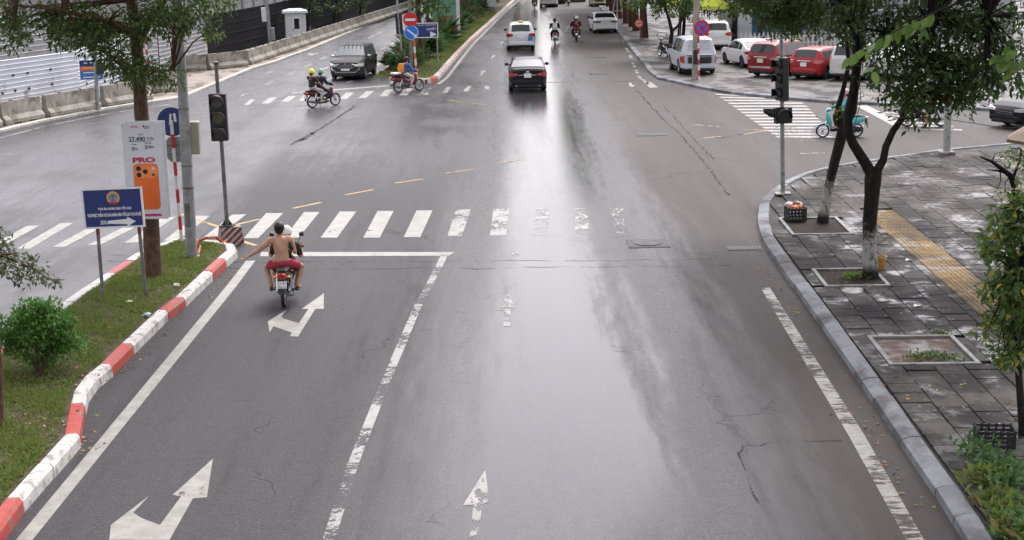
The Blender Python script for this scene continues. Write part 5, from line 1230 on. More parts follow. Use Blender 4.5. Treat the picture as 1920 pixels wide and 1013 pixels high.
P1 = V(799, 57, Y) - b0; wd, ht = 52 * k, 27 * k; MB().box((P1.x - .15, 0, P1.z), (wd, .04, ht), bev=.006).build('board', SIGNB, t)
for a in (-1, 1): MB().tube([(P1.x - .15 + a * wd * .47, .05, 0), (P1.x - .15 + a * wd * .47, .05, P1.z + ht * .5)], .035, 8).build('post', STEEL, t)
fr = MB()
for a in (-1, 1): fr.box((P1.x - .15, -.012, P1.z + a * (ht / 2 - .02)), (wd + .02, .04, .045)).box((P1.x - .15 + a * (wd / 2), -.012, P1.z), (.045, .042, ht))
fr.build('board_frame', SIGNW, t)
lettering('TOÀ ÁN NHÂN DÂN', P1.x, P1.z + ht * .36, wd * .66, ht * .1, SIGNW, t, -.028, .01); lettering('QUYẾT', P1.x + wd * .18, P1.z + ht * .1, wd * .32, ht * .24, SIGNW, t, -.028, .02)
MB().prism([(0, -.17), (.36, 0), (0, .17)], -.004, .004, Matrix.Translation((P1.x + .22, -.026, P1.z - ht * .28)) @ RX).build('arrow', SIGNW, t)
# green hoarding panel on the median
b0 = G(838, 75, .19); Y = b0.y; k = mpp(Y); b0.z = .19
t = thing('billboard', 'green advertising panel with red number among median plants', 'billboard', b0)
c = V(832, 30, Y) - b0; w_, h_ = 46 * k, 68 * k
MB().box((c.x, 0, c.z), (w_, .12, h_)).build('panel', mat('billboard_green', (.16, .36, .22), .5, var=.2, nscale=.5), t); MB().box((c.x + w_ / 2 + .12, -.02, c.z), (.24, .2, h_ + .1)).build('panel_edge', SIGNW, t)
MB().prism([(-w_ / 2, -h_ / 2), (w_ / 2, -h_ / 2), (w_ / 2, -h_ * .2), (0, -h_ * .36), (-w_ / 2, -h_ * .22)], -.004, .004, Matrix.Translation((c.x, -.066, c.z)) @ RX).build('panel_foot', mat('billboard_navy', (.03, .035, .09), .5), t)
lettering('606 9688', c.x + .1, c.z - h_ * .03, w_ * .66, h_ * .09, mat('billboard_red', (.4, .05, .05), .5), t, -.07, .02); lettering('LIÊN HỆ', c.x + .1, c.z + h_ * .22, w_ * .5, h_ * .07, SIGNB, t, -.07, .02)
for a in (-.4, .4): MB().tube([(c.x + a * w_, .08, 0), (c.x + a * w_, .08, c.z)], .06, 8).build('post', STEEL, t)
b0 = G(922, 24, .19); Y = b0.y; k = mpp(Y); t = thing('billboard', 'small white panel on a white plinth farther along the median', 'billboard', b0)
MB().box((0, 0, 1.1), (17 * k, .2, 26 * k * .9), bev=.02).build('panel', SIGNW, t); MB().box((0, -.02, .3), (12 * k, .6, .5), bev=.03).build('plinth', CONC, t)
# no-parking disc on the tree row
b0 = G(1203, 75, .13); b0.y -= .6; Y = b0.y; k = mpp(Y); t, L = upright('sign_post', 'small post with red-rimmed white disc by the tree row', 'sign post', b0, V(1197, 40, Y)); MB().tube([(0, 0, 0), (0, 0, L)], .03, 8).build('pole', STEELD, t)
disc(MB(), (0, -.05, L - .15), 8 * k, -.01, .01).build('sign_rim', SIGNR, t); disc(MB(), (0, -.065, L - .15), 6 * k, -.006, .006).build('sign_face', mat('sign_face_pale', (.55, .35, .25), .5), t); MB().box((0, -.075, L - .15), (9 * k, .008, 1.6 * k)).build('bar', SIGNR, t)
# timber prop frame by the tree row
b0 = G(1158, 42, .13); t = thing('tripod_prop', 'pale timber props leaning around a street tree', 'tree prop', b0)
for a, b in ((-.5, 0), (.5, 0), (0, .6)): MB().tube([(a, b, 0), (a * .1, b * .1 + .1, 2.9)], .05, 6).build('prop', mat('grey_timber', (.35, .33, .30), .7), t)
MB().tube([(-.35, 0, .9), (.35, 0, .9)], .04, 6).build('brace', MATS['grey_timber'], t)
# white stone bollard pole on the near pavement
b0 = G(1775, 289, .15); Y = b0.y; t, L = upright('concrete_post', 'pale square concrete post on the pavement edge', 'post', b0, V(1778, 172, Y))
MB().box((0, 0, L / 2), (.2, .2, L), bev=.02).build('shaft', mat('pale_concrete', (.34, .34, .32), .7, bump=.2, dirt=(.2, .19, .17), dirt_amt=.2), t); MB().box((0, 0, .05), (.46, .4, .1), bev=.02).build('footing', CONC, t); MB().box((-.08, -.06, L - .15), (.3, .1, .34), bev=.03).build('red_tag', POSTR, t)
lettering('3', 0, .55, .05, .09, INK, t, -.104)
# crate of offerings, bucket, black crate, parasol
CR = mat('crate_black', (.016, .016, .017), .5)
def crate(label, p, w_, d_, h_, rz):
    t = thing('crate', label, 'crate', p, rz)
    MB().box((0, 0, .015), (w_, d_, .03)).build('floor_panel', CR, t)
    for s in (-1, 1):
        for a, b, nm in (((0, s * d_ / 2), (w_, .02), 'side_panel'), ((s * w_ / 2, 0), (.02, d_), 'end_panel')):
            m = MB(); n = 5
            for k in range(4): m.box((a[0], a[1], h_ * (k + .5) / 4), (b[0] + .02, b[1], h_ * .13) if b[0] > .1 else (b[0], b[1] + .02, h_ * .13))
            for k in range(n + 1):
                q = -.5 + k / n; m.box((a[0] + (q * b[0] if b[0] > .1 else 0), a[1] + (q * b[1] if b[1] > .1 else 0), h_ / 2), (.03, .015, h_) if b[0] > .1 else (.015, .03, h_))
            m.build(nm, CR, t)
    return t
p = G(1494, 415, .15); crate('black plastic crate of rubbish and food bags by the leaning tree', (p.x, p.y + .2, .15), .44, .4, .33, rad(6))
for k, (dx, dy, dz, c) in enumerate(((-.1, .05, .31, (.6, .16, .08)), (.08, .0, .32, (.62, .2, .1)), (-.14, .1, .38, (.6, .6, .6)), (.04, .08, .40, (.25, .08, .06)), (.12, .12, .36, (.55, .5, .48)), (-.02, -.08, .33, (.7, .25, .12)))):
    m = MB().ball((0, 0, 0), (.1, .09, .07), None, 9, 6); me = m.mesh('bag', 0)
    for v in me.vertices: v.co *= random.uniform(.75, 1.2)
    o = link('plastic_bag', me, mat('bag_%d' % k, c, .35)); o.location = (p.x + dx, p.y + .2 + dy, .15 + dz); tag(o, ('crumpled orange bag low in the rubbish crate', 'orange-red bag at the open side of the rubbish crate', 'white plastic bag bulging from the rubbish crate', 'dark red bag topping the rubbish crate', 'off-white bag at the rear of the rubbish crate', 'bright orange peelings bag in front of the rubbish crate')[k], 'bag')
p = G(1648, 505, .15); t = thing('bucket', 'yellow plastic bucket standing behind the whitewashed tree trunk', 'bucket', (p.x + .03, p.y, .15))
BK = mat('bucket_yellow', (.42, .25, .07), .45, var=.15, dirt=(.2, .13, .06), dirt_amt=.15)
MB().lathe([(.095, 0), (.10, .01), (.125, .27), (.12, .27), (.1, .03), (.02, .02)], 20, cap=False).build('pail', BK, t); MB().lathe([(.128, .22), (.132, .235), (.126, .25)], 20, cap=False).lathe([(.135, .27), (.135, .285), (.118, .285), (.118, .27)], 20, cap=False).build('rim', BK, t)
p = G(1868, 838, .15); crate('empty black slatted crate among weeds on the pavement', (p.x, p.y + .1, .15), .5, .36, .26, rad(-8))
p = G(1918, 300, .15); t = thing('parasol', 'dull brown parasol edge over the pavement', 'parasol', (V(1888, 264, 36.5).x + 1.15, 36.5, .15)); t.scale = (1, 1, (V(1888, 264, 36.5).z - .15) / 1.55)
MB().tube([(0, 0, 0), (0, 0, 2.0)], .025, 8).build('pole', STEELD, t); MB().lathe([(1.15, 1.52), (1.16, 1.58), (.6, 1.85), (.02, 2.02)], 8, cap=False).build('canopy', cloth('parasol', (.20, .15, .11)), t)
# ================================================================== TREES AND PLANTS
LEAF_D = leaf_material('leaf_dark', (.018, .036, .010), (.075, .13, .038), .32, .36, (.22, .24, .05), .012)
LEAF_M = leaf_material('leaf_mid', (.03, .062, .012), (.10, .165, .032), .3, .42, (.24, .26, .07), .02)
LEAF_L = leaf_material('leaf_light', (.05, .10, .02), (.15, .23, .05), .4, .4)
LEAF_Y = leaf_material('leaf_yellowing', (.03, .06, .018), (.12, .19, .04), .35, .35, (.45, .36, .05), .07)
LEAF_S = leaf_material('shrub_leaf', (.03, .09, .014), (.11, .25, .045), .3, .35)
LEAF_P = leaf_material('cordyline_leaf', (.02, .05, .014), (.07, .13, .04), .25, .4, (.16, .03, .03), .12)
LEAF_B = leaf_material('leaf_brownish', (.05, .035, .018), (.13, .10, .05), .25, .5)
BARK = bark_material('bark_dark', (.006, .005, .0045), (.026, .02, .017))
BARK_LIME = bark_material('bark_limewashed', (.006, .005, .0045), (.027, .02, .0165), (.36, .35, .33), .95)
BARK_BR = bark_material('bark_brown', (.06, .035, .024), (.15, .09, .06))
BARK_RED = bark_material('bark_reddish', (.04, .02, .015), (.12, .06, .045))

def clump_leaves(clumps, n, ln, wd, droop=.35, flat=None):
    cs = []; ds = []
    for c, r in clumps:
        rr = np.array(r if hasattr(r, '__len__') else (r, r, r)); k = max(3, int(n * (rr.mean() / .5) ** 2))
        q = unit(RNG.normal(size=(k, 3))) * RNG.uniform(.15, 1, (k, 1)) ** .55
        cs.append(np.array(c) + q * rr); ds.append(q + RNG.normal(size=(k, 3)) * .55 + [0, 0, -droop])
    c = np.concatenate(cs); d = np.concatenate(ds)
    return leaf_quads(c, d, ln, wd, .22, up=np.array([[0, 0, 1.]]))
def tree(name, label, base, trunk, limbs, clumps, leaf_m, bark_m, n=60, ln=.12, wd=.06, droop=.35, group=None, twigs=True, jit=.05):
    """trunk / limbs: [(Vector, radius)...]; clumps: [(centre, radius)]"""
    base = Vector(base); t = thing(name, label, 'tree', base, 0, group)
    tr = MB().tube([p - base for p, _ in trunk], [r for _, r in trunk], 12, jit=jit).build('trunk', bark_m, t, 60)
    for l in limbs: MB().tube([p - base for p, _ in l], [r for _, r in l], 10, jit=jit).build('limb', bark_m, t, 60)
    nodes = [p for p, _ in trunk[len(trunk) // 2:]] + [p for l in limbs for p, _ in l[1:]]
    if twigs and clumps:
        tw = MB()
        for c, r in clumps:
            c = Vector(c); a = min(nodes, key=lambda p: (p - c).length); m = a.lerp(c, .5) + Vector((random.gauss(0, .08), random.gauss(0, .08), random.uniform(0, .15)))
            d = (c - a).length
            tw.tube([a - base, m - base, c - base], [min(.05, .012 + d * .014), .011 + d * .004, .005], 5, cap=False)
        tag(tw.build('twigs', bark_m, t, 60), kind='stuff')
    if clumps:
        q = clump_leaves([(Vector(c) - base, r) for c, r in clumps], n, ln, wd, droop)
        o = link('crown', quads_mesh('crown', q), leaf_m, t); o['kind'] = 'stuff'
    return t
def pxpath(pts, Y):      # (px, py, radius[, dY]) at distance Y
    return [(V(a[0], a[1], Y + (a[3] if len(a) > 3 else 0)), a[2]) for a in pts]
def ell(c, r, n, rmin, rmax, shell=.55):
    out = []
    for q in unit(RNG.normal(size=(n, 3))) * RNG.uniform(shell, 1, (n, 1)): out.append((Vector(c) + Vector(q * np.array(r)), random.uniform(rmin, rmax)))
    return out
# --- island tree with the advert
b0 = G(287, 519, .19); Y = b0.y
tk = [(b0 - Vector((0, 0, .15)), .22)] + pxpath([(286, 500, .185), (283, 400, .17), (274, 300, .155), (265, 215, .145), (260, 130, .13), (254, 60, .12), (246, 0, .11), (235, -90, .09), (228, -190, .06)], Y)
lb = [pxpath([(258, 90, .07), (285, 30, .05), (330, -20, .03)], Y), pxpath([(256, 70, .07), (200, 40, .05, -1), (120, 20, .035, -1.5), (30, 10, .02, -2)], Y), pxpath([(262, 170, .035), (235, 130, .025, -.6), (200, 100, .015, -1)], Y), pxpath([(262, 150, .03), (290, 135, .02, -.5), (325, 130, .01, -.7)], Y)]
cl = []
for (a, b, r, n) in ((60, 30, 45, 14), (150, 35, 50, 18), (120, 60, 30, 8), (200, 50, 40, 14), (260, 25, 40, 12), (320, 20, 40, 12), (370, 25, 30, 9), (390, 10, 30, 6), (190, 90, 26, 7), (225, 110, 24, 7), (235, 130, 20, 5), (262, 130, 18, 5), (290, 138, 18, 5), (315, 140, 14, 3), (20, 60, 35, 8), (20, 10, 40, 8), (395, 55, 16, 2), (330, 50, 26, 5), (170, 70, 30, 6)):
    for _ in range(n): cl.append((V(a + random.gauss(0, r * .6), b + random.gauss(0, r * .45), Y + random.uniform(-1.6, 1.2)), random.uniform(.16, .34)))
cl += ell(V(200, -190, Y), (3.4, 3.2, 2.0), 90, .35, .6) + ell(V(230, -420, Y), (4.6, 4.0, 2.4), 60, .6, .9, .4)
tree('street_tree', 'leafy tree on the near island with an advert strapped on', b0, tk, lb, cl, LEAF_M, BARK_BR, 190, .12, .055, .3)
# --- tree at the picture's edge: trunk just in view, a leafy spray hanging over the island
b0 = G(-6, 800, .19); Y = b0.y
tk = [(b0 - Vector((0, 0, .1)), .11)] + pxpath([(-4, 780, .085), (-5, 690, .08), (-25, 500, .08), (-45, 300, .07), (-60, 100, .06), (-60, -150, .05)], Y)
cl = [(V(a, b, Y + 2.0 + random.uniform(-.3, .3)), r) for a, b, r in ((10, 480, .2), (35, 492, .2), (55, 500, .2), (75, 512, .18), (95, 525, .14), (50, 525, .14), (20, 505, .18), (5, 455, .16), (-10, 470, .25), (0, 440, .14), (105, 530, .1), (30, 520, .14), (8, 500, .18), (65, 520, .14))] + ell((-9.5, 21, 10.5), (4.2, 5.5, 2.8), 70, .6, .95, .4)
tree('street_tree', 'slim tree hanging a pale leafy spray over the near island', b0, tk, [pxpath([(-25, 500, .04), (0, 478, .02, 1.6), (60, 503, .012, 2), (100, 528, .006, 2)], Y)], cl, leaf_material('leaf_grey_green', (.04, .06, .03), (.14, .17, .08), .3), BARK_BR, 300, .10, .055, .3)
b0 = G(40, 60) ; Y = 46.
# --- shrub on the island
b0 = G(76, 702, .19); k = mpp(b0.y)
sh = thing('round_shrub', 'dense round glossy green shrub on the near island', 'shrub', b0)
for a in range(7): MB().tube([(0, 0, -.05), (.2 * math.cos(a), .2 * math.sin(a), .4), (.5 * math.cos(a * .9), .4 * math.sin(a * .9), .8)], [.025, .018, .008], 6).build('stem', BARK_BR, sh)
q = ell((-.05, .1, .6), (.55, .5, .46), 90, .1, .19, .6) + ell((.25, 0, .75), (.36, .34, .38), 34, .09, .17, .6) + ell((-.32, 0, .72), (.33, .3, .34), 30, .09, .17, .6) + ell((.05, .1, 1.0), (.3, .28, .22), 24, .07, .14, .5) + ell((.45, .05, .45), (.28, .26, .26), 18, .07, .14, .5)
o = link('foliage', quads_mesh('foliage', clump_leaves([(Vector(c) * 1.08, r) for c, r in q], 400, .09, .043, -.4)), LEAF_S, sh); o['kind'] = 'stuff'
# --- the pair of dark trees on the paved corner
b0 = G(1632, 519, .15); Y = b0.y
tk = [(b0 - Vector((0, 0, .15)), .2)] + pxpath([(1633, 505, .165), (1630, 470, .15), (1631, 420, .145), (1634, 370, .15), (1637, 335, .175), (1639, 320, .16)], Y)
l1 = pxpath([(1636, 330, .13), (1620, 302, .11), (1600, 270, .105), (1590, 245, .10), (1590, 215, .095), (1600, 170, .09), (1607, 110, .085), (1603, 40, .07), (1600, -60, .05)], Y)
l2 = pxpath([(1640, 328, .11), (1656, 300, .085), (1661, 275, .075), (1675, 245, .07), (1692, 222, .065), (1702, 180, .055), (1730, 110, .045), (1760, 30, .035)], Y)
l3 = pxpath([(1606, 120, .05), (1660, 60, .04, -.5), (1740, 40, .03, -.8), (1850, 30, .015, -1)], Y); l4 = pxpath([(1604, 60, .05), (1560, 0, .035, -.3), (1520, -50, .02, -.4)], Y)
cl = []
for (a, b, r, n) in ((1640, 25, 45, 22), (1700, 40, 50, 30), (1760, 60, 50, 36), (1820, 40, 50, 36), (1880, 50, 50, 36), (1720, 110, 45, 26), (1780, 130, 45, 34), (1840, 120, 45, 34), (1895, 120, 40, 24), (1740, 170, 36, 20), (1790, 180, 38, 24), (1850, 158, 30, 13), (1700, 190, 18, 5), (1760, 205, 24, 8), (1898, 160, 20, 5), (1660, 130, 28, 7), (1600, 12, 36, 10), (1560, 10, 30, 6), (1690, 150, 24, 8), (1680, 80, 40, 18), (1690, 205, 12, 3), (1815, 200, 16, 4), (1670, 165, 16, 4), (1640, 60, 40, 12), (1580, 35, 26, 7), (1725, 215, 14, 4)):
    for _ in range(max(2, int(n * .72))): cl.append((V(a + random.gauss(0, r * .62), b + random.gauss(0, r * .55), Y + random.uniform(-1.6, 1.4)), random.uniform(.13, .32)))
cl += ell(V(1740, -170, Y), (3.2, 2.4, 1.8), 80, .35, .6) + ell(V(1690, -380, Y), (4.6, 4.0, 2.2), 70, .6, .9, .4)
tree('street_tree', 'dark forked tree with whitewashed foot and dense dark crown', b0, tk, [l1, l2, l3, l4], cl, LEAF_D, BARK_LIME, 105, .165, .075, .35, jit=.09)
b0 = G(1542, 416, .15); Y = b0.y
tk = [(b0 - Vector((0, 0, .15)), .17)] + pxpath([(1544, 408, .14), (1550, 375, .12), (1556, 340, .115), (1565, 305, .12), (1573, 275, .125), (1580, 245, .14), (1582, 228, .13)], Y)
l1 = pxpath([(1580, 240, .11), (1571, 220, .11), (1572, 200, .07), (1582, 165, .06), (1592, 120, .055), (1585, 50, .045), (1570, -40, .03)], Y); l2 = pxpath([(1582, 240, .1), (1600, 210, .08), (1606, 160, .07), (1615, 90, .06), (1620, 0, .04)], Y)
l3 = pxpath([(1588, 80, .04), (1540, 35, .03), (1470, 15, .02), (1410, 5, .012)], Y)
cl = []
for (a, b, r, n) in ((1430, 5, 30, 12), (1470, 18, 30, 16), (1500, 30, 26, 12), (1520, 10, 34, 16), (1450, 38, 18, 6), (1550, 25, 26, 8), (1395, -5, 26, 8), (1570, 10, 30, 8), (1480, 55, 12, 3)):
    for _ in range(n): cl.append((V(a + random.gauss(0, r * .6), b + random.gauss(0, r * .5), Y + random.uniform(-1.3, 1.3)), random.uniform(.18, .36)))
cl += ell(V(1520, -150, Y), (3.0, 2.6, 1.7), 70, .35, .6) + ell(V(1500, -330, Y), (4.4, 4.0, 2.4), 70, .6, .9, .4)
tree('street_tree', 'leaning dark tree whose trunk crosses the forked one', b0, tk, [l1, l2, l3], cl, LEAF_M, BARK_LIME, 170, .13, .06, .3, jit=.09)
mo = MB(); p = V(1572, 212, Y - .12)
for _ in range(14): mo.ball((random.gauss(0, .06), random.gauss(0, .03), random.gauss(0, .07)), random.uniform(.02, .05), None, 6, 4)
o = mo.build('moss', mat('moss', (.13, .17, .03), .9, var=.4, nscale=30, bump=.6), None); o.location = p; tag(o, 'yellow-green moss tuft growing on the leaning trunk', 'moss', kind='stuff')
# --- stump-like small tree
b0 = G(1898, 396, .15); Y = b0.y
tk = [(b0 - Vector((0, 0, .1)), .09)] + pxpath([(1898, 385, .075), (1902, 355, .07), (1895, 330, .075), (1880, 318, .06), (1860, 303, .045), (1838, 294, .02)], Y)
cl = [(V(a, b, Y + random.uniform(-.4, .4)), r) for a, b, r in ((1885, 300, .18), (1905, 288, .2), (1915, 310, .2), (1895, 280, .15), (1915, 340, .16), (1880, 285, .12), (1925, 300, .3), (1870, 360, .12), (1885, 365, .14), (1910, 372, .16))]
tree('small_tree', 'crooked little tree with a broken bare limb on the pavement', b0, tk, [pxpath([(1895, 328, .04), (1875, 321, .025), (1850, 318, .01)], Y), pxpath([(1899, 335, .04), (1912, 300, .03), (1915, 280, .02)], Y)], cl, LEAF_Y, BARK, 200, .12, .06)
# --- tree at the near pavement with yellowing leaves and a long spray of big leaves
b0 = G(1918, 815, .15); Y = b0.y
tk = [(b0 - Vector((0, 0, .1)), .07)] + pxpath([(1917, 800, .055), (1910, 700, .05), (1905, 620, .048), (1915, 520, .045), (1925, 400, .045), (1935, 200, .04), (1930, 60, .03), (1940, -100, .02)], Y)
cl = []
for (a, b, r, n) in ((1880, 470, 30, 8), (1895, 430, 26, 6), (1870, 540, 28, 8), (1900, 560, 30, 12), (1905, 500, 26, 10), (1895, 620, 28, 10), (1870, 400, 18, 3), (1905, 660, 24, 8), (1860, 590, 16, 3), (1910, 390, 24, 6), (1925, 590, 30, 10), (1855, 455, 14, 3), (1885, 660, 16, 4), (1930, 450, 30, 8)):
    for _ in range(n): cl.append((V(a + random.gauss(0, r * .55), b + random.gauss(0, r * .55), Y + random.uniform(-.5, .6)), random.uniform(.08, .17)))
cl += ell((8.6, 21.5, 10.4), (4.2, 6.5, 2.7), 70, .6, .9, .4)
t = tree('street_tree', 'slim tree with yellowing leaves at the edge of the near pavement', b0, tk, [pxpath([(1936, -60, .025), (1860, -15, .02, -.5), (1800, 5, .016, -.7), (1755, 22, .013, -.8), (1690, 52, .009, -.9), (1640, 82, .006, -.9), (1588, 113, .003, -.9)], Y)], cl, LEAF_Y, BARK, 340, .145, .07, .35)
cs = []; ds = []
path = [V(1750, 26, Y - .8), V(1690, 52, Y - .9), V(1640, 82, Y - .9), V(1588, 113, Y - .9)]
for i in range(26):
    u = (i // 2) / 12.5 * 2.98; j = min(2, int(u)); p = path[j].lerp(path[j + 1], u - j); s = -1 if i % 2 else 1
    cs.append(tuple(p)); ds.append((-.35 + random.gauss(0, .15), s * .5, -.75 if s > 0 else -.45 + random.gauss(0, .25)))
for (a, b, n, dY) in ((1885, 100, 8, -6), (1900, 118, 6, -6), (1640, 130, 2, -.9), (1720, 50, 5, -.9)):
    for _ in range(n): cs.append(tuple(V(a + random.gauss(0, 14), b + random.gauss(0, 8), Y - .9 if dY > -2 else Y - .5))); ds.append((random.gauss(-.5, .4), random.gauss(0, .4), random.gauss(-.6, .3)))
q = leaf_quads(np.array(cs) - np.array(b0), np.array(ds), .22, .105, .12, up=np.array([[0, -1., .6]]), six=True); o = link('leaf_spray', quads_mesh('leaf_spray', q, 8), LEAF_L, t); o['kind'] = 'stuff'
# --- median trees
for (a, b, r, lean_, lbl) in ((791, 121, .17, -10, 'stout reddish trunk beside the median blue board'), (818, 74, .14, -6, 'median tree in front of the green billboard'), (806, 88, .10, -8, 'thin median tree between blue board and billboard'), (867, 40, .17, -8, 'dark median tree just past the green billboard'), (879, 28, .12, -6, 'slender median tree past the billboard'), (889, 22, .14, -5, 'median tree amid the darker cordylines'), (899, 17, .14, -4, 'median tree ahead of the white panel'), (910, 12, .13, -4, 'median tree close by the white panel')):
    b0 = G(a, b, .19); Y = b0.y; tp = V(a + lean_, -20, Y)
    tk = [(b0 - Vector((0, 0, .15)), r * 1.25), (b0.lerp(tp, .3), r), (tp, r * .8), (tp + Vector((-.2, 0, 2.2)), r * .55), (tp + Vector((0, 0, 4.2)), r * .25)]
    cl = ell(tp + Vector((.6, 0, 5.2)), (4.0, 3.6, 4.0), 80, .7, 1.1, .3)
    if a in (791, 818, 806): cl += [(V(a + random.uniform(-22, 30), random.uniform(-10, 22), Y + random.uniform(-1, 1)), random.uniform(.25, .45)) for _ in range(10)]
    tree('median_tree', lbl, b0, tk, [[(tp, r * .5), (tp + Vector((1, .3, 1.6)), r * .3), (tp + Vector((1.8, .6, 2.8)), .02)]], cl, LEAF_M, BARK_RED, 30, .34, .17)
for k in range(7):       # the same row goes on past the top of the picture
    p = mk[-3] + Vector((-2.2 + k * .55, 8 + k * 13, .19)); tp = p + Vector((0, 0, 4))
    tree('median_tree', 'far median tree in the row closing the view up the road', p, [(p, .2), (tp, .15), (tp + Vector((0, 0, 4)), .05)], [], ell(tp + Vector((.5, 0, 5)), (3.0, 4.5, 4.4), 60, .8, 1.2, .3), LEAF_M, BARK_RED, 22, .45, .22, group='far median trees')
# --- row of thick trunks along the far pavement
for i, (a, b, r) in enumerate(((1208, 71, .26), (1193, 58, .24), (1184, 50, .2), (1174, 44, .22), (1165, 34, .22), (1155, 27, .2), (1147, 20, .2), (1141, 12, .2))):
    b0 = G(a, b, .13); Y = b0.y; tp = V(a - 4, -25, Y)
    tk = [(b0 - Vector((0, 0, .1)), r * 1.25), (b0.lerp(tp, .4), r), (tp, r * .85), (tp + Vector((0, 0, 3)), r * .5), (tp + Vector((.3, 0, 5.5)), .06)]
    tree('roadside_tree', 'thick brown trunk in the row along the far pavement', b0, tk, [[(tp, r * .5), (tp + Vector((-1.2, 0, 2)), r * .3), (tp + Vector((-2.2, 0, 3.4)), .03)]], ell(tp + Vector((-1.0, 0, 5.6)), (4.2, 3.6, 4.2), 84, .7, 1.1, .3), LEAF_M, BARK_RED, 28, .36, .18, group='trunks along the far pavement')
for k in range(6):
    p = fk[0] + Vector((2.5 + k * .4, 4 + k * 13, .13)); tp = p + Vector((0, 0, 4))
    tree('roadside_tree', 'thick brown trunk in the row along the far pavement', p, [(p, .22), (tp, .17), (tp + Vector((0, 0, 5)), .05)], [], ell(tp + Vector((.4, 0, 5)), (3.4, 4.5, 4.4), 60, .8, 1.2, .3), LEAF_M, BARK_RED, 22, .45, .22, group='trunks along the far pavement')
# small forked tree on the forecourt
b0 = G(1254, 107, .13); Y = b0.y
tk = [(b0 - Vector((0, 0, .1)), .16)] + pxpath([(1256, 90, .13), (1260, 60, .12), (1254, 35, .09), (1246, 10, .07), (1240, -30, .04)], Y)
cl = [(V(1215 + random.gauss(0, 25), 2 + random.gauss(0, 8), Y + random.uniform(-1.2, 1.2)), random.uniform(.3, .5)) for _ in range(26)] + [(V(1280 + random.gauss(0, 22), 8 + random.gauss(0, 12), Y + random.uniform(-1.2, 1.2)), random.uniform(.3, .5)) for _ in range(26)] + ell(V(1255, -80, Y), (2.8, 2.6, 1.8), 50, .45, .7)
tree('forecourt_tree', 'small dark forked tree beside the silver off-roader', b0, tk, [pxpath([(1259, 60, .08), (1275, 45, .07), (1284, 25, .05), (1290, -10, .03)], Y)], cl, LEAF_M, BARK, 60, .22, .11)
for a, b, lbl, lm in ((1279, 75, 'thin tree behind the forked tree on the forecourt', LEAF_M), (1287, 72, 'second thin stem behind the silver off-roader', LEAF_M), (1381, 80, 'brown-leaved tree in front of the grey pillar', LEAF_B), (1408, 78, 'vine-wrapped tree by the blue door', LEAF_M)):
    b0 = G(a, b, .13); Y = b0.y + 2; b0.y = Y; tp = V(a, -15, Y)
    cl = [(V(a + random.gauss(0, 20), random.uniform(-20, 32 if lm is LEAF_B else 18), Y + random.uniform(-1, 1)), random.uniform(.3, .5)) for _ in range(22)]
    tree('forecourt_tree', lbl, b0, [(b0 - Vector((0, 0, .1)), .13), (b0.lerp(tp, .5), .1), (tp, .08), (tp + Vector((0, 0, 3)), .03)], [], cl + ell(tp + Vector((0, 0, 2)), (2.4, 2.4, 1.8), 26, .5, .7), lm, BARK, 55, .24, .12)
for k, (a, b) in enumerate(((1420, 96), (1480, 94), (1540, 92), (1600, 92), (1680, 100))):   # backing trees behind the palings
    b0 = G(a, b, .13); b0.y += 9 + 2 * (k % 2); Y = b0.y; tp = b0 + Vector((0, 0, 3.4))
    tree('garden_tree', 'garden tree overhanging the white palings', b0, [(b0 - Vector((0, 0, .1)), .16), (tp, .12), (tp + Vector((0, 0, 3)), .04)], [], ell(tp + Vector((0, 0, 1.6)), (2.8, 2.4, 2.1), 46, .5, .8, .35), LEAF_M, BARK, 55, .26, .13, group='garden trees behind the palings')
# thin trees in front of the black hoarding
for a, b, lbl in ((682, 50, 'thin young tree behind the parked motorbikes'), (634, 62, 'ivy-like young tree against the black hoarding'), (667, 38, 'young tree at the far end of the motorbike row'), (720, 26, 'young tree by the far barriers'), (585, 70, 'bare young tree near the guard booth')):
    b0 = G(a, b, .1); b0.x -= .6; b0.y += 1.5; Y = b0.y; tp = V(a, -30, Y)
    cl = [(V(a + random.gauss(0, 9), random.uniform(-25, 25), Y + random.uniform(-.5, .5)), random.uniform(.2, .4)) for _ in range(12)] + ell(tp + Vector((0, 0, 2.5)), (1.8, 2, 1.8), 24, .45, .7)
    tree('young_tree', lbl, b0, [(b0 - Vector((0, 0, .1)), .09), (b0.lerp(tp, .5), .07), (tp, .06), (tp + Vector((0, 0, 2.5)), .03)], [], cl, LEAF_D if a != 634 else LEAF_M, BARK, 55, .2, .1)
# --- cordylines and hedge plants on the median
def rosette(name, label, p, h, n, ln, lm, group=None, stem=.5):
    t = thing(name, label, 'plant', p, random.uniform(0, 6), group)
    MB().tube([(0, 0, -.05), (.03, .02, h * stem)], [.035, .025], 6).build('stem', BARK, t)
    cs = np.zeros((n, 3)); cs[:, 2] = h * stem * RNG.uniform(.35, 1.0, n); az = RNG.uniform(0, 6.28, n); el = RNG.uniform(-.1, 1.2, n)
    d = np.stack([np.cos(az) * np.cos(el), np.sin(az) * np.cos(el), np.sin(el)], 1)
    o = link('foliage', quads_mesh('foliage', leaf_quads(cs, d, ln, ln * .2, .12)), lm, t); o['kind'] = 'stuff'
    return t
pr = [rosette('cordyline', 'spiky %s cordyline in the median planting' % cn, (0, -50, 0), 1.1, 150, .75, lm, '%s cordylines along the median' % cn) for cn, lm in zip(('dark', 'green', 'reddish'), (LEAF_P, leaf_material('cordyline_green', (.03, .07, .015), (.09, .17, .05), .25, .4), leaf_material('cordyline_red', (.06, .014, .014), (.14, .05, .03), .25, .4)))]
used = set()
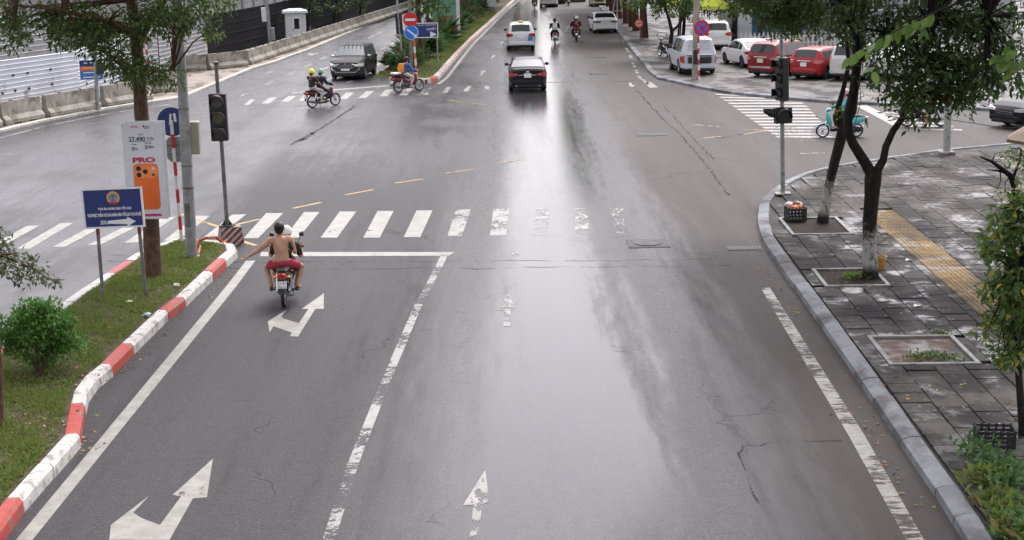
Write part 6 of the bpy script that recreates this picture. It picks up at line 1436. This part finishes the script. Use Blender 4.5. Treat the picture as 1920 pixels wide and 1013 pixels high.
for k in range(64):
    a = k / 63; i = min(len(mk) - 2, 4 + int(a * 5.99)); u = a * 5.99 - int(a * 5.99)
    e = mk[min(i, 9)].lerp(mk[min(i + 1, 10)], u); p = e + Vector((-random.uniform(1.9, 3.2) if k % 3 else -random.uniform(1.5, 2.0), 0, .19)); w_ = k % 3 if k % 5 else 2
    w_ = (0, 1, 0, 1, 0, 2)[k % 6]
    o = pr[w_] if w_ not in used else dup(pr[w_]); used.add(w_); o.location = p; o.rotation_euler = (0, 0, random.uniform(0, 6)); s_ = random.uniform(1.0, 1.6) if k > 6 else random.uniform(.75, 1.1); o.scale = (s_,) * 3
for (a, b) in ((768, 138), (766, 128), (778, 128)):
    p = G(a, b, .19); p.y += 1.2; o = dup(pr[1]); o.location = p; o.scale = (.8, .8, .7)
# --- weeds in the pits and planting strip at the near pavement
def weeds(label, pts, n, ln, lm, z=.14, sp=.2, h=.2):
    cs = []; ds = []
    for (a, b) in pts:
        p = G(a, b, z)
        for _ in range(n):
            cs.append((p.x + random.gauss(0, sp), p.y + random.gauss(0, sp), z + random.uniform(0, h))); ds.append((random.gauss(0, .7), random.gauss(0, .7), random.uniform(.0, 1.0)))
    q = leaf_quads(np.array(cs), np.array(ds), ln, ln * .42, .15); o = link('weeds', quads_mesh('weeds', q), lm); tag(o, label, 'weeds', kind='stuff')
weeds('bright tuft of weeds at the foot of the whitewashed tree', [(1592, 522), (1605, 521)], 110, .08, LEAF_L, .14, .09, .08)
weeds('weeds round the edge of the puddled tree pit', [(1715, 674), (1735, 668), (1765, 626), (1790, 676), (1770, 674), (1752, 670)], 55, .08, LEAF_M, .14, .09, .05)
weeds('leafy weeds in the planting strip by the near pavement', [(1830, 850), (1845, 870), (1870, 880), (1910, 905), (1880, 920), (1900, 960), (1905, 990), (1915, 1000), (1890, 900)], 95, .12, leaf_material('weed_leaf', (.03, .07, .02), (.10, .19, .06), .35), .15, .15, .2)
weeds('long grass blades at the rim of the planting strip', [(1850, 905), (1870, 945), (1890, 975), (1905, 1005)], 140, .2, GRASS, .14, .12, .1)

# --- fallen leaves in the gutters and on the paving
FALL = leaf_material('fallen_leaf', (.10, .06, .025), (.32, .22, .07), .1, .6, (.30, .07, .04), .2)
def fallen(label, runs, n, z, sp):
    cs = []
    for _ in range(n):
        (a, b), (c, d) = random.choice(runs); u = random.random(); p = G(a + (c - a) * u, b + (d - b) * u, z); cs.append((p.x + random.gauss(0, sp), p.y + random.gauss(0, sp), z + .012))
    d = RNG.normal(size=(n, 3)) * [1, 1, .12]; o = link('fallen_leaves', quads_mesh('fallen_leaves', leaf_quads(np.array(cs), d, .075, .045, .1, up=np.array([[0, 0, 1.]]))), FALL); tag(o, label, 'leaves', kind='stuff')
fallen('fallen leaves strewn over the dark corner paving', [((1480, 450), (1800, 470)), ((1560, 560), (1850, 640)), ((1640, 700), (1880, 780)), ((1660, 340), (1880, 360)), ((1600, 540), (1650, 540))], 150, .155, .5)
fallen('fallen leaves along the pavement gutter', [((1500, 610), (1740, 980)), ((1430, 500), (1500, 600))], 70, .004, .14)
fallen('fallen leaves along the island kerb', [((175, 745), (330, 610)), ((170, 800), (160, 860)), ((340, 600), (440, 505))], 55, .004, .12)
fallen('dead leaves lying in the island grass', [((60, 720), (180, 700)), ((120, 640), (260, 540)), ((200, 620), (380, 480)), ((20, 800), (120, 780))], 170, .21, .35)
# ================================================================== HOARDINGS, BARRIERS, BUILDINGS
SHEET = mat('white_sheet_metal', (.58, .60, .66), .42, .2, .08, .6, dirt=(.34, .33, .32), dirt_amt=.1, dscale=1.2)
SHEETG = mat('grey_sheet_metal', (.34, .35, .37), .45, .2, .1, .6)
BLACKS = mat('black_hoarding', (.008, .008, .010), .8, var=.2, nscale=.8, spec=.15)
def ribbed(name, p0, p1, h0, h1, z, m, parent, rib=.15, amp=.02, vertical=False):
    """one sheet between ground points p0 and p1, ribs running along it (or upright)"""
    d = p1 - p0; L = d.length; u = d.normalized(); n = Vector((u.y, -u.x, 0)); vs = []; fs = []
    if vertical:
        k = max(2, int(L / rib) * 2)
        for i in range(k + 1):
            s = i / k; p = p0 + d * s + n * (amp if i % 2 else 0); hh = h0 + (h1 - h0) * s
            vs += [(p.x, p.y, z), (p.x, p.y, z + hh)]
        for i in range(k): fs.append((2 * i, 2 * i + 2, 2 * i + 3, 2 * i + 1))
    else:
        k = max(2, int(max(h0, h1) / rib)); zz = []
        for i in range(k):
            for a, o_ in ((0, 0), (.72, 0), (.8, amp), (.92, amp)): zz.append(((i + a) / k, o_))
        zz.append((1, 0))
        for a, o_ in zz:
            for p, hh in ((p0, h0), (p1, h1)): q = p + n * o_; vs.append((q.x, q.y, z + hh * a))
        for i in range(len(zz) - 1): fs.append((2 * i, 2 * i + 1, 2 * i + 3, 2 * i + 2))
    o = MB().add(vs, fs).build(name, m, parent, 0); sm = o.modifiers.new('t', 'SOLIDIFY'); sm.thickness = .01
    return o
def run(label, pts, hs, m, seg, name='hoarding', vertical=False, z=.1, posts=None, rib=.16, amp=.025):
    t = thing(name, label, 'hoarding', (pts[0].x, pts[0].y, z)); b0 = Vector((pts[0].x, pts[0].y, 0)); t.location.z = 0
    for (p0, h0), (p1, h1) in zip(zip(pts, hs), zip(pts[1:], hs[1:])):
        k = max(1, round((p1 - p0).length / seg))
        for i in range(k):
            a, b = p0.lerp(p1, i / k) - b0, p0.lerp(p1, (i + 1) / k) - b0; j = Vector((0, 0, 0))
            u = (b - a).normalized(); a.z = b.z = 0
            ribbed('panel', a + u * .01, b - u * .01, h0 + (h1 - h0) * i / k + random.uniform(-.03, .03), h0 + (h1 - h0) * (i + 1) / k + random.uniform(-.03, .03), z, m, t, rib, amp, vertical)
            if posts: MB().box((a.x, a.y, z + h0 / 2 - .05), (.07, .07, h0 - .1)).build('post', posts, t)
    return t
def lw(px, py): return G(px, py, .1)
def hgt(px, py, p): return V(px, py, p.y).z - .1
A, B, C, D, E_ = lw(-140, 262), lw(0, 222), lw(150, 193), lw(232, 170), lw(300, 143)
t = run('white corrugated sheet hoarding with bolt holes and blue notice', [A, B, C, D], [2.7, hgt(0, 114, B), hgt(150, 96, C), 3.0], SHEET, 5.5, rib=.2)
for (a, b) in ((24, 141), (51, 137), (94, 130), (4, 175), (28, 170), (54, 166), (97, 158), (58, 194), (97, 190), (162, 157)):
    for P0, P1 in ((A, B), (B, C), (C, D)):
        r = ray(a, b); n = Vector((P1 - P0).yxz); n = Vector((P1.y - P0.y, -(P1.x - P0.x), 0)); s = (P0.x * n.x + P0.y * n.y) / (r.x * n.x + r.y * n.y); q = Vector((r.x * s, r.y * s, CAMH + r.z * s))
        f_ = (q - P0).dot((P1 - P0)) / (P1 - P0).length_squared
        if 0 <= f_ <= 1: MB().box((q.x - A.x + n.normalized().x * .03, q.y - A.y + n.normalized().y * .03, q.z), (.09, .09, .11), bev=.02).build('bolt_hole', BLACKP, t)
run('pale grey sheet hoarding stepping up behind the island tree', [D, E_, lw(388, 112)], [hgt(232, 55, D), hgt(300, 55, E_), hgt(388, 43, lw(388, 112))], SHEETG, 4.5, rib=.22, posts=BLACKP)
F0, F1, F2, F3 = lw(390, 110), lw(520, 78), lw(640, 50), lw(745, 20)
F4 = F3 + (F3 - F2) * .8
run('tall black hoarding along the far construction site', [F0, F1, F2, F3, F4], [hgt(390, 28, F0), hgt(520, 6, F1), 3.2, 3.3, 3.3], BLACKS, 4.0, rib=.6, amp=.012)
# notice on the white hoarding with its pole and small signal
b0 = G(183, 205, .1); Y = b0.y; k = mpp(Y)
t, L = upright('utility_pole', 'slim grey pole with small dark signal before the white hoarding', 'utility pole', b0, V(172, -20, Y)); MB().tube([(0, 0, 0), (0, 0, L)], [.09, .07], 10).build('pole', STEEL, t)
zz = V(186, 127, Y).z - .1; MB().box((.22, -.05, zz), (.3, .22, .55), bev=.03).build('signal_housing', BLACKP, t); MB().tube([(.3, -.1, zz), (.52, -.3, zz + .03)], [.16, .12], 10).build('visor', BLACKP, t)
c = V(171, 131, Y + 1.2); nb = thing('notice_board', 'blue and orange site notice hung on the white hoarding', 'notice', c, rad(14))
w_, h_ = 39 * k * 1.05, 36 * k; MB().box((0, 0, 0), (w_, .03, h_)).build('board', mat('notice_blue', (.04, .16, .42), .45), nb); MB().box((0, -.018, h_ * .33), (w_, .01, h_ * .3)).build('header', SIGNB, nb); MB().box((0, -.02, h_ * .07), (w_ * .96, .01, h_ * .22)).build('orange_band', mat('notice_orange', (.6, .14, .03), .45), nb)
for i in range(4): MB().box((.0, -.024, h_ * (.36 - .24 * i) - (.02 if i else 0)), (w_ * (.6, .8, .7, .75)[i], .006, .045)).build('text_line', SIGNW if i != 1 else mat('notice_yellow', (.7, .5, .1), .5), nb)
# second red-white post and disc far left
b0 = G(283, 165, .1); Y = b0.y; t, L = upright('sign_post', 'red and white post before the grey sheet hoarding', 'sign post', b0, V(272, 72, Y)); striped_post(t, L, .06, 9, True); disc(MB(), (.05, .08, L - .25), .3, -.01, .01).build('disc_back', SIGNBK, t)
# concrete barriers
BAR = mat('barrier_concrete', (.27, .25, .215), .75, var=.25, nscale=2, bump=.35, bscale=18, dirt=(.13, .11, .085), dirt_amt=.3, dscale=1.6, rnd=.12)
def barrier(p0, p1, h=.85, where='black hoarding'):
    d = p1 - p0; L = d.length - .06; t = thing('barrier', 'stained precast concrete barrier in the line along the ' + where, 'barrier', (p0.x, p0.y, .1), math.atan2(-d.x, d.y), 'concrete barriers along the ' + where)
    w_ = .30; pr_ = [(-w_, 0.06), (-w_, .2), (-.14, .38), (-.1, h), (.1, h), (.14, .38), (w_, .2), (w_, .06)]
    vs = [(x, .03, z) for x, z in pr_] + [(x, L, z) for x, z in pr_]; n = len(pr_)
    MB().add(vs, [tuple(range(n - 1, -1, -1)), tuple(range(n, 2 * n))] + [(i, (i + 1) % n, n + (i + 1) % n, n + i) for i in range(n)]).build('body', BAR, t, 20)
    for a in (.12, .5, .88): MB().box((0, .03 + L * a, .03), (w_ * 2 - .06, L * .2, .066)).build('foot', BAR, t)
    for a in (.3, .7): MB().box((0, .03 + L * a, h + .01), (.1, .16, .03)).build('lifting_slot', UNDER, t)
for (a, b), (c, d) in (((-70, 251), (-4, 237)), ((0, 236), (76, 222)), ((84, 221), (182, 203)), ((192, 201), (280, 186))): barrier(lw(a, b), lw(c, d), .95, 'white hoarding')
barrier(lw(228, 157), lw(262, 178), .9, 'gap by the island tree'); barrier(lw(268, 176), lw(330, 171), .9, 'gap by the island tree')
barrier(lw(316, 136), lw(388, 132), .9, 'grey sheet hoarding'); barrier(lw(389, 132), lw(461, 124), .9, 'grey sheet hoarding')
P0, P1 = lw(463, 122), lw(737, 29); nB = 17
for i in range(nB): barrier(P0.lerp(P1, i / nB), P0.lerp(P1, (i + 1) / nB), .85)
for i in range(9): barrier(P1 + (P1 - P0).normalized() * 3.6 * i, P1 + (P1 - P0).normalized() * 3.6 * (i + 1), .85)
# guard booth
p = G(549, 80, .1); bo = thing('guard_booth', 'small white guard booth before the black hoarding', 'booth', (p.x + .1, p.y + 1.0, .1), rad(10))
WB = mat('booth_white', (.66, .68, .70), .45, var=.05)
MB().box((0, 0, 1.02), (1.45, 1.45, 2.04), bev=.02).build('wall', WB, bo); rf = MB().add([(-.92, -.92, 2.05), (.92, -.92, 2.05), (.92, .92, 2.05), (-.92, .92, 2.05), (-.86, -.86, 2.2), (.86, -.86, 2.2), (.86, .86, 2.2), (-.86, .86, 2.2), (-.4, -.3, 2.34), (.4, -.3, 2.34), (.4, .3, 2.34), (-.4, .3, 2.34)], [(3, 2, 1, 0), (0, 1, 5, 4), (1, 2, 6, 5), (2, 3, 7, 6), (3, 0, 4, 7), (4, 5, 9, 8), (5, 6, 10, 9), (6, 7, 11, 10), (7, 4, 8, 11), (8, 9, 10, 11)]).build('roof', mat('booth_roof', (.50, .54, .58), .45), bo, 0)
dr = MB().box((.08, -.74, .95), (.62, .04, 1.8), bev=.01).build('door', SIGNW, bo); MB().box((.08, -.765, 1.3), (.36, .02, .72)).build('pane', GLASS, dr); MB().box((-.16, -.77, .9), (.04, .05, .12)).build('handle', CHROME, dr)
w1 = MB().box((.735, 0, 1.3), (.03, .9, .8)).build('window', SIGNW, bo); MB().box((.755, -.22, 1.3), (.01, .38, .7)).build('pane', GLASS, w1); MB().box((.755, .22, 1.3), (.01, .38, .7)).build('pane', GLASS, w1)
# pole with boxes
b0 = G(504, 92, .1); b0.y += .8; Y = b0.y; t, L = upright('utility_pole', 'grey pole with meter boxes beside the guard booth', 'utility pole', b0, b0 + (V(499, 0, Y) - b0) * 1.8); MB().tube([(0, 0, 0), (0, 0, L)], [.15, .11], 12).build('pole', STEEL, t)
MB().box((-.22, -.1, V(496, 30, Y).z), (.32, .25, .95), bev=.02).build('meter_box', WB, t); MB().box((.24, -.05, V(506, 67, Y).z), (.26, .22, .85), bev=.02).build('meter_box', SIGNBK, t)
# grey shed behind the hoarding
def bside(name, label, p0, p1, h, m, pm, seg=3.2, depth=8):
    d = p1 - p0; t = thing(name, label, 'building', (p0.x, p0.y, 0)); u = d.normalized(); n = Vector((-u.y, u.x, 0))
    MB().add([(0, 0, 0), tuple(d), tuple(d + n * depth), tuple(n * depth)] + [tuple(Vector(q) + Vector((0, 0, h))) for q in ((0, 0, 0), d, d + n * depth, n * depth)], [(0, 1, 5, 4), (1, 2, 6, 5), (2, 3, 7, 6), (3, 0, 4, 7), (4, 5, 6, 7)]).build('wall', m, t, 0)
    k = int(d.length / seg)
    for i in range(k + 1):
        q = d * (i / k) - n * .08; MB().box((q.x, q.y, h / 2), (.16, .16, h)).build('column', pm, t)
        if i < k:
            q2 = q + u * .7 - n * .06; MB().tube([(q.x, q.y, 3.0), (q2.x, q2.y, 4.2)], .05, 6).build('brace', SIGNW, t)
            a, b = d * (i / k), d * ((i + 1) / k)
            for j in range(int(h / .5)): MB().add([tuple(a + u * .1 - n * .03 + Vector((0, 0, j * .5 + .03))), tuple(b - u * .1 - n * .03 + Vector((0, 0, j * .5 + .03))), tuple(b - u * .1 - n * .012 + Vector((0, 0, j * .5 + .47))), tuple(a + u * .1 - n * .012 + Vector((0, 0, j * .5 + .47)))], [(0, 1, 2, 3)]).build('cladding_panel', m, t, 0)
    return t
q0 = F0 + Vector((-4.5, 2, 0)); q1 = F2 + Vector((-5.5, 6, 0)); q0.z = q1.z = 0
bside('site_shed', 'grey panel-clad site building rising above the black hoarding', q0, q1, 8.5, mat('cladding_grey', (.30, .31, .32), .5, var=.12, nscale=.6), SHEETG)
q0 = G(-60, 150); q1 = q0 + Vector((9, 12, 0)); q0 = q0 + Vector((-3, 5, 0)); q1 = q1 + Vector((-4, 6, 0)); q0.z = q1.z = 0
run('rear grey sheet fence with a dark top rail behind the hoarding', [G(-120, 190) + Vector((-1.5, 4, 0)), G(130, 160) + Vector((-2, 6, 0))], [3.3, 3.6], SHEETG, 4., rib=.3)
p = G(-40, 140) + Vector((-6, 12, 0)); rfb = thing('site_office', 'low site building with blue roof edge behind the rear fence', 'building', (p.x, p.y, 0), rad(-15))
MB().box((4, 3, 2.0), (16, 6, 4.0)).build('wall', mat('office_wall', (.4, .38, .36), .6), rfb); MB().box((4, 3, 4.3), (17, 7, .4)).build('roof', mat('blue_roof', (.04, .12, .35), .45), rfb)
for i in range(5): w_ = MB().box((-2.5 + 3 * i, -.02, 2.2), (1.4, .06, 1.2)).build('window', SIGNW, rfb); MB().box((-2.5 + 3 * i, -.06, 2.2), (1.2, .02, 1.0)).build('pane', GLASS, w_)
# palings on the forecourt
fa, fb = G(1392, 96, .13), G(1580, 94, .13); fa.y = fb.y = max(fa.y, fb.y) + 1.5
fa = Vector((V(1390, 60, fa.y).x, fa.y, 0)); fb = Vector((V(1700, 60, fa.y).x, fa.y, 0))
pf = thing('paling_fence', 'white upright metal palings behind the parked cars', 'fence', (fa.x, fa.y, .13)); ln_ = fb.x - fa.x; hp_ = V(1480, 60, fa.y).z - .13
pm = mat('paling_white', (.5, .51, .52), .5); pal = MB().box((0, 0, hp_ / 2), (.12, .03, hp_)).mesh('paling', 0); pal.materials.append(pm); nP = int(ln_ / .27)
for i in range(nP): o = link('paling', pal, None, pf); o.location = (ln_ * i / nP, 0, random.uniform(-.01, .01))
for z in (.35, hp_ - .25): MB().box((ln_ / 2, .035, z), (ln_, .03, .06)).build('rail', pm, pf)
# house behind the palings: blue door, white-framed windows
p = Vector((V(1395, 60, fa.y + 14).x, fa.y + 14, 0)); hs_ = thing('blue_house', 'pale low house with a blue door and white window frames', 'house', p)
PL = mat('plaster', (.36, .37, .38), .7, var=.15, nscale=1.2); BLUEP = mat('blue_paint', (.06, .15, .34), .5, var=.1)
MB().box((9, 3, 2.6), (20, 6, 5.2)).build('wall', PL, hs_)
for x, z, w_, h_, pane in ((.6, 1.0, 1.5, 2.0, False),): dr = MB().box((x + .6, -.04, z), (w_, .1, h_)).build('door', BLUEP, hs_); MB().box((x + 1.0, -.1, z), (.08, .06, .16)).build('handle', CHROME, dr)
MB().box((3.1, -.06, .8), (2.2, .12, 1.6)).build('blue_panel', BLUEP, hs_)
for x in (-.5, 5.8, 9.0, 12.2): w_ = MB().box((x, -.04, 2.3), (1.5, .12, 1.5)).build('window', SIGNW, hs_); MB().box((x - .34, -.11, 2.3), (.58, .03, 1.26)).build('pane', GLASS, w_); MB().box((x + .34, -.11, 2.3), (.58, .03, 1.26)).build('pane', GLASS, w_)
MB().box((9, 3, 5.3), (20.6, 6.6, .3)).build('roof', SIGNBK, hs_)
# stall with yellow parasols, pillars
p = Vector((V(1330, 40, fa.y + 6).x, fa.y + 6, .13))
for i, (a, c, lb) in enumerate((((0, 0), (.45, .52, .05), 'bright yellow-green parasol standing beyond the white hatchback'), ((-1.6, 3), (.5, .5, .12), 'dull yellow parasol farther back on the forecourt'))):
    t = thing('parasol', lb, 'parasol', p + Vector((a[0], a[1], 0))); MB().tube([(0, 0, 0), (0, 0, 3.1)], .03, 8).build('pole', STEELD, t); MB().lathe([(1.3, 2.2), (1.32, 2.4), (.7, 2.85), (.02, 3.1)], 8, cap=False).build('canopy', cloth('yellow_%d' % i, c), t)
for a, lb in ((1390, 'pale square gate pillar beside the brown-leaved tree'), (1402, 'second square gate pillar near the blue door')):
    q = V(a, 60, fa.y + 1); t = thing('gate_pillar', lb, 'pillar', (q.x, fa.y + 1, .13)); MB().box((0, 0, 1.8), (.42, .42, 3.6), bev=.02).build('shaft', PL, t); MB().box((0, 0, 3.65), (.56, .56, .12), bev=.02).build('cap', CONC, t)
# long wall of shopfronts beyond the tree row, and white hoarding beyond the median
q = Vector((fk[0].x + 14, fk[0].y - 30, 0)); t = thing('terrace_building', 'long plain terrace beyond the far pavement trees', 'building', q, rad(-6))
MB().box((5, 45, 4.5), (10, 110, 9)).build('wall', mat('terrace_wall', (.22, .20, .19), .7, var=.25, nscale=.4), t); MB().box((5, 45, 9.15), (10.8, 110.8, .3)).build('roof', SIGNBK, t)
for i in range(18):
    for z in (2.0, 5.6): w_ = MB().box((-.03, -8 + 6 * i, z), (.1, 3.4, 2.0)).build('window', SIGNW, t); MB().box((-.09, -8.8 + 6 * i, z), (.03, 1.5, 1.8)).build('pane', GLASS, w_); MB().box((-.09, -7.2 + 6 * i, z), (.03, 1.5, 1.8)).build('pane', GLASS, w_)
a, b = Vector((-9, 150, 0)), Vector((-3.5, 230, 0))
run('white boarded hoarding seen between the median tree trunks', [a, b], [5, 5], mat('white_board', (.62, .63, .64), .5), 6., rib=.8, amp=.015, z=.0)
# cables hanging by the forked tree
Y = G(1632, 519).y
for i, pts in enumerate(([(1606, 148), (1640, 165), (1668, 180), (1720, 200)], [(1612, 150), (1614, 190), (1604, 230), (1597, 262)], [(1607, 178), (1618, 172), (1620, 180), (1606, 187)])):
    o = MB().tube([V(a, b, Y - .12) for a, b in pts], .008, 5).build('cable', BLACKP); tag(o, ('black cable slung from the forked tree into the foliage', 'thin black cable hanging down beside the forked trunk', 'small loop of black cable on the forked trunk')[i], 'cable')
o = MB().tube([V(a, b, G(1775, 289).y) for a, b in ((1779, 224), (1830, 232), (1880, 240), (1960, 238))], .012, 5).build('cable', BLACKP); tag(o, 'black cable running off from the pale concrete post', 'cable')
